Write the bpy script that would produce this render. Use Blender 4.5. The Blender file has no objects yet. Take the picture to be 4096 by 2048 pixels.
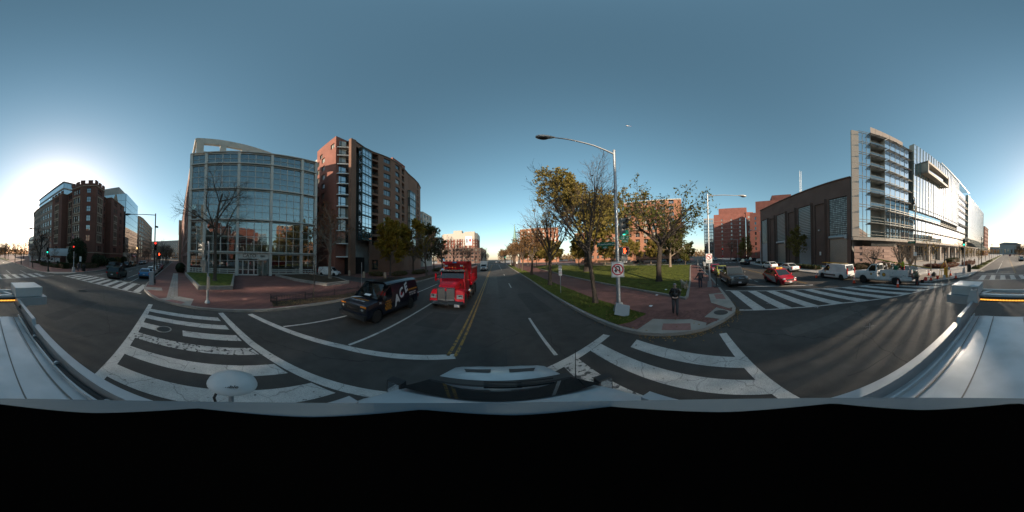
import bpy, bmesh, math, random
from mathutils import Vector, Matrix
from math import sin, cos, pi, radians as rad, hypot, atan2

sc = bpy.context.scene
COL = sc.collection
# ------------------------------------------------------------------ camera
cam = bpy.data.cameras.new('camera')
cam.type = 'PANO'
for holder in (cam, getattr(cam, 'cycles', None)):
    try:
        holder.panorama_type = 'EQUIRECTANGULAR'
    except Exception:
        pass
cam.clip_start, cam.clip_end = 0.05, 6000
CAM = bpy.data.objects.new('camera', cam); COL.objects.link(CAM); sc.camera = CAM
PITCH, ROLL, YAW = rad(1.26), rad(1.0), rad(6.284)
_A = Matrix(((1, 0, 0), (0, cos(PITCH), -sin(PITCH)), (0, sin(PITCH), cos(PITCH))))
_B = Matrix(((cos(ROLL), 0, sin(ROLL)), (0, 1, 0), (-sin(ROLL), 0, cos(ROLL))))
_M = _B @ _A
_r, _f, _u = _M @ Vector((cos(YAW), -sin(YAW), 0)), _M @ Vector((sin(YAW), cos(YAW), 0)), _M @ Vector((0, 0, 1))
CAM.matrix_world = Matrix(((_r.x, _u.x, -_f.x, 0), (_r.y, _u.y, -_f.y, 0), (_r.z, _u.z, -_f.z, 3.4), (0, 0, 0, 1)))
# ------------------------------------------------------------------ world, sun, exposure
SUN_AZ, SUN_EL = rad(207), rad(19)          # clockwise from +Y
W = bpy.data.worlds.new('World'); sc.world = W; W.use_nodes = True
nt = W.node_tree; bg = nt.nodes['Background']
sky = nt.nodes.new('ShaderNodeTexSky'); sky.sky_type = 'NISHITA'; sky.sun_disc = False
sky.sun_elevation, sky.sun_rotation = SUN_EL, SUN_AZ
sky.altitude, sky.air_density, sky.dust_density, sky.ozone_density = 50, 1.0, 0.6, 1.4
hs = nt.nodes.new('ShaderNodeHueSaturation')
hs.inputs['Hue'].default_value, hs.inputs['Saturation'].default_value = 0.468, 1.0
nt.links.new(sky.outputs[0], hs.inputs['Color']); nt.links.new(hs.outputs[0], bg.inputs[0])
bg.inputs[1].default_value = 0.11
sun = bpy.data.lights.new('sun', 'SUN'); sun.energy = 5.0; sun.angle = rad(0.53); sun.color = (1.0, 0.80, 0.60)
SUN = bpy.data.objects.new('sun', sun); COL.objects.link(SUN)
_d = Vector((sin(SUN_AZ) * cos(SUN_EL), cos(SUN_AZ) * cos(SUN_EL), sin(SUN_EL)))
SUN.rotation_euler = (-_d).to_track_quat('-Z', 'Y').to_euler()
sc.view_settings.view_transform = 'Standard'; sc.view_settings.look = 'None'
sc.view_settings.exposure = 0.6; sc.view_settings.gamma = 1.0; sc.view_settings.use_curve_mapping = False
sc.render.engine = 'CYCLES'
cy = sc.cycles
cy.use_denoising = True
cy.max_bounces, cy.diffuse_bounces, cy.glossy_bounces, cy.transmission_bounces, cy.transparent_max_bounces = 7, 3, 4, 4, 10
cy.caustics_reflective = True; cy.caustics_refractive = False; cy.blur_glossy = 0.1
cy.sample_clamp_indirect = 40.0; cy.use_guiding = True; cy.use_surface_guiding = True; cy.use_volume_guiding = False; cy.guiding_training_samples = 128

# ------------------------------------------------------------------ materials
def mat(name, col, rough=.75, metal=0., noise=0., scale=6., bump=0., bscale=40., spec=.4, emit=0., coat=0., rand=0., col2=None, detail=4):
    m = bpy.data.materials.new(name); m.use_nodes = True
    n = m.node_tree.nodes; l = m.node_tree.links; b = n['Principled BSDF']
    b.inputs['Roughness'].default_value = rough; b.inputs['Metallic'].default_value = metal
    b.inputs['Specular IOR Level'].default_value = spec; b.inputs['Coat Weight'].default_value = coat
    b.inputs['Coat Roughness'].default_value = .05
    c = (*col, 1); b.inputs['Base Color'].default_value = c
    out = None
    tc = n.new('ShaderNodeTexCoord')
    if noise or col2:
        t = n.new('ShaderNodeTexNoise'); t.inputs['Scale'].default_value = scale; t.inputs['Detail'].default_value = detail
        l.new(tc.outputs['Object'], t.inputs['Vector'])
        r = n.new('ShaderNodeValToRGB'); r.color_ramp.elements[0].position, r.color_ramp.elements[1].position = .32, .68
        a = col2 if col2 else [max(0, v * (1 + noise)) for v in col]
        r.color_ramp.elements[0].color = (*[v * (1 - noise) for v in col], 1); r.color_ramp.elements[1].color = (*a, 1)
        l.new(t.outputs['Fac'], r.inputs[0]); out = r.outputs[0]
    if rand:
        oi = n.new('ShaderNodeObjectInfo'); h = n.new('ShaderNodeHueSaturation')
        mr = n.new('ShaderNodeMapRange'); mr.inputs[3].default_value, mr.inputs[4].default_value = 1 - rand, 1 + rand
        l.new(oi.outputs['Random'], mr.inputs[0]); l.new(mr.outputs[0], h.inputs['Value'])
        if out: l.new(out, h.inputs['Color'])
        else: h.inputs['Color'].default_value = c
        out = h.outputs[0]
    if out: l.new(out, b.inputs['Base Color'])
    if bump:
        t = n.new('ShaderNodeTexNoise'); t.inputs['Scale'].default_value = bscale; t.inputs['Detail'].default_value = 5
        l.new(tc.outputs['Object'], t.inputs['Vector'])
        u = n.new('ShaderNodeBump'); u.inputs['Strength'].default_value = bump; u.inputs['Distance'].default_value = .02
        l.new(t.outputs['Fac'], u.inputs['Height']); l.new(u.outputs[0], b.inputs['Normal'])
    if emit:
        b.inputs['Emission Color'].default_value = c; b.inputs['Emission Strength'].default_value = emit
    return m

def brickmat(name, c1, c2, mortar, bw=.24, bh=.08, rough=.85, big=.12):
    """wall brick for surfaces too far away for single bricks: bricks run along the wall, courses along z"""
    m = bpy.data.materials.new(name); m.use_nodes = True
    n = m.node_tree.nodes; l = m.node_tree.links; b = n['Principled BSDF']; b.inputs['Roughness'].default_value = rough
    b.inputs['Specular IOR Level'].default_value = .25
    g = n.new('ShaderNodeNewGeometry'); s = n.new('ShaderNodeSeparateXYZ'); l.new(g.outputs['Position'], s.inputs[0])
    a = n.new('ShaderNodeMath'); a.operation = 'ADD'; l.new(s.outputs[0], a.inputs[0]); l.new(s.outputs[1], a.inputs[1])
    cb = n.new('ShaderNodeCombineXYZ'); l.new(a.outputs[0], cb.inputs[0]); l.new(s.outputs[2], cb.inputs[1])
    t = n.new('ShaderNodeTexBrick'); t.inputs['Scale'].default_value = 1; t.inputs['Brick Width'].default_value = bw
    t.inputs['Row Height'].default_value = bh; t.inputs['Mortar Size'].default_value = .006
    t.inputs['Color1'].default_value = (*c1, 1); t.inputs['Color2'].default_value = (*c2, 1); t.inputs['Mortar'].default_value = (*mortar, 1)
    l.new(cb.outputs[0], t.inputs['Vector'])
    ns = n.new('ShaderNodeTexNoise'); ns.inputs['Scale'].default_value = .35; ns.inputs['Detail'].default_value = 6; l.new(g.outputs['Position'], ns.inputs['Vector'])
    h = n.new('ShaderNodeHueSaturation'); mr = n.new('ShaderNodeMapRange'); mr.inputs[1].default_value, mr.inputs[2].default_value = .3, .7
    mr.inputs[3].default_value, mr.inputs[4].default_value = 1 - big, 1 + big
    l.new(ns.outputs['Fac'], mr.inputs[0]); l.new(mr.outputs[0], h.inputs['Value']); l.new(t.outputs['Color'], h.inputs['Color'])
    l.new(h.outputs[0], b.inputs['Base Color'])
    return m

def glassmat(name, tint, refl=.12, trans=True, rough=.0, ior=1.5, grazing=1.0, warp=0., blinds=False):
    m = bpy.data.materials.new(name); m.use_nodes = True
    n = m.node_tree.nodes; l = m.node_tree.links; n.remove(n['Principled BSDF'])
    o = n['Material Output']
    gl = n.new('ShaderNodeBsdfGlossy'); gl.inputs['Roughness'].default_value = rough; gl.inputs['Color'].default_value = (.92, .96, 1, 1)
    if trans:
        t = n.new('ShaderNodeBsdfTransparent'); t.inputs[0].default_value = (*tint, 1)
    else:
        t = n.new('ShaderNodeBsdfDiffuse'); t.inputs[0].default_value = (*tint, 1)
        oi = n.new('ShaderNodeObjectInfo'); h = n.new('ShaderNodeHueSaturation'); h.inputs['Color'].default_value = (*tint, 1)
        mr = n.new('ShaderNodeMapRange'); mr.inputs[3].default_value, mr.inputs[4].default_value = .5, 1.7
        l.new(oi.outputs['Random'], mr.inputs[0]); l.new(mr.outputs[0], h.inputs['Value']); l.new(h.outputs[0], t.inputs[0])
        if blinds:
            gt = n.new('ShaderNodeMath'); gt.operation = 'GREATER_THAN'; gt.inputs[1].default_value = .74; l.new(oi.outputs['Random'], gt.inputs[0])
            mb_ = n.new('ShaderNodeMix'); mb_.data_type = 'RGBA'; l.new(gt.outputs[0], mb_.inputs[0]); l.new(h.outputs[0], mb_.inputs[6]); mb_.inputs[7].default_value = (.30, .28, .23, 1); l.new(mb_.outputs[2], t.inputs[0])
    if warp:
        ge = n.new('ShaderNodeNewGeometry'); nz = n.new('ShaderNodeTexNoise'); nz.inputs['Scale'].default_value = .9; nz.inputs['Detail'].default_value = 2; l.new(ge.outputs['Position'], nz.inputs['Vector'])
        bp = n.new('ShaderNodeBump'); bp.inputs['Strength'].default_value = 1.; bp.inputs['Distance'].default_value = warp; l.new(nz.outputs['Fac'], bp.inputs['Height']); l.new(bp.outputs[0], gl.inputs['Normal'])
    f = n.new('ShaderNodeFresnel'); gb = n.new('ShaderNodeNewGeometry'); mi_ = n.new('ShaderNodeMapRange'); mi_.inputs[3].default_value, mi_.inputs[4].default_value = ior, 1 / ior
    l.new(gb.outputs['Backfacing'], mi_.inputs[0]); l.new(mi_.outputs[0], f.inputs[0])      # same reflection on either side of a thin pane
    a = n.new('ShaderNodeMath'); a.operation = 'MULTIPLY_ADD'; a.use_clamp = True
    l.new(f.outputs[0], a.inputs[0]); a.inputs[1].default_value = grazing; a.inputs[2].default_value = refl
    x = n.new('ShaderNodeMixShader'); l.new(a.outputs[0], x.inputs[0]); l.new(t.outputs[0], x.inputs[1]); l.new(gl.outputs[0], x.inputs[2])
    l.new(x.outputs[0], o.inputs[0])
    return m

def roadmat(name, base, var, worn=None):
    m = bpy.data.materials.new(name); m.use_nodes = True
    n = m.node_tree.nodes; l = m.node_tree.links; b = n['Principled BSDF']; b.inputs['Roughness'].default_value = .82
    b.inputs['Specular IOR Level'].default_value = .35
    tc = n.new('ShaderNodeTexCoord')
    def noise(s, d=4, st=None):
        t = n.new('ShaderNodeTexNoise'); t.inputs['Scale'].default_value = s; t.inputs['Detail'].default_value = d
        if st:
            mp = n.new('ShaderNodeMapping'); mp.inputs['Scale'].default_value = st; l.new(tc.outputs['Object'], mp.inputs[0]); l.new(mp.outputs[0], t.inputs[0])
        else: l.new(tc.outputs['Object'], t.inputs[0])
        return t
    big = noise(.25, 6, (1, .25, 1)); fine = noise(55, 3); mid = noise(2.2, 6)
    r = n.new('ShaderNodeValToRGB'); r.color_ramp.elements[0].position, r.color_ramp.elements[1].position = .3, .72
    r.color_ramp.elements[0].color = (*[v * (1 - var) for v in base], 1); r.color_ramp.elements[1].color = (*[v * (1 + var) for v in base], 1)
    l.new(big.outputs['Fac'], r.inputs[0])
    def mul(c, t, lo, hi):
        mr = n.new('ShaderNodeMapRange'); mr.inputs[1].default_value, mr.inputs[2].default_value = .3, .7
        mr.inputs[3].default_value, mr.inputs[4].default_value = lo, hi; l.new(t.outputs['Fac'], mr.inputs[0])
        h = n.new('ShaderNodeHueSaturation'); l.new(c, h.inputs['Color']); l.new(mr.outputs[0], h.inputs['Value']); return h.outputs[0]
    c = mul(mul(r.outputs[0], fine, .72, 1.3), mid, .85, 1.15)
    if worn is None:
        st = noise(.9, 8, (1, .18, 1)); c = mul(c, st, .82, 1.16); sp = noise(.55, 9); q = n.new('ShaderNodeMapRange'); q.inputs[1].default_value, q.inputs[2].default_value = .60, .68
        q.inputs[3].default_value, q.inputs[4].default_value = 1.0, .72; l.new(sp.outputs['Fac'], q.inputs[0]); h0 = n.new('ShaderNodeHueSaturation'); l.new(c, h0.inputs['Color']); l.new(q.outputs[0], h0.inputs['Value']); c = h0.outputs[0]
    # cracks
    v = n.new('ShaderNodeTexVoronoi'); v.feature = 'DISTANCE_TO_EDGE'; v.inputs['Scale'].default_value = .16 if worn is None else 1.6
    wn = noise(1.3, 5); mx = n.new('ShaderNodeMix'); mx.data_type = 'VECTOR'; mx.inputs[0].default_value = .35
    l.new(tc.outputs['Object'], mx.inputs[4]); l.new(wn.outputs['Color'], mx.inputs[5]); l.new(mx.outputs[1], v.inputs['Vector'])
    cr = n.new('ShaderNodeMapRange'); cr.inputs[1].default_value, cr.inputs[2].default_value = .0, .0022 if worn is None else .018
    cr.inputs[3].default_value, cr.inputs[4].default_value = .45 if worn is None else .55, 1.0
    l.new(v.outputs['Distance'], cr.inputs[0])
    h = n.new('ShaderNodeHueSaturation'); l.new(c, h.inputs['Color']); l.new(cr.outputs[0], h.inputs['Value']); c = h.outputs[0]
    if worn is not None:      # paint wearing through to the asphalt
        wr = noise(7, 8); rp = n.new('ShaderNodeValToRGB'); rp.color_ramp.elements[0].position, rp.color_ramp.elements[1].position = worn, worn + .07
        l.new(wr.outputs['Fac'], rp.inputs[0]); m2 = n.new('ShaderNodeMix'); m2.data_type = 'RGBA'
        l.new(rp.outputs[0], m2.inputs[0]); m2.inputs[6].default_value = (.06, .06, .06, 1); l.new(c, m2.inputs[7]); c = m2.outputs[2]
    l.new(c, b.inputs['Base Color'])
    bp = n.new('ShaderNodeBump'); bp.inputs['Strength'].default_value = .35; bp.inputs['Distance'].default_value = .01
    l.new(fine.outputs['Fac'], bp.inputs['Height']); l.new(bp.outputs[0], b.inputs['Normal'])
    return m

M = {}
def defm(k, *a, **kw): M[k] = mat(k, *a, **kw)
M['asphalt'] = roadmat('asphalt', (.052, .048, .044), .3)
M['asphalt_dark'] = roadmat('asphalt_dark', (.05, .05, .05), .2)
M['paint'] = roadmat('paint', (.44, .43, .41), .1, worn=.28)
M['paint_worn'] = roadmat('paint_worn', (.42, .41, .39), .1, worn=.40)
M['paint_yellow'] = roadmat('paint_yellow', (.30, .18, .05), .1, worn=.40)
M['paver'] = brickmat('paver', (.17, .078, .066), (.125, .06, .055), (.09, .055, .05), .2, .1, .85, .2)
defm('brickpiece', (.165, .075, .064), .85, noise=.25, scale=1.1, bump=.3, rand=.25)
defm('concrete', (.29, .27, .24), .85, noise=.14, scale=1.3, bump=.25, bscale=60)
defm('sidewalk_concrete', (.40, .37, .34), .85, noise=.12, scale=.8, bump=.2, bscale=50)
defm('granite', (.25, .235, .215), .8, noise=.2, scale=4, bump=.3, bscale=70, rand=.12)
defm('tactile', (.27, .135, .12), .85, noise=.12, scale=5)
defm('grass', (.082, .098, .02), .9, noise=.45, scale=1.6, bump=.9, bscale=30, spec=.1)
defm('blade', (.105, .13, .026), .85, noise=.3, scale=.6, spec=.15)
defm('soil', (.075, .052, .035), .95, noise=.35, scale=3, bump=.8, bscale=22, spec=.1)
defm('fallen_leaf', (.24, .14, .05), .8, rand=.3, noise=.5, scale=.9, spec=.2)
defm('litter', (.75, .77, .78), .6)
defm('galv', (.36, .39, .41), .45, metal=.55, noise=.1, scale=9)
defm('pole_black', (.012, .014, .013), .4, spec=.5)
defm('iron', (.018, .018, .018), .6)
defm('cast_iron', (.06, .055, .05), .65, metal=.4, noise=.2, scale=30)
defm('signal_grey', (.23, .22, .20), .55, noise=.08)
defm('signal_black', (.015, .016, .015), .5)
defm('lens_dark', (.02, .01, .01), .25)
defm('green_on', (.02, .85, .55), .3, emit=1.6)
defm('red_on', (1., .05, .03), .3, emit=1.1)
defm('hand_on', (1., .10, .03), .3, emit=1.8)
defm('lamp_glow', (1., .62, .25), .3, emit=1.5)
defm('amber_on', (1., .42, .06), .3, emit=1.3)
defm('sign_white', (.72, .73, .72), .45)
defm('sign_red', (.50, .012, .03), .4)
defm('sign_black', (.012, .012, .012), .5)
defm('sign_green', (.0, .13, .075), .4)
defm('lens_glass', (.055, .055, .05), .15)
defm('lamp_shell', (.50, .51, .50), .4, metal=.3)
defm('tyre', (.017, .017, .017), .85, noise=.2, scale=20)
defm('rim', (.42, .42, .42), .35, metal=.8)
defm('steel_wheel', (.14, .13, .12), .6, metal=.3)
defm('chrome', (.75, .75, .75), .12, metal=1.)
defm('plastic', (.022, .022, .023), .6)
defm('under', (.01, .01, .01), .9)
defm('headlamp', (.26, .28, .29), .1, spec=.9, coat=1)
defm('tail', (.32, .008, .008), .2, coat=.6)
defm('indicator', (.75, .22, .02), .25, coat=.5)
defm('plate', (.42, .42, .44), .6)
defm('blank', (.6, .6, .6), .6)
defm('skin', (.42, .25, .18), .6)
M['carglass'] = glassmat('carglass', (.014, .018, .02), .03, trans=False, grazing=.75)
M['carglass_clear'] = glassmat('carglass_clear', (.34, .38, .37), .04, trans=True, grazing=.55)
def paint(name, col, metal=.0, rough=.28):
    M[name] = mat(name, col, rough, metal, noise=.12, scale=1.5, coat=.35, spec=.4)
    return M[name]
for k, c, me in (('p_white', (.62, .64, .64), 0), ('p_silver', (.34, .36, .37), .5), ('p_grey', (.07, .075, .078), .4), ('p_black', (.012, .013, .015), .2),
                 ('p_navy', (.010, .014, .026), .2), ('p_red', (.30, .001, .009), 0), ('p_taxi', (.36, .006, .016), 0), ('p_blue', (.015, .13, .28), .3),
                 ('p_lime', (.36, .37, .06), .2), ('p_green', (.03, .05, .045), .4), ('p_crimson', (.30, .01, .03), .2), ('p_tan', (.36, .25, .15), .4)):
    paint(k, c, me)
M['p_red'] = mat('p_red', (.40, .001, .010), .34, noise=.1, scale=1.5, coat=.12, spec=.3)

# ------------------------------------------------------------------ mesh helpers
class MB:
    def __init__(s): s.v = []; s.f = []; s.m = []
    def add(s, vs, fs, mi=0):
        o = len(s.v); s.v += [tuple(p) for p in vs]
        for f in fs: s.f.append([o + i for i in f]); s.m.append(mi)
        return s
    def quad(s, a, b, c, d, mi=0): return s.add((a, b, c, d), ((0, 1, 2, 3),), mi)
    def box(s, c, d, mi=0, rz=0., rx=0., ry=0.):
        x, y, z = [k / 2 for k in d]
        vs = [Vector((i * x, j * y, k * z)) for k in (-1, 1) for j in (-1, 1) for i in (-1, 1)]
        if rz or rx or ry:
            q = Matrix.Rotation(rz, 3, 'Z') @ Matrix.Rotation(ry, 3, 'Y') @ Matrix.Rotation(rx, 3, 'X'); vs = [q @ p for p in vs]
        c = Vector(c); vs = [p + c for p in vs]
        return s.add(vs, ((0, 2, 3, 1), (4, 5, 7, 6), (0, 1, 5, 4), (2, 6, 7, 3), (1, 3, 7, 5), (0, 4, 6, 2)), mi)
    def beam(s, a, b, w, h, mi=0):
        """box between two points, width w across, height h"""
        a, b = Vector(a), Vector(b); d = (b - a).normalized()
        up = Vector((0, 0, 1)) if abs(d.z) < .95 else Vector((1, 0, 0))
        r = d.cross(up).normalized() * w / 2; t = r.cross(d).normalized() * h / 2
        vs = [p + i * r + j * t for p in (a, b) for j in (-1, 1) for i in (-1, 1)]
        return s.add(vs, ((0, 1, 3, 2), (4, 6, 7, 5), (0, 4, 5, 1), (2, 3, 7, 6), (1, 5, 7, 3), (0, 2, 6, 4)), mi)
    def tube(s, pts, rs, n=8, mi=0, cap=True):
        pts = [Vector(p) for p in pts]; o = len(s.v); k = len(pts)
        if not hasattr(rs, '__len__'): rs = [rs] * k
        d = (pts[1] - pts[0]).normalized()
        e = d.cross(Vector((0, 0, 1)) if abs(d.z) < .9 else Vector((1, 0, 0))).normalized()
        for i, p in enumerate(pts):
            if 0 < i < k - 1: d = (pts[i + 1] - pts[i - 1]).normalized()
            elif i == k - 1: d = (pts[i] - pts[i - 1]).normalized()
            e = (e - d * e.dot(d)).normalized(); g = d.cross(e)
            for j in range(n):
                a = 2 * pi * j / n; q = p + (e * cos(a) + g * sin(a)) * rs[i]; s.v.append((q.x, q.y, q.z))
        for i in range(k - 1):
            for j in range(n):
                j2 = (j + 1) % n
                s.f.append([o + i * n + j, o + i * n + j2, o + (i + 1) * n + j2, o + (i + 1) * n + j]); s.m.append(mi)
        if cap and n > 2:
            s.f.append([o + j for j in range(n)][::-1]); s.m.append(mi); s.f.append([o + (k - 1) * n + j for j in range(n)]); s.m.append(mi)
        return s
    def lathe(s, prof, n=16, mi=0, c=(0, 0, 0), axis='Z'):
        o = len(s.v)
        for r, z in prof:
            for j in range(n):
                a = 2 * pi * j / n; p = (r * cos(a), r * sin(a), z)
                if axis == 'Y': p = (p[0], p[2], p[1])
                elif axis == 'X': p = (p[2], p[0], p[1])
                s.v.append((p[0] + c[0], p[1] + c[1], p[2] + c[2]))
        for i in range(len(prof) - 1):
            for j in range(n):
                j2 = (j + 1) % n; s.f.append([o + i * n + j, o + i * n + j2, o + (i + 1) * n + j2, o + (i + 1) * n + j]); s.m.append(mi)
        s.f.append([o + j for j in range(n)][::-1]); s.m.append(mi); s.f.append([o + (len(prof) - 1) * n + j for j in range(n)]); s.m.append(mi)
        return s
    def prism(s, poly, z0, z1, mi=0, top=None):
        k = len(poly); vs = [(x, y, z0) for x, y in poly] + [(x, y, z1) for x, y in poly]
        s.add(vs, [(i, (i + 1) % k, k + (i + 1) % k, k + i) for i in range(k)], mi)
        o = len(s.v) - 2 * k; s.f.append([o + k + i for i in range(k)]); s.m.append(mi if top is None else top)
        return s
    def blob(s, c, r, mi=0, nu=10, nv=6, jit=0., rng=random):
        prof = []; o = len(s.v)
        if not hasattr(r, '__len__'): r = (r, r, r)
        for i in range(nv + 1):
            t = pi * i / nv
            for j in range(nu):
                a = 2 * pi * j / nu; k = 1 + (rng.uniform(-jit, jit) if jit else 0)
                s.v.append((c[0] + r[0] * sin(t) * cos(a) * k, c[1] + r[1] * sin(t) * sin(a) * k, c[2] - r[2] * cos(t) * k))
        for i in range(nv):
            for j in range(nu):
                j2 = (j + 1) % nu; s.f.append([o + i * nu + j, o + i * nu + j2, o + (i + 1) * nu + j2, o + (i + 1) * nu + j]); s.m.append(mi)
        return s
    def mesh(s, name, mats, smooth=None):
        me = bpy.data.meshes.new(name); me.from_pydata(s.v, [], s.f)
        for m in (mats if isinstance(mats, (list, tuple)) else [mats]): me.materials.append(M[m] if isinstance(m, str) else m)
        if len(me.materials) > 1: me.polygons.foreach_set('material_index', s.m)
        if smooth is not None:
            me.polygons.foreach_set('use_smooth', [True] * len(s.f))
            if smooth < 170: me.set_sharp_from_angle(angle=rad(smooth))
        me.update(); return me
    def parts(s):
        """the unconnected pieces, one MB each"""
        up = list(range(len(s.v)))
        def find(i):
            while up[i] != i: up[i] = up[up[i]]; i = up[i]
            return i
        for f in s.f:
            for i in f[1:]: up[find(i)] = find(f[0])
        out = {}
        for f, m in zip(s.f, s.m):
            q, mp = out.setdefault(find(f[0]), (MB(), {})); g = []
            for i in f:
                if i not in mp: mp[i] = len(q.v); q.v.append(s.v[i])
                g.append(mp[i])
            q.f.append(g); q.m.append(m)
        return [q for q, _ in out.values()]
    def split(s, name, mats, parent, smooth=None, **kw):
        for q in s.parts(): q.build(name, mats, parent, smooth, **kw)
    def build(s, name, mats, parent=None, smooth=None, **kw):
        return obj(name, s.mesh(name, mats, smooth), parent, **kw)

def obj(name, me, parent=None, loc=None, rz=0., label=None, cat=None, group=None, kind=None):
    o = bpy.data.objects.new(name, me); COL.objects.link(o)
    if parent is not None: o.parent = parent
    if loc is not None: o.location = loc
    if rz: o.rotation_euler = (0, 0, rz)
    if label: o['label'] = label
    if cat: o['category'] = cat
    if group: o['group'] = group
    if kind: o['kind'] = kind
    return o
def thing(name, label, cat, loc=(0, 0, 0), rz=0., group=None): return obj(name, None, None, loc, rz, label, cat, group)
def dup(o, loc=None, rz=None, label=None, group=None, parent=None, scale=None):
    c = o.copy(); COL.objects.link(c)
    c.parent = parent
    if loc is not None: c.location = loc
    if rz is not None: c.rotation_euler = (0, 0, rz)
    if scale is not None: c.scale = (scale, scale, scale)
    if label: c['label'] = label
    if group: c['group'] = group
    for ch in list(o.children): dup(ch, parent=c)
    return c
def text_mesh(txt, size, name='lettering', extrude=.004, bold=0., align='CENTER', shear=0.):
    cu = bpy.data.curves.new('t', 'FONT'); cu.body = txt; cu.size = size; cu.extrude = extrude; cu.offset = bold; cu.shear = shear
    cu.align_x = align; cu.align_y = 'CENTER'; cu.resolution_u = 3
    t = bpy.data.objects.new('t', cu); me = t.to_mesh().copy(); me.name = name; t.to_mesh_clear()
    bpy.data.objects.remove(t); bpy.data.curves.remove(cu)
    return me
def text(txt, size, m, parent, loc, rot, name='lettering', **kw):
    """flat lettering; rot = (x, y, z) euler, letters stand in local xy"""
    me = text_mesh(txt, size, name, **kw); me.materials.clear(); me.materials.append(M[m])
    o = obj(name, me, parent, loc); o.rotation_euler = rot; return o

UX, UY = .9323, .3616                                  # unit vector along the cross street
def uv(u, v): return (u * UX - v * UY, u * UY + v * UX)
UANG = atan2(UY, UX)
# ------------------------------------------------------------------ ground, roads, pavements
rng = random.Random(7)
def inpoly(x, y, P):
    c = False; j = len(P) - 1
    for i in range(len(P)):
        if (P[i][1] > y) != (P[j][1] > y) and x < (P[j][0] - P[i][0]) * (y - P[i][1]) / (P[j][1] - P[i][1]) + P[i][0]: c = not c
        j = i
    return c
defm('far_ground', (.055, .05, .042), .95, noise=.25, scale=.02)
MB().quad((-2500, -2500, -.04), (2500, -2500, -.04), (2500, 2500, -.04), (-2500, 2500, -.04)).build('ground', 'far_ground', kind='structure')
ROAD = MB().quad((-420, -420, 0), (420, -420, 0), (420, 620, 0), (-420, 620, 0)).build('road', 'asphalt', kind='structure')

def pline(pts, L):
    """resample a polyline into steps of about L"""
    out = []
    for a, b in zip(pts, pts[1:]):
        d = hypot(b[0] - a[0], b[1] - a[1]); k = max(1, round(d / L))
        out += [(a[0] + (b[0] - a[0]) * i / k, a[1] + (b[1] - a[1]) * i / k) for i in range(k)]
    return out + [pts[-1]]
UNIT = MB().box((0, 0, .5), (1, 1, 1)).mesh('kerb_stone', 'granite')
def kerb(pts, side, L=1.6, h=.15, w=.2, name='kerb', piece='kerb_stone', near=60, z=0., me=None):
    """row of stones along a polyline; side=+1: stone lies left of the line"""
    k = obj(name, None, None, (0, 0, 0), kind='structure')
    P = pline(pts, L)
    for a, b in zip(P, P[1:]):
        dx, dy = b[0] - a[0], b[1] - a[1]; d = hypot(dx, dy); nx, ny = -dy / d * side, dx / d * side
        o = obj(piece, me or UNIT, k, ((a[0] + b[0]) / 2 + nx * (w / 2 - .012), (a[1] + b[1]) / 2 + ny * (w / 2 - .012), z), atan2(dy, dx))
        o.scale = (d - .012, w, h + rng.uniform(-.004, .004))
    return k
PZ = .135
NE = [(8.2, 118), (7.2, 95), (6, 46), (5.45, 24), (5.1, 17), (4.85, 12), (4.75, 8), (4.76, 6), (4.8, 5), (4.96, 4.2), (5.33, 3.3), (5.95, 2.4), (6.5, 1.85), (7.6, 1.28), (8.65, .9), (9.5, .93), (11.25, 1.48), (16.2, 3.25), (20.3, 4.75), (32.6, 9.7), uv(57, -2.65), uv(60, -1.6), uv(61, 1.5)]
NEB = NE + [uv(61, 60), (20, 118)]
NW = [uv(-150, -3.7), uv(-40, -3.7), (-17.1, -10.6), (-14.6, -9.4), (-13.3, -8.5), (-11.9, -7.1), (-10.95, -5.8), (-10.4, -4.1), (-10.08, -2.5), (-10.0, -.2), (-10.08, 1.9), (-10.45, 4.4), (-10.7, 8), (-11.1, 15), (-11.4, 22), (-11.4, 28), (-11.4, 130)]
SW = [(-10.4, -300), (-10.4, -55), (-10.5, -46), (-10.1, -32.2), (-10.6, -27.2), (-10.9, -25.7), (-11.9, -24.3), (-14, -23.75), (-16.3, -24.35), (-22.4, -26.3), uv(-38, -16.2), uv(-150, -16.2)]
SE = [uv(62, -20), uv(60, -18), uv(57, -17.7), uv(20, -17.7), (12.0, -14.2), (9.3, -14.75), (8.0, -15.6), (7.0, -17.35), (5.8, -19.4), (5.0, -20.5), (4.75, -22.7), (4.74, -29), (4.5, -60), (4.3, -300)]
def pav(name, poly, m): return MB().prism(poly, 0, PZ, 0, 1).build(name, ['granite', m], kind='structure')
pav('pavement', NEB[::-1], 'paver'); kerb(NE[::-1], -1)
pav('pavement', NW + [(-150, 130), uv(-150, 100)], 'paver'); kerb(NW, 1)
pav('pavement', SW + [(-300, -300)], 'paver'); kerb(SW, 1)
pav('pavement', SE + [(300, -300), (300, 40)], 'sidewalk_concrete'); kerb(SE, 1)
# blocks beyond the next streets
pav('pavement', [uv(80, -2.6), uv(160, -2.6), uv(160, 140), uv(80, 140)], 'paver')
pav('pavement', [uv(84, -60), uv(220, -60), uv(220, -19), uv(84, -19)], 'sidewalk_concrete')
pav('pavement', [(-11.4, 152), (-150, 152), (-150, 400), (-11.4, 400)][::-1], 'sidewalk_concrete')
pav('pavement', [(8, 140), (100, 150), (100, 420), (8, 420)], 'sidewalk_concrete')

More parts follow.
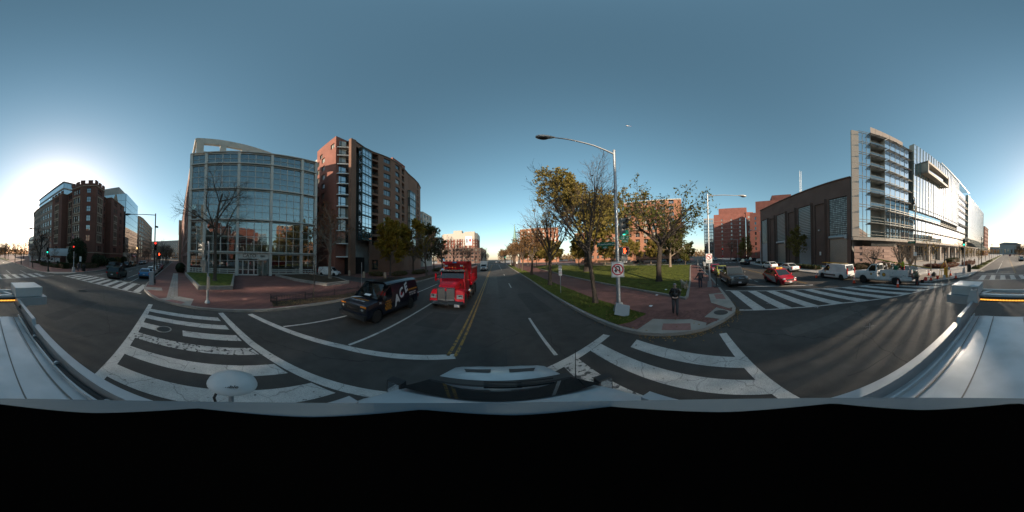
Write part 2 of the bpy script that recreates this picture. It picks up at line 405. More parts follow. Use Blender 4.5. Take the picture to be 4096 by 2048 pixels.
# brick pavers of the near corner: the nearest ones singly, the rest as one mesh
RAMP = [(4.98, 4.35), (6.55, 4.55), (6.76, 4.01), (7.23, 2.84), (7.0, 2.0), (6.45, 1.9), (5.95, 2.4), (5.33, 3.3)]
RAMP2 = [(10.3, 2.6), (12.6, 3.35), (13.2, 2.15), (9.6, .98), (9.3, 1.3)]
PAD = [(7.7, 2.3), (9.35, 2.05), (8.65, .93), (7.55, 1.32)]
WALK = [(6.95, 5.29), (7.13, 8), (7.28, 11.9), (7.3, 13.8), (11.9, 13.8), (11.67, 10.86), (11.22, 6.98), (10.54, 4.45), (15, 6.1), (15.9, 3.3), (11.25, 1.7), (9.5, 1.13), (8.65, 1.1), (7.6, 1.5), (6.6, 2.05), (6.05, 2.6), (5.4, 3.5), (5.1, 4.4), (5.0, 5.1)]
bk = []
y = .9
while y < 14:
    x = 4.9 + (.1 if int(round(y / .105)) % 2 else 0)
    while x < 16:
        if inpoly(x, y, WALK) and not inpoly(x, y, RAMP) and not inpoly(x, y, RAMP2) and not inpoly(x, y, PAD): bk.append((hypot(x, y), x, y))
        x += .205
    y += .105
bk.sort()
WALKO = MB().add([(x, y, PZ + .003) for x, y in WALK], [range(len(WALK))]).build('pavement', 'soil', kind='structure')
bm_ = MB().box((0, 0, .006), (.197, .097, .012)).mesh('brick', 'brickpiece')
for d, x, y in bk[:300]: obj('brick', bm_, WALKO, (x, y, PZ + rng.uniform(.0, .004)))
mb = MB()
for d, x, y in bk[300:]: mb.box((x, y, PZ + .006 + rng.uniform(0, .004)), (.197, .097, .012))
mb.build('bricks', 'brickpiece', WALKO, kind='stuff')
def slab(name, poly, m, z=.15, kind='structure', parent=None):
    return MB().prism(poly, z - .05, z).build(name, m, parent, kind=kind)
def flat(poly, z, m, name, parent): return MB().add([(x, y, z) for x, y in poly], [range(len(poly))]).build(name, m, parent)
r1 = slab('kerb_ramp', RAMP[::-1], 'concrete', .152); flat([(6.05, 2.39), (6.75, 2.68), (6.25, 3.8), (5.59, 3.48)], .157, 'tactile', 'tactile_paving', r1)
r2 = slab('kerb_ramp', RAMP2, 'concrete', .152); flat([(11.2, 2.45), (12.5, 2.9), (12.75, 2.25), (11.2, 1.75)], .157, 'tactile', 'tactile_paving', r2)
slab('inspection_slab', PAD[::-1], 'concrete', .152)
r3 = slab('kerb_ramp', [(-10.95, -5.8), (-12.5, -4.6), (-12.1, -3.3), (-10.25, -3.0), (-10.35, -4.1)][::-1], 'concrete', .15)
flat([(-10.75, -5.1), (-11.3, -4.75), (-11.0, -3.6), (-10.4, -3.7)], .155, 'tactile', 'tactile_paving', r3)
r4 = slab('kerb_ramp', [(-13.4, -8.5), (-14.6, -9.35), (-15.2, -7.6), (-14.0, -6.9)], 'concrete', .15)
slab('kerb_ramp', [(-10.5, -27.5), (-13.6, -26.2), (-16.6, -24.9), (-16.2, -24.4), (-14, -23.8), (-11.9, -24.35), (-10.95, -25.7)], 'concrete', .15)
# granite setts in the paver strip up the cross street
ps = obj('paver_strip', None, kind='structure'); pm = MB().box((0, 0, .008), (.58, .28, .016)).mesh('paver', 'granite')
for i in range(34):
    for j in range(3):
        p = (-12.1 - i * .6 * UX + j * .3 * UY * 1, -5.2 - i * .6 * UY - j * .3 * UX + .45)
        obj('paver', pm, ps, (p[0], p[1], PZ + .002), UANG)

# ------------------------------------------------------------------ markings
def strip(pts, w, z=.004, m='paint', name='lane_line'):
    mb = MB()
    L, Rr = [], []
    for i, p in enumerate(pts):
        a = pts[max(0, i - 1)]; b = pts[min(len(pts) - 1, i + 1)]; d = hypot(b[0] - a[0], b[1] - a[1]); nx, ny = -(b[1] - a[1]) / d * w / 2, (b[0] - a[0]) / d * w / 2
        L.append((p[0] + nx, p[1] + ny, z)); Rr.append((p[0] - nx, p[1] - ny, z))
    for i in range(len(pts) - 1): mb.quad(L[i], Rr[i], Rr[i + 1], L[i + 1])
    return mb.build(name, m, ROAD)
def stripe(q, m='paint', z=.005): return MB().quad(*[(x, y, z) for x, y in q]).build('crosswalk_stripe', m, ROAD)
for x in (-1.47, -1.24):
    strip([(x, 4.9), (x, 112)], .11, m='paint_yellow', name='centre_line'); strip([(x - .25, -26.8), (x - .55, -180)], .11, m='paint_yellow', name='centre_line')
for y0, y1 in ((4.7, 8.75), (19.2, 22.8), (34, 37.5), (51.7, 103)): strip([(1.74 + y0 * .011, y0), (1.74 + y1 * .011, y1)], .12)
strip([(-4.62, 3.75), (-4.75, 9), (-4.78, 22)], .12); strip([(-7.5, 2.2), (-7.6, 8), (-7.95, 22)], .12)
for y in (30, 42, 54, 66, 78, 90): strip([(-4.8, y), (-4.8, y + 3)], .12)
strip([(1.5, -26.3), (1.3, -51.5)], .12); strip([(-4.7, -26.3), (-4.78, -32)], .12); strip([(-7.4, -26.3), (-7.5, -31.2)], .12)
for y in (-44, -56, -68, -80, -95): strip([(-4.8, y), (-4.8, y - 3)], .12); strip([(-7.5, y), (-7.5, y - 3)], .12); strip([(1.25, y - 14), (1.22, y - 17)], .12)
# own crosswalk (we stand on it)
N_ = lambda x: (1.95 + .47 * (x + 3) if x < 1 else 3.95 + .375 * (x - 1)); S_ = lambda x: -.66 + .41 * (x - 2.5)
strip([(-9.75, N_(-9.75) + .25), (-6, N_(-6)), (-2.5, N_(-2.5)), (.9, N_(.9)), (4.1, N_(4.1))], .3, name='crosswalk_line')
strip([(-9.75, S_(-9.75)), (-3, S_(-3)), (2.5, S_(2.5)), (6.3, S_(6.3) + .25)], .3, name='crosswalk_line')
for k, (a, b) in enumerate(((-8.87, -8.38), (-7.8, -7.3), (-6.7, -6.17), (-5.58, -5.08), (-4.43, -3.87), (-3.25, -2.64), (-2.1, -1.55), (-.95, -.4), (.2, .75), (1.72, 2.28), (2.87, 3.45), (4.0, 4.58))):
    wornm = 'paint_worn' if k in (3, 9) else 'paint'
    if k == 2: ends = ((S_(a) + .1, S_(a) + 1.15), (S_(a) + 2.25, N_(a) - .1))
    elif k == 11: ends = ((S_(a) + .1, 3.85),)
    else: ends = ((S_(a) + .1, N_(a) - .1),)
    for y0, y1 in ends: stripe([(a, y0 - .1), (b, y0 + .1), (b, y1 + .1), (a, y1 - .12)], wornm)
strip([(-9.65, .78), (-7.4, 2.0), (-4.64, 3.5), (-3.8, 3.85), (-1.25, 4.92)], .32, name='stop_line')
# crosswalk over the cross street, right
T_ = [(14.65, 2.3), (14.6, 1.9), (14.1, -2.8), (13.65, -5.5), (12.8, -8.2), (12.2, -10.9), (11.3, -13.6)]
B_ = [(9.37, .7), (9.36, .47), (9.26, -2.5), (8.8, -5.6), (8.0, -7.9), (7.4, -9.7), (6.72, -12.5), (5.4, -17.3)]
def atline(P, t):
    for a, b in zip(P, P[1:]):
        if min(a[1], b[1]) <= t <= max(a[1], b[1]): return a[0] + (b[0] - a[0]) * (t - a[1]) / (b[1] - a[1])
    return P[-1][0]
strip(T_, .17, name='crosswalk_line'); strip(B_, .17, name='crosswalk_line')
def hit(P, v):      # intersection of a polyline with the line of constant v
    for a, b in zip(P, P[1:]):
        va, vb = -a[0] * UY + a[1] * UX, -b[0] * UY + b[1] * UX
        if min(va, vb) <= v <= max(va, vb):
            t = (v - va) / (vb - va); return (a[0] + (b[0] - a[0]) * t, a[1] + (b[1] - a[1]) * t)
    return None
v = -3.5
while v > -18:
    q = [hit(T_, v), hit(B_, v), hit(B_, v - .68), hit(T_, v - .68)]
    if all(q): stripe(q)
    elif q[1] and q[2]: stripe([(q[1][0] + 4.4, q[1][1] + 1.7), q[1], q[2], (q[2][0] + 4.4, q[2][1] + 1.7)])
    v -= 1.43
strip([(16.46, 2.1), (16.3, -1.5), (15.4, -6.2)], .28, name='stop_line')
for dv in (-11.35, -11.6): strip([uv(13.2, dv), uv(58, dv)], .1, m='paint_yellow', name='centre_line')
for u in (17.2, 19.2, 23, 29, 35): strip([uv(u, -7.6), uv(u + 1.1, -7.6)], .12)
for v in range(10): stripe([uv(58.2, -3.6 - v * 1.4), uv(61.4, -3.6 - v * 1.4), uv(61.4, -4.3 - v * 1.4), uv(58.2, -4.3 - v * 1.4)])
# behind
near, far = lambda x: -20.25 + .26 * x, lambda x: -24.25 + .22 * x
strip([(4.7, near(4.7)), (-11, near(-11))], .18, name='crosswalk_line'); strip([(4.3, far(4.3)), (-10.3, far(-10.3))], .18, name='crosswalk_line')
x = 3.35
while x > -10:
    stripe([(x, near(x)), (x - .68, near(x - .68)), (x - .55, far(x - .55)), (x + .1, far(x + .1))]); x -= 1.34
strip([(4.2, -24.8), (-1.5, -26.4)], .3, name='stop_line')
# left, over the cross street
strip([(-12.3, -22.6), (-12.45, -17.7), (-12.4, -13.7), (-12.15, -8.1)], .18, name='crosswalk_line'); strip([(-16.3, -23.1), (-16.5, -18), (-16.4, -15.3), (-16.0, -10.9)], .18, name='crosswalk_line')
y = -22.0
while y < -9:
    stripe([(-12.4, y), (-12.4, y + .72), (-16.3, y - .75), (-16.3, y - 1.47)]); y += 1.42
strip([uv(-19.8, -5.95), uv(-27.2, -5.95)], .12); strip([uv(-23.6, -7.45), uv(-36, -7.45)], .12); strip([uv(-18.6, -13.1), uv(-60, -13.1)], .12)
for u in (-20.3, -22.1): strip([uv(u, -7.45), uv(u - .7, -7.45)], .14)
for u in (-34, -40, -48, -58, -70): strip([uv(u, -10.4), uv(u - 2.6, -10.4)], .12)
for y in (104, 107, 119): 
    for i in range(11): stripe([(-10 + i * 1.6, y), (-9.2 + i * 1.6, y), (-9.2 + i * 1.6, y + .8), (-10 + i * 1.6, y + .8)])
# utility marks sprayed on the asphalt
um = mat('spray', (.30, .30, .30), .8)
for cx, cy in ((8.9, -3.9), (5.1, -4.6), (10.6, -1.2)):
    mk = MB()
    for i in range(4):
        a = rng.uniform(0, 6); b = rng.uniform(.15, .32); mk.quad((cx + cos(a) * b, cy + sin(a) * b, .0065), (cx + cos(a) * b + .03, cy + sin(a) * b + .03, .0065), (cx - cos(a) * b + .03, cy - sin(a) * b + .03, .0065), (cx - cos(a) * b, cy - sin(a) * b, .0065))
    mk.build('survey_mark', um, ROAD)

# trench patches and tar seams in the asphalt
defm('tar', (.018, .018, .018), .6); M['patch'] = roadmat('patch', (.034, .033, .032), .2); M['patch_pale'] = roadmat('patch_pale', (.072, .067, .06), .2)
for q, m_ in (([(2.2, 9.5), (3.6, 9.6), (3.5, 15.8), (2.1, 15.6)], 'patch'), ([(7.2, -6.4), (8.1, -6.2), (6.6, -1.2), (5.8, -1.4)], 'patch_pale'), ([(-7.2, -9.4), (-3.2, -7.9), (-3.5, -7.0), (-7.5, -8.5)], 'patch'), ([(1.2, -14), (4.2, -13.2), (3.9, -11.8), (.9, -12.6)], 'patch_pale'), ([(-3.9, 7.2), (-2.2, 7.1), (-2.1, 9.6), (-3.8, 9.7)], 'patch'), ([(-.9, 16), (.4, 16), (.5, 34), (-.8, 34)], 'patch_pale'), ([uv(20, -10.4), uv(34, -10.2), uv(34, -8.8), uv(20, -9)], 'patch')):
    flat(q, .002, m_, 'asphalt_patch', ROAD)
for P in ([(.3, 4.5), (.35, 9), (.2, 16), (.3, 40)], [(-10, -7), (-6, -6.6), (-2, -5.2), (2, -4.9), (6, -3.6)], [(4.0, -18), (3.2, -12), (3.4, -6), (2.9, -2)], [(-6.2, 4.6), (-6.1, 8), (-6.2, 14), (-6.1, 30)], [(9, -8), (7, -5.2), (5.6, -4.8), (3.5, -2.6)]):
    Q = pline(P, .5); strip([(x + rng.uniform(-.05, .05), y + rng.uniform(-.05, .05)) for x, y in Q], .028, .003, 'tar', 'tar_seam')

# ------------------------------------------------------------------ manholes
def manhole(x, y, r, z, label):
    t = thing('manhole_cover', label, 'manhole', (x, y, z), group='round iron covers')
    MB().lathe([(r, .0), (r, .008), (r * .84, .01)], 28).build('ring', 'concrete' if r < .4 and z < .1 else 'cast_iron', t)
    m = MB().lathe([(r * .82, .0), (r * .82, .012), (r * .3, .014)], 28)
    for i in range(-3, 4):
        w = math.sqrt(max(.01, (r * .75) ** 2 - (i * r * .2) ** 2)); m.box((0, i * r * .2, .016), (2 * w, r * .06, .008))
    m.build('lid', 'cast_iron', t)
manhole(-6.46, -3.08, .36, .004, 'small round cover with pale ring between the crosswalk stripes')
manhole(-8.78, -12.2, .5, .004, 'wide dark cover in the bare asphalt before the far-left crosswalk')
manhole(8.5, 1.62, .38, .153, 'perforated cover set in the concrete slab at the park corner')
manhole(-14.6, 11.9, .36, .137, 'brown cover in the brick pavement behind the low iron fence')

# ------------------------------------------------------------------ lawn, planting strips
PARK = [(13.9, 48), (12.6, 28.5), (12.1, 17.4), (11.75, 10.9), (11.25, 7), (10.6, 4.55), (11.2, 4.55), (18.2, 7.0), (43.2, 16.6), uv(53.5, -.6), uv(53.5, 60), (17, 70)]
LAWN = MB().prism(PARK[::-1], 0, .24).build('lawn', 'grass', kind='structure')
kerb(PARK[:10], 1, 1.8, .29, .2, 'lawn_edging', 'edging_stone')
pth = MB().prism([uv(53.6, -2), uv(56.5, -2), uv(56.5, 60), uv(53.6, 60)], 0, .25).build('path', 'sidewalk_concrete', kind='structure')
MB().prism([uv(56.6, -1.5), uv(60, -1.5), uv(60, 60), uv(56.6, 60)], 0, .26).build('lawn', 'grass', kind='structure')
STRIP = [(5.0, 5.4), (5.0, 9), (5.1, 14), (5.35, 19), (5.7, 26), (6.2, 46), (7.4, 95), (9.6, 95), (8.6, 46), (7.9, 26), (7.4, 14), (7.28, 11.9), (7.13, 8), (6.95, 5.29), (5.6, 5.2)]
MB().prism(STRIP, 0, .165).build('verge', 'grass', kind='structure')
MB().prism([(-10.7, 2.4), (-10.95, 8), (-11.3, 15), (-11.55, 20), (-12.5, 20), (-12.45, 10), (-12.1, 2.6)], 0, .16).build('verge', 'soil', kind='structure')
MB().prism([(-11.7, 24), (-11.7, 120), (-13.9, 120), (-13.9, 24)], 0, .16).build('verge', 'soil', kind='structure')
MB().prism([(5.0, -30), (7.0, -30), (6.7, -200), (4.7, -200)], 0, .165).build('verge', 'grass', kind='structure')
MB().prism([(-10.7, -70), (-10.7, -200), (-12.9, -200), (-12.9, -70)], 0, .165).build('verge', 'grass', kind='structure')
def blades(poly, n, z, seed, near=None):
    r = random.Random(seed); xs = [p[0] for p in poly]; ys = [p[1] for p in poly]; mb = MB(); k = 0
    while k < n:
        x, y = r.uniform(min(xs), max(xs)), r.uniform(min(ys), max(ys))
        if near and r.random() > min(1, (near / max(near, hypot(x, y))) ** 2.2): continue
        if not inpoly(x, y, poly): continue
        a = r.uniform(0, 6.3); h = r.uniform(.03, .075); w = .009 + .0004 * hypot(x, y); l = r.uniform(-.04, .04)
        mb.add([(x - cos(a) * w, y - sin(a) * w, z), (x + cos(a) * w, y + sin(a) * w, z), (x + l, y + l, z + h)], [(0, 1, 2)]); k += 1
    return mb
b = blades(STRIP, 14000, .165, 1, 9); b.build('grass', 'blade', kind='stuff', label='short grass on the kerbside planting strip', cat='grass')
b = blades(PARK, 24000, .24, 2, 14); b.build('grass', 'blade', kind='stuff', label='mown grass of the park lawn', cat='grass')
lf = MB(); r = random.Random(5)
def leaf(x, y, z, s):
    a, t = r.uniform(0, 6.3), r.uniform(-.5, .5); dx, dy = cos(a) * s, sin(a) * s
    lf.add([(x - dx, y - dy, z), (x + dy * .6, y - dx * .6, z + abs(t) * s), (x + dx, y + dy, z + .005), (x - dy * .6, y + dx * .6, z + abs(t) * s * .5)], [(0, 1, 2, 3)])
def leaves(poly, n, z, near=12, s=.045):
    xs = [p[0] for p in poly]; ys = [p[1] for p in poly]; k = 0
    while k < n:
        x, y = r.uniform(min(xs), max(xs)), r.uniform(min(ys), max(ys))
        if r.random() > min(1, (near / max(near, hypot(x, y))) ** 1.5) or not inpoly(x, y, poly): continue
        leaf(x, y, z + .008, r.uniform(.7, 1.5) * s); k += 1
leaves(STRIP, 900, .17, 8); leaves(PARK, 1300, .255, 14, .05); leaves(WALK, 70, .152)
leaves([(-10.7, 2.4), (-10.95, 8), (-11.5, 20), (-12.5, 20), (-12.1, 2.6)], 700, .165)
leaves([(-10.2, 2), (-10.2, -4), (-30, -2), (-30, 8), (-13, 22), (-11, 20)], 330, PZ + .003, 20)
for i in range(240):
    t = r.random(); a = NE[9:17]; k = min(int(t * 7), 6); f = t * 7 - k; x = a[k][0] + (a[k + 1][0] - a[k][0]) * f; y = a[k][1] + (a[k + 1][1] - a[k][1]) * f
    d = abs(r.gauss(0, .22)); leaf(x - d * .6, y - d * .8, .008, .05)
for i in range(250):
    y = r.uniform(5, 30); leaf(4.72 + y * .02 - abs(r.gauss(0, .15)) + (.0 if y < 12 else .25), y, .008, .045)
lf.build('fallen_leaves', 'fallen_leaf', kind='stuff', label='brown and yellow leaves fallen on verge, lawn and gutter', cat='leaves')
# raised planting beds in front of the glass institute
def bed(poly, h, label, top='soil'):
    t = thing('planting_bed', label, 'planter', (0, 0, 0))
    MB().prism(poly, 0, PZ + h - .06).build('soil', top, t)
    P = pline(poly + [poly[0]], 2.2)
    for a, b in zip(P, P[1:]):
        dx, dy = b[0] - a[0], b[1] - a[1]; d = hypot(dx, dy)
        o = obj('coping_stone', UNIT, t, ((a[0] + b[0]) / 2 - dy / d * .1, (a[1] + b[1]) / 2 + dx / d * .1, PZ - .02), atan2(dy, dx)); o.scale = (d - .012, .26, h + .02)
    return t
bed([(-16.0, -3.9), (-16.9, -.5), (-31.4, -.6), (-31.4, -9.6), (-29.6, -9.9), (-26.7, -8.7)], .42, 'granite-edged bed round the big bare tree left of the glass entrance', 'grass')
bed([(-17.6, 10.6), (-18.0, 14.6), (-23.5, 16.2), (-31.4, 14.6), (-31.4, 7.4), (-23.3, 8.7)], .38, 'granite-edged bed right of the glass entrance, leaf-strewn', 'soil')
# ------------------------------------------------------------------ facades
class Path:
    """plan polyline walked with the outside on the right; s = metres along it"""
    def __init__(s, pts):
        s.p = [Vector((x, y)) for x, y in pts]; s.c = [0.]
        for a, b in zip(s.p, s.p[1:]): s.c.append(s.c[-1] + (b - a).length)
        s.L = s.c[-1]
    def seg(s, t):
        for i in range(len(s.p) - 1):
            if t <= s.c[i + 1] + 1e-6 or i == len(s.p) - 2: return i
    def at(s, t, off=0.):
        i = s.seg(t); a, b = s.p[i], s.p[i + 1]; d = (b - a).normalized(); q = a + d * (t - s.c[i])
        return (q.x + d.y * off, q.y - d.x * off)
    def ang(s, t):
        i = s.seg(t); d = s.p[i + 1] - s.p[i]; return atan2(d.y, d.x)
def wall(mb, P, z0, z1, ops, depth=.25, mi=0, s0=0., s1=None, ri=None):
    """wall with real openings and reveals; ops = [(s0, s1, z0, z1)]"""
    s1 = P.L if s1 is None else s1
    S = sorted({round(v, 4) for v in [s0, s1] + [c for c in P.c if s0 < c < s1] + [o[k] for o in ops for k in (0, 1)]})
    Z = sorted({round(v, 4) for v in [z0, z1] + [o[k] for o in ops for k in (2, 3)]})
    S = [v for v in S if s0 - 1e-4 <= v <= s1 + 1e-4]
    for i in range(len(S) - 1):
        m = (S[i] + S[i + 1]) / 2; a, b = P.at(S[i] + 1e-4), P.at(S[i + 1] - 1e-4)
        col = [o for o in ops if o[0] < m < o[1]]; run = None
        for j in range(len(Z) - 1):
            zm = (Z[j] + Z[j + 1]) / 2; solid = not any(o[2] < zm < o[3] for o in col)
            if solid and run is None: run = Z[j]
            if run is not None and (not solid or j == len(Z) - 2):
                top = Z[j] if not solid else Z[j + 1]
                mb.quad((*a, run), (*b, run), (*b, top), (*a, top), mi); run = None
    ri = mi if ri is None else ri
    for o in ops:
        a, b, c, d = P.at(o[0]), P.at(o[1]), P.at(o[0], -depth), P.at(o[1], -depth)
        mb.quad((*a, o[2]), (*c, o[2]), (*c, o[3]), (*a, o[3]), ri); mb.quad((*d, o[2]), (*b, o[2]), (*b, o[3]), (*d, o[3]), ri)
        mb.quad((*a, o[2]), (*b, o[2]), (*d, o[2]), (*c, o[2]), ri); mb.quad((*c, o[3]), (*d, o[3]), (*b, o[3]), (*a, o[3]), ri)
WC = {}
def window(parent, P, o, depth, nx=1, nz=2, fm='frame_dark', gm='winglass', fw=.07, name='window', split=None):
    """frame + pane sub-part in an opening, meshes shared between windows of one size"""
    w, h = round(o[1] - o[0], 2), round(o[3] - o[2], 2); key = (w, h, nx, nz, fm, gm, fw)
    if key not in WC:
        f = MB(); t = .09
        for x in [-w / 2 + fw / 2, w / 2 - fw / 2] + [-w / 2 + w * i / nx for i in range(1, nx)]: f.box((x, 0, h / 2), (fw, t, h))
        for z in [fw / 2, h - fw / 2] + [h * i / nz for i in range(1, nz)]: f.box((0, .004, z), (w - .004, t - .012, fw))
        g = MB().quad((-w / 2 + .02, .03, .02), (w / 2 - .02, .03, .02), (w / 2 - .02, .03, h - .02), (-w / 2 + .02, .03, h - .02))
        WC[key] = (f.mesh('window', fm), g.mesh('pane', gm))
    f, g = WC[key]; m = (o[0] + o[1]) / 2
    q = obj(name, f, parent, (*P.at(m, -depth + .06), o[2]), P.ang(m)); obj('pane', g, q)
    return q
def roofpoly(mb, pts, z, mi=0): mb.add([(x, y, z) for x, y in pts], [range(len(pts))], mi)
defm('frame_dark', (.03, .035, .035), .5); defm('frame_white', (.55, .54, .50), .5); defm('frame_green', (.02, .05, .05), .45)
M['winglass'] = glassmat('winglass', (.03, .035, .04), .16, trans=False, warp=.006, blinds=True)
M['winglass_blind'] = glassmat('winglass_blind', (.30, .30, .26), .10, trans=False)
M['curtain_glass'] = glassmat('curtain_glass', (.66, .72, .69), .17, trans=True, warp=.004)
M['mirror_glass'] = glassmat('mirror_glass', (.04, .07, .09), .50, trans=False, warp=.006)
M['office_glass'] = glassmat('office_glass', (.05, .068, .072), .62, trans=False, rough=.012)
defm('white_steel', (.52, .51, .47), .5, noise=.06); defm('stone_light', (.48, .44, .38), .8, noise=.12, scale=.7, bump=.1)
defm('roofing', (.16, .155, .15), .9); defm('interior', (.42, .43, .41), .9, noise=.2, scale=.5); defm('interior_slab', (.66, .66, .63), .8)
defm('limestone', (.26, .215, .165), .8, noise=.15, scale=.8); defm('metal_panel', (.30, .31, .31), .5, metal=.3)

# ---- glass institute with white steel grid
CB = thing('glass_office_building', 'glass-fronted institute with white steel grid and open roof frame', 'building', (-32, 3, 0))
def under(root, o):      # children keep world coordinates
    o.location = Vector(o.location) - root.location; return o
P = Path([(-31.9, -9.9), (-31.9, -6.8), (-32, -.25), (-32.1, 6.4), (-32.1, 13.0), (-32.15, 16.3)])
CZ = [.2, 4.75, 11.25, 18.05, 24.5, 27.8]
colS = P.c
R0 = thing  # alias keeps lines short
def kids(mb, name, m, root, smooth=None):
    for q in mb.parts(): kid(q, name, m, root, smooth)
def kid(mb, name, m, root, smooth=None):
    o = mb.build(name, m, root, smooth); o.location = -root.location; return o
for s in colS:
    mb = MB(); x, y = P.at(s, .15); mb.box((x, y, 14), (.5, .55, 27.9)); kid(mb, 'column', 'white_steel', CB)
    for z in CZ[1:5]: under(CB, obj('bracket', None, CB)) if False else None
for z in CZ[1:]:
    mb = MB()
    for a, b in zip(P.p, P.p[1:]): mb.beam((a.x + .32, a.y, z), (b.x + .32, b.y, z), .55, .22); mb.beam((a.x + .1, a.y, z - .35), (b.x + .1, b.y, z - .35), .2, .12)
    kid(mb, 'floor_beam', 'white_steel', CB)
PM = {}
def panes(root, P, s0, s1, z0, z1, nx, nz, gm, name='pane', off=0., gap=.05):
    w, h = (s1 - s0) / nx, (z1 - z0) / nz; key = (round(w, 2), round(h, 2), gm)
    if key not in PM:
        PM[key] = MB().box((0, 0, h / 2), (w - gap, .02, h - gap)).mesh('pane', gm)
    for i in range(nx):
        for j in range(nz):
            m = s0 + w * (i + .5); under(root, obj(name, PM[key], root, (*P.at(m, off), z0 + h * j), P.ang(m)))
for k in range(5):
    a, b = colS[k] + .28, colS[k + 1] - .28; wide = (b - a) > 4
    for j in range(5):
        z0, z1 = CZ[j] + (.15 if j else 1.6), CZ[j + 1] - .45
        if k == 2 and j == 0: continue
        nz = 2 if j in (0, 4) else 4
        panes(CB, P, a, b, z0, z1, 4 if wide else 2, nz, 'curtain_glass')
        mb = MB(); n = 4 if wide else 2
        for i in range(1, n):
            x, y = P.at(a + (b - a) * i / n, .06); mb.box((x, y, (z0 + z1) / 2), (.09, .13 if i == 2 else .07, z1 - z0))
        for i in range(1, nz):
            p, q = P.at(a, .06), P.at(b, .06); z = z0 + (z1 - z0) * i / nz; mb.beam((*p, z), (*q, z), .08, .09 if i == 2 else .06)
        kid(mb, 'glazing_grid', 'white_steel', CB)
        br = MB(); m_ = (a + b) / 2; h2 = (z1 - z0) / (2 if nz == 4 else 1)
        for q in range(2 if nz == 4 else 1):
            for (sa, sb) in (((a, m_), (b, m_)) if wide else ((a, b),)):
                br.tube([(*P.at(sa, -.12), z0 + h2 * (q + (j + q) % 2)), (*P.at(sb, -.12), z0 + h2 * (q + (j + q + 1) % 2))], .025, 5)
        kid(br, 'brace', 'white_steel', CB)
    # rails below the glass
    if k != 2:
        mb = MB()
        for z in (.55, .95, 1.35):
            mb.beam((*P.at(a, .3), z), (*P.at(b, .3), z), .12, .16)
        for i in range(5): x, y = P.at(a + (b - a) * i / 4, .26); mb.box((x, y, .8), (.12, .12, 1.4))
        kid(mb, 'rail', 'white_steel', CB)
# interior behind the glass
mb = MB()
for z in (4.75, 8.0, 11.25, 14.6, 18.05, 21.3, 24.5, 27.7):
    mb.prism([(-34.4, -9.6), (-34.4, 16.1), (-50, 16.1), (-50, -9.6)][::-1], z - .35, z)
kid(mb, 'floor_slab', 'interior_slab', CB)
mb = MB(); mb.box((-41, 3.2, 14), (.3, 25.6, 27)); kid(mb, 'inner_wall', 'interior', CB)
for i, (x, y) in enumerate(((-35, -6), (-35, 0), (-35, 6.4), (-35, 13))):
    mb = MB().tube([(x, y, .2), (x, y, 27.5)], .35, 10); kid(mb, 'inner_column', 'white_steel', CB)
mb = MB(); rr = random.Random(3)
for i in range(46):
    z = rr.choice((.3, 4.8, 8.05, 11.3, 14.65, 18.1, 21.35)); mb.box((-35 - rr.random() * 4, rr.uniform(-9, 16), z + .9), (.6 + rr.random(), 1 + rr.random() * 2.2, 1.8))
kids(mb, 'furnishing', 'interior_slab', CB)
# ends, roof, the flank on the cross street
mb = MB(); fl = Path([uv(-88, -.0), (-31.9, -9.9)]); fl = Path([(-31.9 - 44 * UX, -9.9 - 44 * UY), (-31.9, -9.9)])
ops = [(6 + i * 4.1, 8.9 + i * 4.1, 1.4 + 3.45 * j, 3.9 + 3.45 * j) for i in range(9) for j in range(7)]
wall(mb, fl, 0, 27.6, ops, .3)
mb.quad((-32.15, 16.3, 0), (-60, 16.3, 0), (-60, 16.3, 27.6), (-32.15, 16.3, 27.6))
kids(mb, 'side_wall', brickmat('institute_brick', (.24, .12, .09), (.20, .10, .08), (.25, .2, .17)), CB)
for o in ops: under(CB, window(CB, fl, o, .3, 2, 1, 'frame_white', 'winglass'))
mb = MB(); roofpoly(mb, [(-32, -9.8), (-32, 16.3), (-62, 16.3), (-70, -25)], 27.65); kid(mb, 'roof', 'roofing', CB)
# open white frame on the roof
fp = [(-32.7, -9.3), (-34.2, -4.6), (-36.6, 1.4), (-39.2, 7.2), (-42, 12.5)]
FP = Path(fp); mb = MB(); ops = [(1.6 + i * 4.9, 5.2 + i * 4.9, 29.6, 32.2) for i in range(4)]
wall(mb, FP, 27.7, 34.2, ops, .7)
fpb = Path([FP.at(FP.L - t, -.7) for t in [FP.L - c for c in FP.c][::-1]][::1]); fpb = Path([FP.at(c, -.7) for c in FP.c][::-1])
wall(mb, fpb, 27.7, 34.2, [(fpb.L - (o[1] - .02), fpb.L - (o[0] + .02), o[2], o[3]) for o in ops], .0)
for a, b, c, d in [(FP.at(FP.c[i]), FP.at(FP.c[i + 1]), FP.at(FP.c[i + 1], -.7), FP.at(FP.c[i], -.7)) for i in range(4)]: mb.quad((*a, 34.2), (*b, 34.2), (*c, 34.2), (*d, 34.2))
a, b = FP.at(0), FP.at(0, -.7); mb.quad((*a, 27.7), (*a, 34.2), (*b, 34.2), (*b, 27.7))
mb.beam((-32.9, -9.4, 33.6), (-32.9 - 30 * UX, -9.4 - 30 * UY, 33.6), .5, 1.2); mb.box((-46, -4, 30), (9, 9, 4.4))
kid(mb, 'roof_frame', 'stone_light', CB)
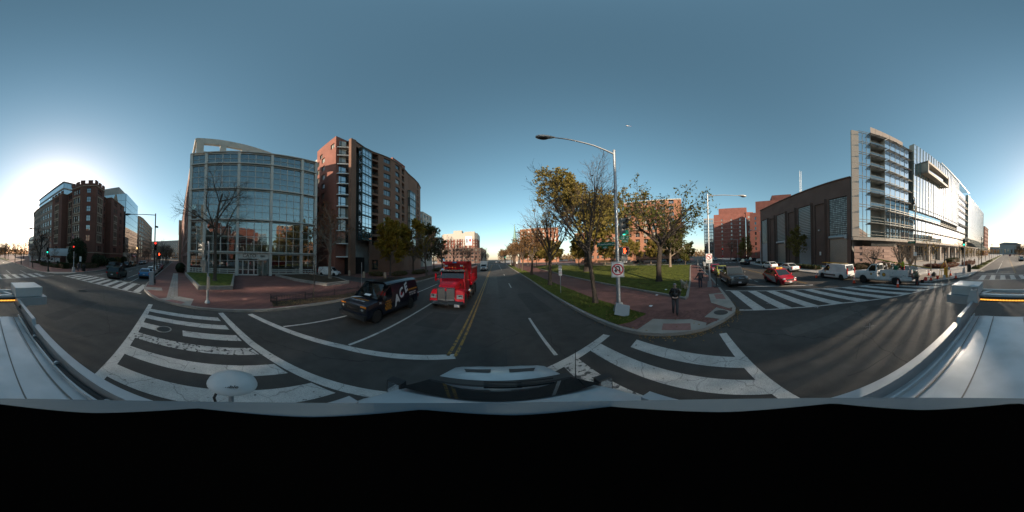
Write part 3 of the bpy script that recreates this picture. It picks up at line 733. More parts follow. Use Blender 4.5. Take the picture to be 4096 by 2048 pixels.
# entrance
EA, EB = colS[2] + .28, colS[3] - .28
mb = MB(); p, q = P.at(EA, .1), P.at(EB, .1); mb.beam((*p, 4.05), (*q, 4.05), .3, 1.2)
kid(mb, 'entrance_fascia', 'white_steel', CB)
for i, (a, b) in enumerate(((EA + .02, EA + .9), (EA + .95, EA + 2.0), (EA + 2.05, EA + 3.1), (EA + 3.15, EA + 4.1))):
    d = MB(); p0, p1 = P.at(a), P.at(b); x, y = P.at((a + b) / 2)
    w = b - a
    d.box((x, y + w / 2 - .05, 1.7), (.1, .1, 3.0)); d.box((x, y - w / 2 + .05, 1.7), (.1, .1, 3.0)); d.box((x, y, .3), (.08, w, .25)); d.box((x, y, 3.15), (.08, w, .12)); d.box((x + .01, y, 1.35), (.06, w, .1))
    dd = kid(d, 'door' if i in (1, 2) else 'sidelight', 'white_steel', CB)
    g = MB().box((x - .02, y, 1.7), (.02, w - .1, 2.8)).build('pane', 'curtain_glass', dd)
mb = MB(); x, y = P.at(EB - 1.25, -.3)
for a in (0, .9, 1.8, 2.7): mb.box((x + cos(a) * .0, y, 1.7), (1.7, .05, 2.9), rz=a)
mb.lathe([(1.05, 3.2), (1.05, 3.4)], 20, c=(x, y, 0)); 
for a in range(5): mb.box((x + cos(a * 1.26) * 1.02, y + sin(a * 1.26) * 1.02, 1.7), (.08, .08, 3.0))
rv = kid(mb, 'revolving_door', 'white_steel', CB)
MB().lathe([(.98, .25), (.98, 3.15)], 20, c=(x, y, 0)).build('pane', 'curtain_glass', rv)
def wtext(txt, size, m, root, loc, rz, name='lettering', **kw):
    return text(txt, size, m, root, Vector(loc) - root.location, (pi / 2, 0, rz), name, **kw)
defm('letter_bronze', (.10, .085, .06), .5, metal=.4)
wtext('CATO', .95, 'letter_bronze', CB, (-31.75, 2.2, 4.05), pi / 2, extrude=.03)
wtext('INSTITUTE', .2, 'letter_bronze', CB, (-31.75, 2.2, 3.58), pi / 2, extrude=.02)
wtext('1000', .5, 'letter_bronze', CB, (-31.75, 4.75, 4.0), pi / 2, extrude=.03)

# ---- curved brick apartment block
AB = thing('curved_apartment_block', 'tall brown brick apartment block with wavy front and glazed bays', 'building', (-29, 40, 0))
AP = Path([(-28.3, 23.4), (-28.9, 26), (-29.4, 28.6), (-29.35, 31.8), (-28.6, 34.9), (-28.0, 38), (-28.0, 41.5), (-28.3, 46), (-29, 50), (-29.2, 55), (-29.7, 59.5), (-30.9, 64), (-33, 67)])
M['apt_brick'] = brickmat('apt_brick', (.205, .115, .078), (.18, .10, .07), (.20, .14, .11), .3, .1)
M['apt_red'] = brickmat('apt_red', (.25, .10, .072), (.22, .088, .064), (.22, .13, .11), .3, .1)
FZ = [4.3 + 3.0 * i for i in range(11)]
def saz(P, az):          # arc length where the bearing az (deg) from the camera meets the path
    best = min(range(400), key=lambda i: abs(math.degrees(atan2(*P.at(P.L * i / 400))) - az)); return P.L * best / 400
ops = []; lods = []
sB0, sB1 = 2.6, 7.4       # glazed bay 1
for j, z in enumerate(FZ):
    if j == 10: z0, z1 = z + .4, z + 2.5
    s = saz(AP, -41.8)
    if j: lods.append((s - 1.05, s + 1.05, z + .25, z + 2.55))
    s = saz(AP, -37.6)
    if j > 1 or j == 0: ops.append((s - 1.3, s + 1.3, z + .5, z + 2.35))
    s = saz(AP, -33.8)
    if j: ops.append((s - 1.3, s + 1.3, z + .5, z + 2.35))
    s = saz(AP, -31.9)
    if j: lods.append((s - .9, s + .9, z + .25, z + 2.55))
    s = saz(AP, -26.6)
    if j: lods.append((s - .7, s + .7, z + .3, z + 2.5))
ops += [(saz(AP, -42) - 1.0, saz(AP, -42) + 1.2, 1.0, 3.6)]
mb = MB(); wall(mb, AP, .0, 37.3, ops, .28, s0=sB1 - .2)
mb2 = MB(); wall(mb2, AP, 0, 37.3, [], .2, s0=0, s1=.05)
w = kid(mb, 'front_wall', 'apt_brick', AB) if False else None
mb = MB(); wall(mb, AP, 0, 37.3, ops + lods, .3, s0=sB1 - .25)
# the wall above and below the first bay, and loggia niches
wall(mb, AP, 35.6, 37.3, [], .2, s0=0, s1=sB1 - .25)
kid(mb, 'front_wall', 'apt_brick', AB)
for o in ops: under(AB, window(AB, AP, o, .3, 4, 1, 'frame_green', 'winglass', .08))
for o in lods:
    mb = MB(); a, b = AP.at(o[0], -.3), AP.at(o[1], -.3); c, d = AP.at(o[0], -1.9), AP.at(o[1], -1.9)
    mb.quad((*c, o[2]), (*d, o[2]), (*d, o[3]), (*c, o[3])); mb.quad((*a, o[2]), (*c, o[2]), (*c, o[3]), (*a, o[3])); mb.quad((*d, o[2]), (*b, o[2]), (*b, o[3]), (*d, o[3]))
    mb.quad((*a, o[2]), (*b, o[2]), (*d, o[2]), (*c, o[2])); mb.quad((*c, o[3]), (*d, o[3]), (*b, o[3]), (*a, o[3]))
    lo = kid(mb, 'loggia', 'apt_brick', AB)
    mb = MB(); m = (o[0] + o[1]) / 2; p, q = AP.at(o[0] + .1, -1.8), AP.at(o[1] - .1, -1.8); mb.quad((*p, o[2] + .1), (*q, o[2] + .1), (*q, o[3] - .1), (*p, o[3] - .1)); mb.build('pane', 'winglass', lo)
    rl = MB(); p, q = AP.at(o[0], -.12), AP.at(o[1], -.12); rl.beam((*p, o[2] + 1.0), (*q, o[2] + 1.0), .05, .05)
    for i in range(9): x, y = AP.at(o[0] + (o[1] - o[0]) * i / 8, -.12); rl.box((x, y, o[2] + .5), (.02, .02, 1.0))
    rl.build('railing', 'frame_green', lo)
def glassbay(root, P, s0, s1, z0, n, fh, proj, nx, gm='winglass'):
    """projecting glazed bay: sides and front of panes with dark green bands"""
    f0, f1 = P.at(s0, proj), P.at(s1, proj); b0, b1 = P.at(s0, -.1), P.at(s1, -.1); BP = Path([b0, f0, f1, b1])
    bay = MB(); 
    for j in range(n + 1):
        for a, b in zip(BP.p, BP.p[1:]): bay.beam((a.x, a.y, z0 + j * fh), (b.x, b.y, z0 + j * fh), .22, .42)
    for p in BP.p: bay.box((p.x, p.y, z0 + n * fh / 2), (.16, .16, n * fh + .3))
    roofpoly(bay, [f0, f1, b1, b0], z0 + n * fh + .2)
    by = kid(bay, 'glazed_bay', 'frame_green', root)
    for j in range(n):
        for k in range(3):
            a, b = BP.c[k], BP.c[k + 1]; kx = nx if k == 1 else 1
            for i in range(kx):
                lo, hi = a + (b - a) * i / kx, a + (b - a) * (i + 1) / kx; m = (lo + hi) / 2; key = ('b', round(hi - lo, 2), fh, gm)
                if key not in PM:
                    PM[key] = MB().box((0, 0, fh / 2), (hi - lo - .1, .03, fh - .42)).mesh('pane', gm)
                    PM[key, 1] = MB().box((0, -.03, fh * .32), (hi - lo, .05, .07)).box(((hi - lo) / 2, -.03, fh / 2), (.07, .05, fh)).box((0, -.03, fh * .8), (hi - lo, .05, .07)).mesh('mullion', 'frame_green')
                o = obj('pane', PM[key], by, (*BP.at(m), z0 + j * fh), BP.ang(m)); obj('mullion', PM[key, 1], by, (*BP.at(m), z0 + j * fh), BP.ang(m))
    return by
glassbay(AB, AP, sB0 + .6, sB1 - .3, 8.6, 9, 3.0, .9, 3, 'mirror_glass')
s6 = saz(AP, -29.2); glassbay(AB, AP, s6 - 2.4, s6 + 2.4, 8.6, 7, 3.0, .8, 3)
# recessed corner glazing between red wall and brick fin
CP = Path([(-30.5, 20.6), (-29.6, 22.2), (-28.6, 23.4)])
mb = MB()
for z in FZ: mb.prism([(-30.3, 20.9), (-28.7, 23.3), (-33, 27), (-34, 21)], z - .2, z + .05)
kid(mb, 'balcony_slab', 'interior_slab', AB)
CI = Path([(-30.9, 20.8), (-30.0, 23.2), (-29.4, 25.9)])
for j, z in enumerate(FZ[1:]):
    panes(AB, CI, .2, CI.c[1], z + .1, z + 2.8, 2, 1, 'mirror_glass' if 2 < j < 7 else 'winglass_blind'); panes(AB, CI, CI.c[1], CI.L - .1, z + .1, z + 2.8, 2, 1, 'winglass')
    fr = MB()
    for s in (.2, CI.c[1] / 2, CI.c[1], CI.c[1] + 1.3): x, y = CI.at(s, .06); fr.box((x, y, z + 1.45), (.08, .08, 2.7))
    fr.beam((*CI.at(.2, .06), z + .9), (*CI.at(CI.c[1], .06), z + .9), .06, .08)
    kid(fr, 'glazing_frame', 'frame_green', AB)
mb = MB().prism([(-28.75, 23.0), (-28.0, 23.1), (-28.0, 24.6), (-28.75, 24.6)][::1], 0, 37.3); kid(mb, 'brick_fin', 'apt_brick', AB)
RW = Path([(-39.8, 20.6), (-30.5, 20.6)])
ops = [(s - .8, s + .8, z + .5, z + 2.3) for z in FZ[1:10] for s in (3.4,)] + [(s - .6, s + .6, z + .5, z + 2.3) for z in FZ[1:10] for s in (.8,)] + [(7.0, 8.6, FZ[10] + .2, FZ[10] + 2.0), (1.6, 3.0, FZ[10] - .3, FZ[10] + 1.4)]
mb = MB(); wall(mb, RW, 0, 38.6, ops, .3); mb.quad((-30.5, 20.6, 0), (-30.9, 24, 0), (-30.9, 24, 38.6), (-30.5, 20.6, 38.6))
mb.quad((-39.8, 30, 0), (-39.8, 20.6, 0), (-39.8, 20.6, 38.6), (-39.8, 30, 38.6)); roofpoly(mb, [(-39.8, 20.6), (-30.5, 20.6), (-30.9, 26), (-39.8, 26)], 38.6)
mb.quad((-30.9, 24, 30), (-39.8, 26, 30), (-39.8, 26, 38.6), (-30.9, 24, 38.6))
kid(mb, 'end_wall', 'apt_red', AB)
for o in ops: under(AB, window(AB, RW, o, .3, 2, 1, 'frame_dark', 'winglass_blind' if o[2] > 24 else 'winglass', .08))
mb = MB(); roofpoly(mb, [tuple(p) for p in AP.p] + [(-55, 67), (-55, 22)], 37.2)
for a, b in zip(AP.p, AP.p[1:]): mb.beam((a.x, a.y, 37.4), (b.x, b.y, 37.4), .5, .25)
mb.quad((-30.9, 64, 0), (-55, 70, 0), (-55, 70, 37), (-30.9, 64, 37)); kid(mb, 'roof', 'roofing', AB)
mb = MB(); pt = Path([(-31.5, 44), (-31.5, 52)]); wall(mb, pt, 37.2, 43.2, [(1 + i * 3.2, 3.4 + i * 3.2, 38.2 + j * 2.4, 40 + j * 2.4) for i in range(2) for j in range(2)], .5)
mb.quad((-37, 44, 37.2), (-31.5, 44, 37.2), (-31.5, 44, 43.2), (-37, 44, 43.2)); kid(mb, 'roof_tower', 'apt_red', AB)
mb = MB().prism([(-31.3, 21.0), (-30.9, 25.6), (-31.6, 29), (-31.4, 33), (-30.6, 38), (-30.6, 46), (-31.6, 55), (-33.4, 63), (-50, 63), (-50, 21)], 0, 36); kid(mb, 'light_block_core', 'interior', AB)  # unseen solid added behind the front to stop light showing through
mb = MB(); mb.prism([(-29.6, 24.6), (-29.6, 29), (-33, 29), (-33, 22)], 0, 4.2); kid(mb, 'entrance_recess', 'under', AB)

# ---- brown brick substation-like hall
WB = thing('brown_brick_hall', 'windowless brown brick hall with glass-block panels and roller doors', 'building', (46, -13, 0))
WP = Path([(65.2, -4.4), (28.6, -20.4)])
M['hall_brick'] = brickmat('hall_brick', (.16, .10, .082), (.14, .088, .072), (.14, .10, .085), .3, .1)
M['hall_brick2'] = brickmat('hall_brick2', (.12, .075, .06), (.105, .066, .054), (.11, .075, .06), .3, .1)
def onpx(az, P):
    return saz(P, az)
def azpx(x): return (x - 1976.5) * 360 / 4096
bays = [(345, 405), (424, 468), (488, 572), (598, 660), (690, 808), (845, 935), (978, 1143)]
B = [(onpx(azpx(2900 + a / 2.3417), WP), onpx(azpx(2900 + b / 2.3417), WP)) for a, b in bays]
ops = []
for i, (a, b) in enumerate(B): ops.append((a, b, .1, 15.6 if i % 2 else 16.2))
mb = MB(); wall(mb, WP, 0, 20.7, ops, .35)
back = [(28.6, -20.4), (40, -46), (76, -30), (65.2, -4.4)]
for a, b in zip(back, back[1:]): mb.quad((*a, 0), (*b, 0), (*b, 20.7), (*a, 20.7))
roofpoly(mb, back, 20.6); mb.beam((28.6, -20.4, 20.75), (65.2, -4.4, 20.75), .5, .25)
kid(mb, 'wall', 'hall_brick', WB)
defm('roller', (.30, .27, .24), .45, metal=.5, noise=.1); defm('block_frame', (.05, .05, .05), .6); defm('panel_pale', (.34, .35, .36), .6, noise=.1)
M['block_glass'] = mat('block_glass', (.30, .34, .33), .2, rand=.35)
for i, (a, b) in enumerate(B):
    if i % 2:
        mb = MB(); p, q = WP.at(a, -.3), WP.at(b, -.3); mb.quad((*p, .1), (*q, .1), (*q, 15.6), (*p, 15.6)); kid(mb, 'infill_panel', 'hall_brick2' if False else 'hall_brick', WB); continue
    p, q = WP.at(a, -.3), WP.at(b, -.3); zg = 7.0
    mb = MB(); mb.quad((*p, zg), (*q, zg), (*q, 16.2), (*p, 16.2)); gf = kid(mb, 'glass_block_panel', 'block_frame', WB)
    nx = max(4, int((b - a) / .42)); nz = 20; bw, bh = (b - a) / nx, 9.1 / nz
    bk2 = MB()
    for ix in range(nx):
        for iz in range(nz):
            m = a + bw * (ix + .5)
            if i == 6 and len(gf.children) < 290:
                key = ('gb', i)
                if key not in PM: PM[key] = MB().box((0, 0, 0), (bw * .72, .06, bh * .66)).mesh('glass_block', 'block_glass')
                obj('glass_block', PM[key], gf, (*WP.at(m, -.27), zg + bh * (iz + .5)), WP.ang(m))
            else: bk2.box((*WP.at(m, -.27), zg + bh * (iz + .5)), (bw * .72, .06, bh * .66), rz=WP.ang(m))
    if bk2.v: o = bk2.build('glass_blocks', 'block_glass', gf, kind='stuff')
    mb = MB()
    if i in (2, 6):
        for k in range(26): z = .15 + k * .25; mb.beam((*WP.at(a, -.26), z + .125), (*WP.at(b, -.26), z + .125), .05, .22)
        d = kid(mb, 'roller_door', 'roller', WB)
        MB().tube([(*WP.at(a + .1, .1), 6.75), (*WP.at(b - .1, .1), 6.75)], .33, 14).box((*WP.at(b - .1, .1), 6.7), (.6, .8, .9), rz=WP.ang(b)).build('shutter_box', 'galv', d, 40)
    else:
        mb.quad((*p, .1), (*q, .1), (*q, zg), (*p, zg)); kid(mb, 'metal_panel', 'panel_pale', WB)
for a, b in [(B[i][1], B[i + 1][0]) for i in range(6)]:
    mb = MB(); mb.beam((*WP.at((a + b) / 2, .06), 0), (*WP.at((a + b) / 2, .06), 16.4), max(.4, b - a - .3), .14); kid(mb, 'pilaster', 'hall_brick2', WB)
mb = MB().box((*WP.at(B[5][0] + 1.6, -.2), 3.0), (.5, .12, .9), rz=WP.ang(1)); kid(mb, 'notice', 'sign_white', WB)
mb = MB().box((*WP.at(B[5][0] + 1.4, -.1), 8.8), (.5, .4, .35), rz=WP.ang(1)); kid(mb, 'wall_lamp', 'galv', WB)
lt = thing('lattice_mast', 'slim lattice radio mast rising behind the brown brick hall', 'mast', (78, -25.5, 0))
mb = MB()
for a in range(3): mb.tube([(cos(a * 2.1) * .7, sin(a * 2.1) * .7, 0), (cos(a * 2.1) * .45, sin(a * 2.1) * .45, 48)], .07, 5)
mb.build('leg_set', 'galv', lt) if False else None
for a in range(3): MB().tube([(cos(a * 2.1) * .7, sin(a * 2.1) * .7, 0), (cos(a * 2.1) * .45, sin(a * 2.1) * .45, 48)], .06, 5).build('leg', 'galv', lt)
mb = MB()
for k in range(48):
    for a in range(3):
        f = .7 - .25 * k / 48; mb.tube([(cos(a * 2.1) * f, sin(a * 2.1) * f, k), (cos(a * 2.1 + 2.1) * f, sin(a * 2.1 + 2.1) * f, k + 1)], .03, 3)
mb.build('lacing', 'galv', lt); MB().tube([(.4, 0, 30), (1.6, 0, 30.2), (1.6, 0, 33)], .05, 5).build('aerial', 'galv', lt)
# ---- glass and steel office along the avenue (right, behind)
OB = thing('steel_glass_office', 'long glass office with sunshades, vertical fins and projecting white box', 'building', (26, -60, 0))
OP = Path([(28.1, -20.3), (26.9, -25), (26.2, -28.6), (25.2, -39), (24.2, -50), (23.6, -61), (23.2, -74), (22.8, -91), (21.8, -115), (20.8, -140)])
OZ = [6.6, 10, 13.5, 17.2, 20.7, 24.3, 27.8, 31.4, 35.2]
defm('pink_stone', (.40, .27, .22), .75, noise=.08, scale=1.2); defm('cream_panel', (.40, .36, .31), .6, noise=.05)
defm('sunshade', (.10, .105, .10), .5, metal=.3); defm('pale_metal', (.38, .38, .34), .4, metal=.3); defm('fin_green', (.16, .22, .19), .45, metal=.2)
sV0, sV1, sW0, sE = saz(OP, 146.7), saz(OP, 162.6), saz(OP, 166.0), OP.L
sN0, sN1 = saz(OP, 132.3), saz(OP, 137.2)
mb = MB(); x, y = OP.at(.75, .12)
for j in range(8): mb.box((x, y, (OZ[j] + OZ[j + 1]) / 2), (.5, 1.6, OZ[j + 1] - OZ[j] - .03), rz=OP.ang(1) + pi / 2)
mb.box((x, y, 6.2), (.5, 1.6, .6), rz=OP.ang(1) + pi / 2); kid(mb, 'stone_pier', 'cream_panel', OB)
def bands(s0, s1, zs, name='transom', h=.1, w=.12, off=.06, m='pale_metal'):
    mb = MB(); n = max(1, int((s1 - s0) / 4))
    for z in zs:
        for i in range(n):
            a, b = s0 + (s1 - s0) * i / n, s0 + (s1 - s0) * (i + 1) / n; mb.beam((*OP.at(a, off), z), (*OP.at(b, off), z), w, h)
    kids(mb, name, m, OB)
def posts(s0, s1, n, z0, z1, name='mullion', w=.08, off=.06, m='pale_metal'):
    mb = MB()
    for i in range(n + 1):
        s = s0 + (s1 - s0) * i / n; x, y = OP.at(s, off); mb.box((x, y, (z0 + z1) / 2), (w, w, z1 - z0), rz=OP.ang(s))
    kid(mb, name, m, OB)
for j in range(8):
    z0, z1 = OZ[j], OZ[j + 1]
    panes(OB, OP, 1.6, sN0, z0, z1, 3, 1, 'office_glass')
    panes(OB, OP, sN1, sV0 - 1.2, z0, z1, 5, 1, 'office_glass')
    # balcony niche
    mb = MB(); a, b, c, d = OP.at(sN0), OP.at(sN1), OP.at(sN0, -1.8), OP.at(sN1, -1.8)
    mb.quad((*c, z0), (*d, z0), (*d, z1), (*c, z1)); mb.quad((*a, z0), (*c, z0), (*c, z1), (*a, z1)); mb.quad((*d, z0), (*b, z0), (*b, z1), (*d, z1)); mb.prism([a, b, d, c], z0 - .25, z0)
    nb = kid(mb, 'balcony', 'interior', OB)
    g = MB(); p, q = OP.at(sN0, .03), OP.at(sN1, .03); g.quad((*p, z0 + .1), (*q, z0 + .1), (*q, z0 + 1.25), (*p, z0 + 1.25)); g.build('balustrade_pane', 'curtain_glass', nb)
    MB().beam((*p, z0 + 1.3), (*q, z0 + 1.3), .06, .07, 0).build('handrail', 'pale_metal', nb)
bands(1.6, sV0, [z + d for z in OZ for d in (0, .55)]); bands(sV0, sW0, [z + d for z in OZ[:3] for d in (0, .55)])
posts(1.6, sN0, 3, 6.6, 35.2); posts(sN1, sV0 - 1.2, 5, 6.6, 35.2)
# sunshades
def shade(s0, s1, z, dep=1.15):
    mb = MB(); a, b, c, d = OP.at(s0, .1), OP.at(s1, .1), OP.at(s0, dep), OP.at(s1, dep)
    for k in range(7):
        f = k / 6; p = [a[i] + (c[i] - a[i]) * f for i in (0, 1)]; q = [b[i] + (d[i] - b[i]) * f for i in (0, 1)]; mb.beam((*p, z - f * .12), (*q, z - f * .12), .1, .035)
    for s in (s0, (s0 + s1) / 2, s1): mb.beam((*OP.at(s, .05), z + .02), (*OP.at(s, dep + .25), z - .14), .07, .12)
    kid(mb, 'sunshade', 'sunshade', OB)
for z in OZ[1:]:
    shade(sN0 - .6, sN1 - .2, z - .25); shade(sN1 + .3, sN1 + (sV0 - sN1) * .5, z - .35); shade(sN1 + (sV0 - sN1) * .53, sV0 - .6, z - .35)
for z in OZ[:3]:
    n = 12
    for i in range(n): shade(sV0 + (sW0 - sV0) * i / n + .1, sV0 + (sW0 - sV0) * (i + 1) / n - .1, z + 3.1 if z > 7 else z + 3.0, .9)
for z in OZ[3:8]:
    for i in range(3): shade(sV1 + (sW0 - sV1) * i / 3 + .1, sV1 + (sW0 - sV1) * (i + 1) / 3 - .1, z + .3)
for j in range(2): panes(OB, OP, sV0 - 1.2, sW0, OZ[j], OZ[j + 1], 26, 1, 'office_glass')
posts(sV0 - 1.2, sW0, 26, 6.6, 15.3)
mb = MB(); p, q = OP.at(sV0 - 1.2, -.8), OP.at(sV0, -.8); mb.quad((*p, 13.5), (*q, 13.5), (*q, 37), (*p, 37)); p2 = OP.at(sV0 - 1.2, 0); mb.quad((*p2, 13.5), (*p, 13.5), (*p, 35), (*p2, 35)); kid(mb, 'dark_recess', 'frame_dark', OB)
for z0, z1 in ((13.5, 17.2), (17.2, 20.7), (20.7, 24.3), (24.3, 27.8), (27.8, 31.4), (31.4, 35.2)): panes(OB, OP, sV1, sW0, z0, z1, 4, 1, 'office_glass')
# fin screens
def finscreen(s0, s1, z0, z1, pitch, proj, pz, name):
    n = int((s1 - s0) / pitch); mb = MB()
    for j in range(pz): panes(OB, OP, s0, s1, z0 + (z1 - z0) * j / pz, z0 + (z1 - z0) * (j + 1) / pz, n, 1, 'office_glass', off=proj - .06)
    fm = MB().box((0, -.02, (z1 - z0) / 2), (.12, .15, z1 - z0)).mesh('fin', 'fin_green')
    for i in range(n + 1):
        s = s0 + (s1 - s0) * i / n; o = under(OB, obj('fin', fm, OB, (*OP.at(s, proj), z0), OP.ang(s)))
    mb = MB(); k = max(2, n // 4)
    for z in [z0 + (z1 - z0) * t / (pz * 2) for t in range(pz * 2 + 1)]:
        for i in range(k): mb.beam((*OP.at(s0 + (s1 - s0) * i / k, proj - .02), z), (*OP.at(s0 + (s1 - s0) * (i + 1) / k, proj - .2), z), .1, .06)
    for s in (s0, s1): a, b = OP.at(s, proj), OP.at(s, -.8); mb.quad((*a, z0), (*b, z0), (*b, z1), (*a, z1)); 
    for i in range(k):
        a, b, c, d = OP.at(s0 + (s1 - s0) * i / k, proj), OP.at(s0 + (s1 - s0) * (i + 1) / k, proj), OP.at(s0 + (s1 - s0) * (i + 1) / k, -.6), OP.at(s0 + (s1 - s0) * i / k, -.6); mb.quad((*a, z0), (*b, z0), (*c, z0), (*d, z0))
    kid(mb, name, 'pale_metal', OB)
finscreen(sV0, sV1, 15.3, 38.6, 1.55, .8, 6, 'fin_frame'); finscreen(sW0, sE, 9.0, 37.6, 2.0, .9, 3, 'fin_frame')
# roof blade over the gap, penthouse, projecting box
mb = MB(); 
for i in range(14): a = OP.at(sV1 - 8 + i * (sW0 - sV1 + 8) / 14, 1.0); b = OP.at(sV1 - 8 + i * (sW0 - sV1 + 8) / 14, -3.5); mb.beam((*a, 38.7), (*b, 38.7), .12, .25)
mb.beam((*OP.at(sV1 - 20, 1.1), 38.9), (*OP.at(sV1, 1.1), 38.7), .2, .3); mb.beam((*OP.at(sV1, 1.1), 38.7), (*OP.at(sW0 + 1, 1.1), 38.7), .2, .3); kid(mb, 'roof_pergola', 'pale_metal', OB)
defm('penthouse', (.34, .29, .25), .7, noise=.05)
ph = Path([(31.4, -28.8), (30.6, -41.5)]); mb = MB(); wall(mb, ph, 35, 44.2, [(8.2, 10.8, 38.2, 42.4)], .4); mb.quad((37, -34, 35), (31.4, -28.8, 35), (31.4, -28.8, 44.2), (37, -34, 44.2)); mb.quad((30.6, -41.5, 35), (45, -55, 35), (45, -55, 44.2), (30.6, -41.5, 44.2))
roofpoly(mb, [(31.4, -28.8), (30.6, -41.5), (45, -55), (37, -34)], 44.2)
for s in (1.8, 4.4, 7.0): mb.beam((*ph.at(s, .01), 35.2), (*ph.at(s, .01), 44.1), .04, .03, 0)
pw = kid(mb, 'penthouse', 'penthouse', OB); under(OB, window(OB, ph, (8.2, 10.8, 38.2, 42.4), .4, 2, 1, 'frame_dark', 'winglass', .1))
s0, s1 = saz(OP, 149.4), saz(OP, 157.3); mb = MB(); A, Bq = OP.at(s0, 3.0), OP.at(s1, 2.6); C, Dq = OP.at(s0, .6), OP.at(s1, .6)
for z0, z1 in ((28.4, 29.2), (32.2, 33.0)): mb.prism([A, C, Dq, Bq], z0, z1); roofpoly(mb, [A, C, Dq, Bq], z0)
mb.quad((*A, 28.4), (*C, 28.4), (*C, 33), (*A, 33)); mb.quad((*Bq, 28.4), (*Dq, 28.4), (*Dq, 33), (*Bq, 33))
for p in (A, Bq): mb.box((p[0], p[1], 30.7), (.35, .35, 4.6))
bx_ = kid(mb, 'projecting_box', 'cream_panel', OB)
g = MB(); a, b = OP.at(s0, 1.6), OP.at(s1, 1.6); g.quad((*a, 29.2), (*b, 29.2), (*b, 32.2), (*a, 32.2)); g.build('pane', 'office_glass', bx_)
# ground floor: columns, glass, louvres, pink wall, long canopy
mb = MB(); n = 9
for i in range(30): mb.beam((*OP.at(OP.L * i / 30, .3), 6.15), (*OP.at(OP.L * (i + 1) / 30, .3), 6.15), .9, .55)
kid(mb, 'soffit_band', 'cream_panel', OB)
mb = MB(); bp = Path([OP.at(c, -3.2) for c in OP.c]); wall(mb, bp, 0, 6.2, [(14 + i * 5.2, 18.2 + i * 5.2, .3, 5.2) for i in range(20)], .2); kid(mb, 'ground_wall', 'penthouse', OB)
for i in range(20): under(OB, window(OB, bp, (14 + i * 5.2, 18.2 + i * 5.2, .3, 5.2), .2, 3, 2, 'pale_metal', 'winglass', .08))
for i in range(14):
    s = 12 + i * 8.2; x, y = OP.at(s, -.6); mb = MB().box((x, y, 3.0), (.9, .9, 6.0), rz=OP.ang(s)); kid(mb, 'column', 'cream_panel', OB)
pk = Path([OP.at(.3, .5), OP.at(12.2, .5), OP.at(12.2, -3)]); mb = MB(); wall(mb, pk, 0, 4.5, [], .1); kid(mb, 'pink_stone_wall', 'pink_stone', OB)
pm2 = MB().box((0, 0, 0), (2.36, .06, .62)).mesh('stone_panel', 'pink_stone')
for j in range(7):
    for i in range(5):
        s = 1.55 + i * 2.4 + (.0 if j % 2 else -.6)
        if s > 1.2: under(OB, obj('stone_panel', pm2, OB, (*OP.at(s, .52), .34 + j * .645), OP.ang(s)))
mb = MB(); a = OP.at(4.5, .1); b = OP.at(12, .1)
for k in range(6): mb.beam((*a, 4.7 + k * .2), (*b, 4.7 + k * .2), .2, .1)
kid(mb, 'louvre', 'sunshade', OB)
mb = MB(); c0, c1 = saz(OP, 165), OP.L - 18
for i in range(16):
    s = c0 + (c1 - c0) * i / 16; mb.beam((*OP.at(s, .5), 11.5), (*OP.at(s, 9.0), 4.6), .12, .2)
for k in range(6): mb.beam((*OP.at(c0, 1 + k * 1.6), 11 - k * 1.3), (*OP.at(c1, 1 + k * 1.6), 11 - k * 1.3), .15, .12)
kid(mb, 'glass_canopy', 'pale_metal', OB)
mb = MB(); back = [tuple(p) for p in OP.p]; roofpoly(mb, back + [(60, -140), (60, -50), (40, -46)], 35.3)
mb.quad((20.8, -140, 0), (60, -140, 0), (60, -140, 35.3), (20.8, -140, 35.3)); mb.quad((40, -46, 0), (28.1, -20.3, 0), (28.1, -20.3, 35.3), (40, -46, 35.3)); kid(mb, 'roof_and_flank', 'roofing', OB)

# ---- generic block with a windowed front
SW_ = {}
def simplewin(root, P, o, depth, gm, fm, nx=2):
    w, h = round(o[1] - o[0], 2), round(o[3] - o[2], 2); key = (w, h, gm, fm, nx)
    if key not in SW_:
        m = MB().quad((-w / 2, 0, 0), (w / 2, 0, 0), (w / 2, 0, h), (-w / 2, 0, h), 1)
        for i in range(nx + 1): m.box((-w / 2 + w * i / nx, -.02, h / 2), (.08, .06, h))
        m.box((0, -.02, h * .5), (w, .05, .07)); SW_[key] = m.mesh('window', [fm, gm])
    s = (o[0] + o[1]) / 2; under(root, obj('window', SW_[key], root, (*P.at(s, -depth + .02), o[2]), P.ang(s)))
def block(name, label, front, back, z1, wm, rows, fh, zf, cols, ww, wh, gm='winglass', fm='frame_dark', depth=.25, nx=2, cat='building', cornice=None, skip=None):
    """front = facade polyline (outside right); back = points closing the plan; rows of windows"""
    t = thing(name, label, cat, (*front[0], 0)); P = Path(front); ops = []
    for j in range(rows):
        for s in cols(P): 
            if not (skip and skip(s, j)): ops.append((s - ww / 2, s + ww / 2, zf + fh * j, zf + fh * j + wh))
    mb = MB(); wall(mb, P, 0, z1, ops, depth); loop = [front[-1]] + back + [front[0]]
    for a, b in zip(loop, loop[1:]): mb.quad((*a, 0), (*b, 0), (*b, z1), (*a, z1))
    kid(mb, 'wall', wm, t)
    mb = MB(); roofpoly(mb, front + back, z1 - .05); kid(mb, 'roof', 'roofing', t)
    if cornice:
        mb = MB()
        for a, b in zip(front, front[1:]): mb.beam((*a, z1), (*b, z1), .7, .5)
        kid(mb, 'cornice', cornice, t)
    for o in ops: simplewin(t, P, o, depth, gm, fm, nx)
    return t, P
ev = lambda a, st: (lambda P: [a + st * i for i in range(int((P.L - a) / st) + 1) if a + st * i < P.L - a * .6])

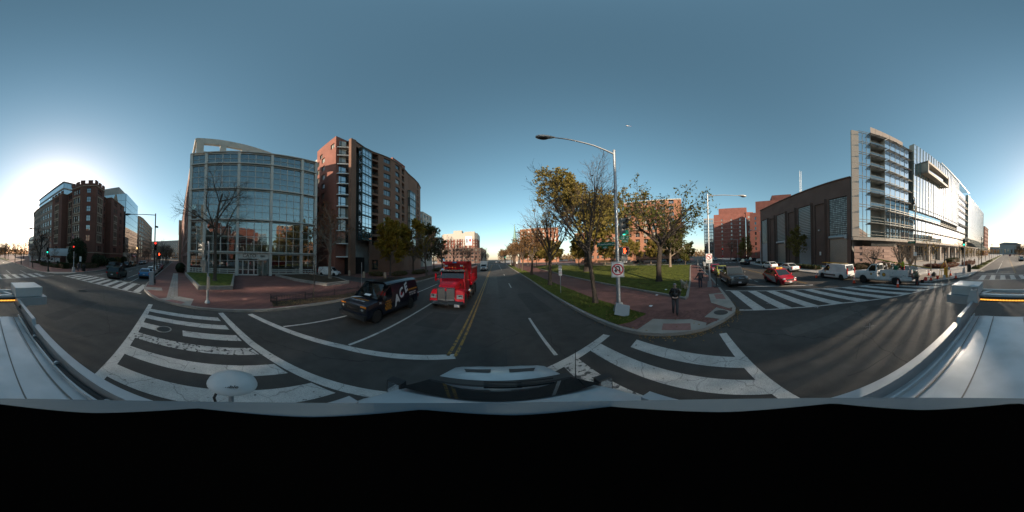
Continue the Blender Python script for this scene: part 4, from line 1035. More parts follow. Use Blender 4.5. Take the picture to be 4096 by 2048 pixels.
# ---- old brick apartment house with battlements (left, behind)
M['castle_brick'] = brickmat('castle_brick', (.135, .062, .048), (.115, .054, .043), (.13, .08, .065), .3, .1)
KB = thing('battlemented_brick_house', 'old dark-brick apartment house with battlements and stone-framed windows', 'building', (-33, -46, 0))
KP = Path([(-28.2, -62.6), (-28.2, -54), (-30.6, -54), (-30.6, -48.6), (-29.2, -48.6), (-29.9, -43.6), (-33.2, -40.4), (-38.8, -42.6), (-38.0, -45.0), (-44.4, -47.4), (-45.1, -45.2), (-58.6, -50.1)])
KC = KP.c; ops = []; surr = []
def group(s, n, j, w=.85, gap=.28, tall=1.9):
    zt = 26.4 - 3.3 * j; tot = n * w + (n - 1) * gap
    for i in range(n): a = s - tot / 2 + i * (w + gap); ops.append((a, a + w, zt - tall, zt))
    return (s - tot / 2 - .28, s + tot / 2 + .28, zt - tall - .35, zt + .3)
for j in range(7):
    for s, n in ((4.3, 3), ((KC[2] + KC[3]) / 2, 3), ((KC[4] + KC[5]) / 2, 3), ((KC[6] + KC[7]) / 2, 3), (KC[8] + 1.6, 2), (KC[8] + 4.8, 2), (KC[10] + 4.4, 3), (KC[10] + 10.2, 2)):
        q = group(s, n, j)
        if n == 3 and 0 < j < 6 and not (s > KC[10] and j < 2): surr.append(q)
    if j < 6: group((KC[5] + KC[6]) / 2, 1, j, 1.3)
mb = MB(); wall(mb, KP, 0, 27.0, ops, .25)
loop = [(-58.6, -50.1), (-52, -70), (-36, -66), (-28.2, -62.6)]
for a, b in zip(loop, loop[1:]): mb.quad((*a, 0), (*b, 0), (*b, 26), (*a, 26))
roofpoly(mb, [tuple(p) for p in KP.p] + [(-52, -70), (-36, -66)], 26.2); kid(mb, 'wall', 'castle_brick', KB)
for o in ops: under(KB, window(KB, KP, o, .25, 1 if o[1] - o[0] < 1.2 else 2, 2, 'frame_dark', 'winglass', .06))
for q in surr:
    mb = MB(); w = q[1] - q[0]; m = (q[0] + q[1]) / 2
    for z, h in ((q[2], .5), (q[3], .42)): mb.box((*KP.at(m, .03), z), (w, .12, h), rz=KP.ang(m))
    for s in (q[0] + .13, m - .57, m + .57, q[1] - .13): mb.box((*KP.at(s, .02), (q[2] + q[3]) / 2), (.24, .11, q[3] - q[2]), rz=KP.ang(s))
    kid(mb, 'stone_surround', 'limestone', KB)
mb = MB()
for a, b in zip(KP.p, KP.p[1:]): mb.beam((a.x, a.y, 27.05), (b.x, b.y, 27.05), .5, .25); mb.beam((a.x, a.y, 4.2), (b.x, b.y, 4.2), .3, .3)
kids(mb, 'string_course', 'limestone', KB)
mk = MB().box((0, 0, .55), (1.5, .45, 1.1)).mesh('merlon', 'castle_brick'); ck = MB().box((0, 0, 1.16), (1.6, .55, .14)).mesh('coping', 'limestone')
for s0, s1 in ((0, KC[1]), (KC[4], KC[7])):
    n = int((s1 - s0) / 2.35)
    mb = MB()
    for i in range(n + 1):
        s = s0 + .3 + (s1 - s0 - .6) * i / n; o = under(KB, obj('merlon', mk, KB, (*KP.at(s, -.25), 28.1 if s0 else 27.1), KP.ang(s))); obj('coping', ck, o)
    for i in range(12): mb.beam((*KP.at(s0 + (s1 - s0) * i / 12, -.25), 27.65), (*KP.at(s0 + (s1 - s0) * (i + 1) / 12, -.25), 27.65), .45, 1.0)
    if s0: kid(mb, 'parapet', 'castle_brick', KB)
gp = [KP.at(KC[10] + 2.4, -.1), KP.at(KC[10] + 6.4, -.1)]; mb = MB(); m = KP.at(KC[10] + 4.4, -.1); mb.add([(*gp[0], 27), (*gp[1], 27), (*m, 30.2)], [(0, 1, 2)]); mb.beam((*gp[0], 27), (*m, 30.2), .4, .3); mb.beam((*gp[1], 27), (*m, 30.2), .4, .3); kid(mb, 'gable', 'limestone', KB)
mb = MB(); A, Bq = Vector((-21.0, -48.2, 2.9)), Vector((-26.6, -43.2, 2.9)); d = (Bq - A).normalized(); nrm = Vector((d.y, -d.x, 0)); prev = None
for k in range(11):
    a = pi * k / 10; off = nrm * cos(a) * 1.9 + Vector((0, 0, sin(a) * 2.3)); p, q = A + off, Bq + off + d * sin(a) * .5
    if prev: mb.quad(prev[0], prev[1], q, p)
    prev = (p, q)
mb.add([tuple(A + nrm * cos(pi * k / 10) * 1.9 + Vector((0, 0, sin(pi * k / 10) * 2.3))) for k in range(11)], [range(11)]); mb.add([tuple(Bq + nrm * cos(pi * k / 10) * 1.9 + Vector((0, 0, sin(pi * k / 10) * 2.3)) + d * .4 * sin(pi * k / 10)) for k in range(11)], [range(11)])
aw = kid(mb, 'entrance_awning', mat('canvas', (.36, .40, .42), .8, noise=.05), KB)
for p in (A + nrm * 1.8, A - nrm * 1.8): MB().tube([(p.x, p.y, 0), (p.x, p.y, 3)], .06, 6).build('awning_post', 'galv', aw)
fl = MB().tube([(-29.6, -46, 8.2), (-27.4, -44.8, 10.4)], .05, 6); fp_ = kid(fl, 'flagpole', 'galv', KB)
fg = MB()
for i in range(7):
    x0 = -27.5 - i * .0; z = 10.3 - i * .19; fg.quad((-27.5, -44.85, z), (-28.5, -45.4, z - .75), (-28.5, -45.4, z - .94), (-27.5, -44.85, z - .19), i % 2)
fg.quad((-27.49, -44.83, 10.31), (-27.95, -45.08, 9.95), (-27.95, -45.08, 9.2), (-27.49, -44.83, 9.55), 2); fg.build('flag', ['sign_red', 'sign_white', mat('flag_blue', (.02, .03, .12), .7)], fp_)
mb = MB().prism([(-30.5, -52.3), (-29.6, -52.3), (-29.6, -49.8), (-30.5, -49.8)], 0, 6.3); kid(mb, 'entrance_porch', 'limestone', KB)

defm('beige_stone', (.22, .19, .165), .8, noise=.08); defm('grey_stone', (.30, .29, .28), .8, noise=.08); defm('tan_brick', (.30, .22, .17), .85, noise=.1)
CO, _ = block('curved_stone_office', 'rounded beige stone office left of the battlemented brick house', [(-36, -104), (-32, -99), (-29.8, -92), (-29, -84), (-28.9, -75), (-29.2, -63.3)], [(-45, -63.3), (-55, -104)], 27.7, 'beige_stone', 7, 3.6, 2.0, ev(1.5, 2.7), 1.7, 2.2, 'mirror_glass', nx=2, cornice='beige_stone')
GT = thing('glass_top_storeys', 'blue glass setback storeys rising above the rounded stone office', 'building', (-40, -75, 27))
GP = Path([(-40, -112), (-40, -75), (-52, -75)])
mb = MB().prism([(-40.2, -112), (-40.2, -75.2), (-52, -75.2), (-52, -112)][::-1], 27.5, 44); kid(mb, 'core', 'grey_stone', GT)
for j in range(4):
    panes(GT, GP, .2, GP.c[1] - .1, 28.2 + j * 4.0, 31.2 + j * 4.0, 16, 1, 'mirror_glass', off=.05); panes(GT, GP, GP.c[1] + .1, GP.L, 28.2 + j * 4, 31.2 + j * 4.0, 6, 1, 'mirror_glass', off=.05)
    mb = MB(); 
    for a, b in zip(GP.p, GP.p[1:]): mb.beam((a.x, a.y, 31.7 + j * 4), (b.x, b.y, 31.7 + j * 4), .9, .7)
    kid(mb, 'floor_band', 'grey_stone', GT)
G2 = thing('blue_glass_office', 'blue mirror-glass office with pale stone base behind the brick house', 'building', (-61, -51, 0))
GP = Path([(-51.9, -74.2), (-60.6, -50.8), (-81.9, -58.9)])
mb = MB().prism([(-51.9, -74.2), (-60.5, -51.1), (-81.8, -59.2), (-73, -82)][::1], 4.6, 35.4); kid(mb, 'core', 'grey_stone', G2)
for j in range(8):
    z0, z1 = 5 + j * 3.8, 8.7 + j * 3.8
    panes(G2, GP, .2, GP.c[1] - .1, z0, z1, 10, 1, 'mirror_glass', off=.06); panes(G2, GP, GP.c[1] + .1, GP.L - .1, z0, z1, 12, 1, 'mirror_glass', off=.06)
mb = MB(); bs = Path([(-53, -71.5), (-60.4, -50.4), (-82, -58.6)]); wall(mb, bs, 0, 5, [(bs.c[1] + 3, bs.c[1] + 8, .2, 3.6), (bs.c[1] + 11, bs.c[1] + 18, .2, 3.6)], 1.5); kid(mb, 'stone_base', 'stone_light', G2)
mb = MB().prism([(-55, -74), (-61, -56), (-74, -61), (-69, -78)], 35.3, 40.5); kid(mb, 'penthouse', 'grey_stone', G2)
p, q = bs.at(bs.c[1] + 11, .1), bs.at(bs.c[1] + 16, .1); p2, q2 = bs.at(bs.c[1] + 11, 1.6), bs.at(bs.c[1] + 16, 1.6); mb = MB().quad((*p, 4.2), (*q, 4.2), (*q2, 3.3), (*p2, 3.3)); mb.quad((*p2, 3.3), (*q2, 3.3), (*q2, 2.9), (*p2, 2.9)); kid(mb, 'red_awning', 'sign_red', G2)
block('rounded_stone_block', 'pale stone office with rounded corner far down the left street', [(-96, -96), (-103, -84), (-108, -80.5), (-114, -79.5), (-122, -81.5), (-170, -100)], [(-170, -130), (-110, -130)], 38, 'tan_brick', 9, 3.8, 2.5, ev(3, 5), 3.2, 2.6, cornice='stone_light')
# across the cross street from it, beyond the institute
fx = lambda u, v: uv(u, v)
block('brick_bank_block', 'red brick block with stone cornice down the left street beyond the institute', [fx(-118, 2.4), fx(-79, 2.4)], [fx(-79, 40), fx(-118, 40)], 27.5, 'apt_red', 7, 3.5, 1.5, ev(2, 3.2), 1.3, 2.0, cornice='stone_light')
block('distant_brick_block', 'narrow brick block closing the right side of the left street', [fx(-200, .4), fx(-119, .4)], [fx(-119, 40), fx(-200, 40)], 31, 'tan_brick', 8, 3.5, 1.5, ev(2, 3.6), 1.4, 2.0, cornice='stone_light')
block('distant_office_block', 'grey block at the far end of the left street', [fx(-300, -70), fx(-245, 10)], [fx(-330, 10)], 30, 'grey_stone', 7, 3.6, 2, ev(2, 4), 2, 2)
# ---- right: red brick blocks
M['salmon_brick'] = brickmat('salmon_brick', (.30, .115, .088), (.26, .10, .078), (.27, .15, .13), .4, .12)
RB, RP = block('red_brick_tower', 'broad salmon-brick apartment slab at the end of the right street', [(124.5, 27.5), (126, 3)], [(150, 4), (150, 28)], 34.5, 'salmon_brick', 9, 3.0, 5.0, lambda P: [6.3, 13.7, 20.3], 1.1, 1.7, 'winglass_blind', 'frame_white', nx=1)
mb = MB()
for z in (8, 11, 14, 17, 20, 23, 26, 29): mb.beam((124.4, 27.4, z), (125.9, 3.1, z), .1, .25)
kid(mb, 'stone_band', 'pink_stone', RB); mb = MB().prism([(127, 24), (127, 2), (140, 2), (140, 24)][::-1], 34.4, 40); kid(mb, 'upper_storey', 'salmon_brick', RB)
block('red_brick_flats', 'red brick flats with bay column right of the salmon-brick slab', [(126.4, 2.6), (127, -3)], [(150, -3), (150, 3)], 36, 'salmon_brick', 10, 3.0, 4, lambda P: [2.8], 2.6, 1.9, 'winglass_blind', 'frame_white')
R2, _ = block('stepped_brick_block', 'stepped red brick block peering over the brown hall', [(102, -.3), (100, -9), (94, -26)], [(120, -30), (125, -5)], 29, 'salmon_brick', 8, 3.2, 2, lambda P: [3.5], 1.2, 1.8)
mb = MB().prism([(101.5, -4), (97, -20), (115, -28), (120, -6)][::1], 29, 36.5); kid(mb, 'upper_storey', 'salmon_brick', R2)
mb = MB().prism([(99, -14), (95, -25), (112, -30), (116, -14)], 36.4, 40); kid(mb, 'top_storey', 'salmon_brick', R2)
block('glass_sliver_block', 'pale glass block left of the salmon-brick slab', [(150, 43), (152, 33)], [(170, 33), (170, 45)], 38, 'grey_stone', 11, 3.2, 2, ev(1.2, 2.2), 1.8, 2.6, 'mirror_glass')
# ---- beyond the park
M['orange_brick'] = brickmat('orange_brick', (.33, .15, .09), (.29, .13, .08), (.30, .2, .15), .4, .12)
OR, ORP = block('orange_brick_flats', 'orange brick flats with recessed balconies behind the park trees', [(64.5, 62), (77.5, 34)], [(95, 42), (82, 70)], 33.5, 'orange_brick', 9, 3.5, 3.2, ev(2.6, 4.6), 2.6, 2.2, 'winglass', 'frame_white', .9, cornice='stone_light')
block('low_brick_flats', 'lower red brick flats left of the orange flats behind the park', [(50, 92), (64, 63)], [(80, 70), (66, 100)], 19, 'orange_brick', 5, 3.4, 2.6, ev(2, 3.6), 1.7, 1.8, 'winglass', 'frame_white', cornice='stone_light')
block('corner_brick_flats', 'brick flats with deep cornice seen through the bare avenue trees', [(24.5, 150), (38, 141), (56, 133)], [(66, 160), (30, 175)], 31, 'orange_brick', 8, 3.5, 2.6, ev(2, 3.4), 1.6, 1.9, 'winglass_blind', 'frame_white', cornice='stone_light')
st = thing('church_steeple', 'slender green copper church steeple above the avenue trees', 'steeple', (26, 200, 0))
MB().box((0, 0, 12), (6, 6, 24)).build('tower', 'tan_brick', st); MB().lathe([(3.4, 24), (1.6, 34), (.15, 48)], 8).build('spire', mat('copper', (.16, .28, .24), .6), st)
# ---- ahead on the left: sunlit block with advertising banner
LB, LP = block('sunlit_hotel_block', 'sunlit brick and cream block ahead carrying a large banner', [(-62, 190), (-58, 184), (-22, 184), (-19, 188), (-18.6, 215)], [(-62, 215)], 34.5, 'apt_red', 9, 3.3, 3, ev(3, 3.6), 1.4, 1.8, 'winglass_blind', 'frame_white')
mb = MB()
for a, b in zip(LP.p, LP.p[1:]): mb.beam((a.x, a.y - .1, 31), (b.x, b.y - .1, 31), .5, 7)
for x in (-51, -43.5, -34.5, -29.5): mb.box((x, 183.85, 17), (1.6, .3, 22))
kid(mb, 'cream_facing', 'cream_panel', LB); mb = MB().prism([(-47, 186), (-37, 186), (-37, 196), (-47, 196)], 34.4, 38.2); kid(mb, 'roof_house', 'cream_panel', LB)
mb = MB().prism([(-34, 187), (-22, 187), (-22, 196), (-34, 196)], 34.4, 36.6); kid(mb, 'roof_house', 'cream_panel', LB)
bn = MB().box((-28.6, 183.55, 25.3), (7.6, .15, 10.6)); bn = kid(bn, 'banner', 'sign_white', LB)
defm('banner_blue', (.10, .14, .2), .6); MB().box((-30.6, 183.42, 25.2), (1.9, .06, 4.2)).box((-30.6, 183.42, 27.8), (1.2, .06, 1)).build('printed_bottle', 'banner_blue', bn); MB().blob((-27.0, 183.45, 26), (1.2, .06, 1.9)).build('printed_fruit', 'sign_red', bn)
MB().add([(-31.6, 183.4, 20.4), (-25.4, 183.4, 20.4), (-26.6, 183.4, 22), (-28.6, 183.4, 23.2), (-30.4, 183.4, 21.8)], [range(5)]).build('printed_cloth', 'blank', bn)
block('dark_low_block', 'low dark brick block below the sunlit hotel ahead', [(-60, 165), (-20, 160), (-13.5, 164), (-13.5, 185)], [(-60, 183)], 15.5, 'hall_brick', 4, 3.5, 2, ev(3, 4), 2, 1.8)
block('avenue_end_block', 'tan block far along the avenue on the left', [(-24, 236), (-17, 236), (-15, 320)], [(-40, 320)], 21, 'tan_brick', 6, 3.4, 2, ev(2, 4), 1.6, 1.8, 'winglass_blind')
block('pale_slab_block', 'pale slab just past the curved apartment block', [(-39, 76), (-36.2, 78), (-36, 90)], [(-50, 90), (-50, 76)], 30, 'stone_light', 8, 3.4, 3, ev(2, 3.6), 1.8, 1.9)
# ---- behind, far: library and blocks
LIB = thing('domed_library', 'low classical stone library closing the avenue behind', 'building', (-14, -300, 0))
lp = Path([(-34, -296), (26, -296)][::-1] if False else [(26, -296), (-34, -296)][::-1]); lp = Path([(26, -296), (-34, -296)])
lp = Path([(-44, -296), (30, -296)][::-1]); lp = Path([(-44, -297), (30, -297)])
mb = MB().prism([(30, -297), (30, -330), (-44, -330), (-44, -297)][::-1], 0, 13); mb.prism([(12, -296), (12, -310), (-26, -310), (-26, -296)][::-1], 0, 18.5); kid(mb, 'wall', 'grey_stone', LIB)
mb = MB()
for x in range(-40, 30, 6): mb.box((x, -295.9 if -26 < x < 12 else -296.9, 6), (2.2, .3, 7))
kids(mb, 'arched_window', 'winglass', LIB)
mb = MB().add([(14, -294, 18.5), (-28, -294, 18.5), (-28, -312, 18.5), (14, -312, 18.5), (4, -303, 22), (-18, -303, 22)], [(0, 4, 5, 1), (1, 5, 2), (2, 5, 4, 3), (3, 4, 0)]); kid(mb, 'roof', 'roofing', LIB)
block('grey_glass_block', 'grey terraced glass block behind the library on the right', [(36, -286), (34, -310), (60, -330)][::-1], [(80, -290)], 36, 'grey_stone', 9, 3.6, 2, ev(2, 4), 3, 2.2, 'mirror_glass')
block('hazy_terraced_block', 'hazy terraced block at far left beyond the avenue trees', [(-90, -240), (-62, -212)], [(-90, -190), (-120, -215)], 22, 'grey_stone', 5, 4, 2, ev(2, 4), 3, 2.2, 'mirror_glass')
block('hazy_low_block', 'hazy flat-roofed block left of the rounded stone office', [(-58, -200), (-48, -160), (-48, -120)], [(-80, -120), (-80, -200)], 20, 'grey_stone', 5, 3.8, 2, ev(2, 4), 3, 2.2, 'mirror_glass')
block('brick_end_block', 'red brick block at the far end of the glass office', [(19.6, -146), (18.6, -168)], [(40, -168), (40, -146)], 27, 'apt_red', 7, 3.6, 2, ev(2, 3.4), 1.6, 2, cornice='limestone')
# ------------------------------------------------------------------ street furniture
def facing(dx, dy): return atan2(dx, -dy)          # rz that turns local -y towards (dx, dy)
def tocam(x, y): return facing(-x, -y)
def rig(parent, loc, rz, name): o = obj(name, None, parent, loc, rz); return o
SIGC = {}
def signal(parent, loc, rz, lit, body='signal_black', vis=None):
    """three-lens head; front is local -y"""
    key = (body,)
    if key not in SIGC:
        h = MB().box((0, .08, .52), (.34, .2, 1.06)); h.box((0, .2, .52), (.1, .12, .5))
        v = MB()
        for k in range(3):
            n = 12; z = .18 + k * .34; o = len(v.v)
            for j in range(n + 1):
                a = pi * (-.22 + 1.44 * j / n); 
                for y, r in ((-.02, .155), (-.30, .15)): v.v.append((cos(a) * r, y - (.02 if False else 0), z + sin(a) * r))
            for j in range(n): v.f.append([o + 2 * j, o + 2 * j + 1, o + 2 * j + 3, o + 2 * j + 2]); v.m.append(0)
        SIGC[key] = (h.mesh('signal_head', body), v.mesh('visor', body, 60))
    h, v = SIGC[key]; o = obj('signal_head', h, parent, loc, rz); obj('visor', v, o)
    for k, c in ((0, 'green'), (1, 'amber'), (2, 'red')):
        m = {'green': 'green_on', 'red': 'red_on'}.get(c) if lit == c else 'lens_dark'
        if (m,) not in SIGC: SIGC[(m,)] = MB().blob((0, 0, 0), (.135, .045, .135), 0, 12, 6).mesh('lens', m, 180)
        obj('lens', SIGC[(m,)], o, (0, -.025, .18 + k * .34))
    return o
def pedhead(parent, loc, rz, hand=True, body='signal_black'):
    o = MB().box((0, .1, .42), (.42, .24, .84)).box((0, -.08, .84), (.46, .2, .03)).box((-.22, -.08, .64), (.03, .2, .42)).box((.22, -.08, .64), (.03, .2, .42)).box((0, -.08, .41), (.46, .2, .03)).build('pedestrian_signal', body, parent, loc=loc, rz=rz)
    MB().box((0, -.03, .64), (.36, .02, .36)).build('screen', 'lens_dark', o)
    if hand:
        m = MB().box((0, -.05, .58), (.13, .012, .13)).box((.085, -.05, .6), (.035, .012, .12), ry=.6)
        for i in range(4): m.box((-.05 + i * .034, -.05, .70), (.026, .012, .14 + (.03 if i in (1, 2) else 0)))
        m.box((0, -.05, .5), (.08, .012, .06)); m.build('raised_hand', 'hand_on', o)
    return o
def cobra(parent, loc, rz, dark=False, s=1.):
    """cobra-head luminaire pointing along local +x"""
    m = MB(); n = 12; prof = [(0, .05, .05), (.12, .08, .07), (.3, .15, .1), (.55, .19, .12), (.75, .17, .1), (.86, .08, .05)]; o = 0
    for x, w, h in prof:
        for j in range(n): a = 2 * pi * j / n; m.v.append((x * s, cos(a) * w * s, (sin(a) * h + .02) * s))
    for i in range(len(prof) - 1):
        for j in range(n): m.f.append([i * n + j, i * n + (j + 1) % n, (i + 1) * n + (j + 1) % n, (i + 1) * n + j]); m.m.append(0)
    m.f.append([(len(prof) - 1) * n + j for j in range(n)]); m.m.append(0)
    h = m.build('lamp_head', 'pole_black' if dark else 'lamp_shell', parent, 180, loc=loc, rz=rz); MB().blob((.52 * s, 0, -.06 * s), (.24 * s, .155 * s, .09 * s), 0, 14, 8).build('lens', 'lens_glass', h, 180); return h
def board(parent, w, h, z, rz, m='sign_white', y=-.14, edge=None, name='sign_board', off=0., back='galv'):
    o = MB().box((off, y, 0), (w, .012, h)).build(name, m, parent, loc=(0, 0, z), rz=rz)
    if edge:
        e = MB(); t = .014
        for q in (-1, 1): e.box((off + q * (w / 2 - .03), y - .008, 0), (t, .008, h - .05)); e.box((off, y - .008, q * (h / 2 - .03)), (w - .05, .008, t))
        e.build('border', edge, o)
    return o
def ban(o, r, cz, arrow, y=-.152, ang=-.75):
    m = MB(); n = 36; w = r * .2
    for j in range(n):
        a, b = 2 * pi * j / n, 2 * pi * (j + 1) / n
        m.quad(((r - w) * cos(a), y, cz + (r - w) * sin(a)), (r * cos(a), y, cz + r * sin(a)), (r * cos(b), y, cz + r * sin(b)), ((r - w) * cos(b), y, cz + (r - w) * sin(b)))
    m.build('prohibition_ring', 'sign_red', o); MB().box((0, y - .004, cz), (2 * r - w, .004, w * .85), ry=-ang).build('prohibition_bar', 'sign_red', o)
    m = MB()
    for q in arrow: m.add([(x * r, y + .002, cz + z * r) for x, z in q], [range(len(q))])
    m.build('arrow', 'sign_black', o)
def arc(cx, cz, r0, r1, a0, a1, n=10):
    return [[(cx + r0 * cos(a), cz + r0 * sin(a)), (cx + r1 * cos(a), cz + r1 * sin(a)), (cx + r1 * cos(b), cz + r1 * sin(b)), (cx + r0 * cos(b), cz + r0 * sin(b))] for a, b in [(a0 + (a1 - a0) * i / n, a0 + (a1 - a0) * (i + 1) / n) for i in range(n)]]
UT = arc(.02, .22, .22, .44, 0, pi) + [[(.24, .22), (.46, .22), (.46, -.55), (.24, -.55)], [(-.42, .22), (-.2, .22), (-.2, -.1), (-.42, -.1)], [(-.62, -.1), (0, -.1), (-.31, -.55)]]
LT = arc(.0, -.1, .1, .34, 0, pi / 2) + [[(.1, -.1), (.34, -.1), (.34, -.6), (.1, -.6)], [(-.25, 0), (0, 0), (0, .24), (-.25, .24)], [(-.25, -.15), (-.25, .39), (-.66, .12)]]
def taper(parent, h, r0, r1, m, name='pole', n=10, z0=0.): return MB().tube([(0, 0, z0), (0, 0, h)], [r0, r1], n).build(name, m, parent, 50)

# the big pole by the park corner
t = thing('signal_lamp_pole', 'grey lamp and signal pole with no-U-turn sign at the park corner', 'lamp post', (6.42, 6.8, .15))
taper(t, 10.3, .125, .075, 'galv', n=8); MB().add([(x * a, y * a, z) for z, a in ((0, .24), (.55, .15)) for x, y in ((-1, -1), (1, -1), (1, 1), (-1, 1))], [(0, 1, 5, 4), (1, 2, 6, 5), (2, 3, 7, 6), (3, 0, 4, 7), (4, 5, 6, 7)]).build('base_box', 'galv', t)
MB().lathe([(.09, 10.3), (.09, 10.38), (.03, 10.46)], 8).build('finial', 'galv', t)
MB().tube([(0, 0, 10.05), (-1.2, .3, 10.45), (-2.6, .65, 10.72), (-3.3, .82, 10.78)], [.06, .05, .045, .04], 8).build('bracket_arm', 'galv', t, 60)
cobra(t, (-3.25, .81, 10.78), atan2(.25, -1), s=1.15)
f = facing(.05, -1)
sg = signal(t, (.34, -.2, 4.45), f, 'green', 'signal_grey')
MB().beam((0, 0, 4.75), (.32, -.05, 4.75), .05, .05).beam((0, 0, 5.3), (.32, -.05, 5.3), .05, .05).split('signal_bracket', 'galv', t)
pedhead(t, (.42, -.15, 2.95), facing(-.3, -1), True, 'signal_grey'); MB().beam((0, 0, 3.1), (.45, -.1, 3.1), .04, .04).beam((0, 0, 3.75), (.45, -.1, 3.75), .04, .04).split('signal_bracket', 'galv', t)
o = board(t, .72, .88, 2.52, tocam(6.5, 6.9) - .05, edge='sign_black'); ban(o, .33, 0, UT)
def street_sign(parent, z, rz, txt, small, w, off, num):
    o = board(parent, w, .24, z, rz, 'sign_green', -.1, off=off, name='street_sign')
    text(txt, .19 if len(txt) < 4 else .15, 'sign_white', o, (off - .08, -.108, 0), (pi / 2, 0, 0), extrude=.002); text(small[0], .09, 'sign_white', o, (off + w / 2 - .08, -.108, .055), (pi / 2, 0, 0), extrude=.002); text(small[1], .09, 'sign_white', o, (off + w / 2 - .08, -.108, -.055), (pi / 2, 0, 0), extrude=.002)
    p = MB().box((off * 1.1, -.1, -.2), (.36, .012, .13)).build('block_number', 'sign_green', o); text(num, .11, 'sign_white', p, (off * 1.1, -.108, -.2), (pi / 2, 0, 0), extrude=.002)
street_sign(t, 4.0, tocam(6.5, 6.9) - .35, 'Massachusetts', ('Ave', 'NW'), 1.1, -.66, '1000'); street_sign(t, 4.32, tocam(6.5, 6.9) + .15, '10', ('St', 'NW'), .55, .4, '1000')
MB().tube([(0, 0, 7.2), (-.25, -.1, 7.25)], .05, 8).blob((-.27, -.1, 7.1), (.07, .07, .12), 0, 8, 6).build('detector', 'signal_grey', t)
MB().lathe([(.13, 1.5), (.13, 1.53)], 12).lathe([(.13, 1.15), (.13, 1.18)], 12).split('strap', 'galv', t)
ld = MB().box((0, 0, 0), (.78, .025, .72)).build('leaning_plate', 'metal_panel', label='square grey metal plate leaning on the big pole base', cat='plate'); ld.location = (6.05, 6.15, .46); ld.rotation_euler = (-.75, .28, tocam(6, 6.1) + .1)

def lamp_pole(loc, h, label, arm, m='galv', dark=False, base=.2):
    t = thing('street_lamp', label, 'lamp post', (*loc, PZ)); taper(t, h, .11, .065, m)
    MB().add([(x * a, y * a, z) for z, a in ((0, base), (.6, base * .7)) for x, y in ((-1, -1), (1, -1), (1, 1), (-1, 1))], [(0, 1, 5, 4), (1, 2, 6, 5), (2, 3, 7, 6), (3, 0, 4, 7), (4, 5, 6, 7)]).build('base_box', m, t)
    dx, dy, dz = arm; L = hypot(dx, dy); MB().tube([(0, 0, h - .2), (dx * .5, dy * .5, h - .2 + dz * .75), (dx, dy, h - .2 + dz)], [.05, .045, .04], 8).build('bracket_arm', m, t, 60); cobra(t, (dx * .98, dy * .98, h - .2 + dz), atan2(dy, dx), dark); return t
t = lamp_pole((15.5, 4.0), 9.45, 'grey lamp post with no-left-turn sign beside the dog walker', (1.2, -3.0, .2))
o = board(t, .6, .92, 2.85, tocam(15.5, 4), edge=None); ban(o, .27, .15, LT); text('7-9:30AM\n4-6:30PM', .1, 'sign_green', o, (0, -.15, -.27), (pi / 2, 0, 0), extrude=.002)
ps_ = thing('sign_stand', 'dark portable sign stand with flat base beside the no-left-turn post', 'sign stand', (15.75, 3.4, PZ)); MB().box((0, 0, .04), (.9, .6, .08), rz=.4).build('base', 'iron', ps_); MB().box((.1, 0, 1.0), (.09, .09, 1.9), rz=.4).box((-.05, 0, 1.0), (.05, .05, 1.7), rz=.4).build('post', 'iron', ps_)
t = lamp_pole((-17.3, -9.75), 8.65, 'black lamp post with red signal beside the grey cabinet', (1.4, -2.7, .1), 'pole_black', True)
signal(t, (.1, .15, 4.05), tocam(-17.3, -9.8), 'red'); pedhead(t, (.2, .75, 2.95), tocam(-17, -9), True); MB().beam((0, 0, 3.4), (.2, .75, 3.4), .05, .05).split('signal_bracket', 'pole_black', t); MB().box((.12, .3, 6.9), (.35, .2, .2)).build('detector', 'pole_black', t)
cb = MB().box((0, 0, .78), (.62, .5, 1.5)).box((0, 0, .06), (.7, .58, .12)).build('control_cabinet', 'galv', loc=(-16.35, -9.5, PZ), rz=UANG, label='grey metal control cabinet at the foot of the black lamp post', cat='cabinet')
t = thing('signal_pole', 'short grey signal pole seen from behind on the brick corner', 'signal', (-11.42, -2.1, PZ)); taper(t, 4.45, .075, .07, 'galv'); MB().lathe([(.2, 0), (.19, .06), (.1, .22)], 12).build('base', 'galv', t)
signal(t, (-.02, -.42, 3.3), facing(-.2, -1), None, 'signal_grey'); MB().beam((0, 0, 3.5), (0, -.5, 3.5), .05, .05).beam((0, 0, 4.15), (0, -.5, 4.15), .05, .05).split('signal_bracket', 'galv', t)
o = pedhead(t, (.0, -.3, 2.25), facing(-.3, -1), False, 'signal_grey'); MB().box((.05, .05, 1.5), (.3, .2, .9)).build('junction_box', 'signal_grey', t)
t = lamp_pole((-11.8, -27.4), 7.9, 'black lamp post with green signal before the brick driveway', (2.8, -.6, .1), 'pole_black', True); signal(t, (.3, .25, 3.4), tocam(-11.8, -27.5), 'green'); pedhead(t, (.1, .2, 2.3), facing(.9, .5), False)
t = thing('signal_pole', 'grey signal pole with red light by the trimmed hedge', 'signal', (-16.3, -25.8, PZ)); taper(t, 4.8, .09, .08, 'galv'); MB().add([(x * a, y * a, z) for z, a in ((0, .27), (.9, .2)) for x, y in ((-1, -1), (1, -1), (1, 1), (-1, 1))], [(0, 1, 5, 4), (1, 2, 6, 5), (2, 3, 7, 6), (3, 0, 4, 7), (4, 5, 6, 7)]).build('base_box', 'galv', t)
signal(t, (.25, .25, 3.85), tocam(-16, -25.5), 'red'); MB().box((.9, .3, 4.7), (.9, .02, .2), rz=.6).build('street_sign', 'sign_green', t); pedhead(t, (-.35, .1, 2.6), facing(-.8, .6), False)
t = thing('teardrop_lamp', 'tall black pole with teardrop lantern beside the utility truck', 'lamp post', (12.6, -20.2, PZ)); taper(t, 10.2, .12, .09, 'pole_black')
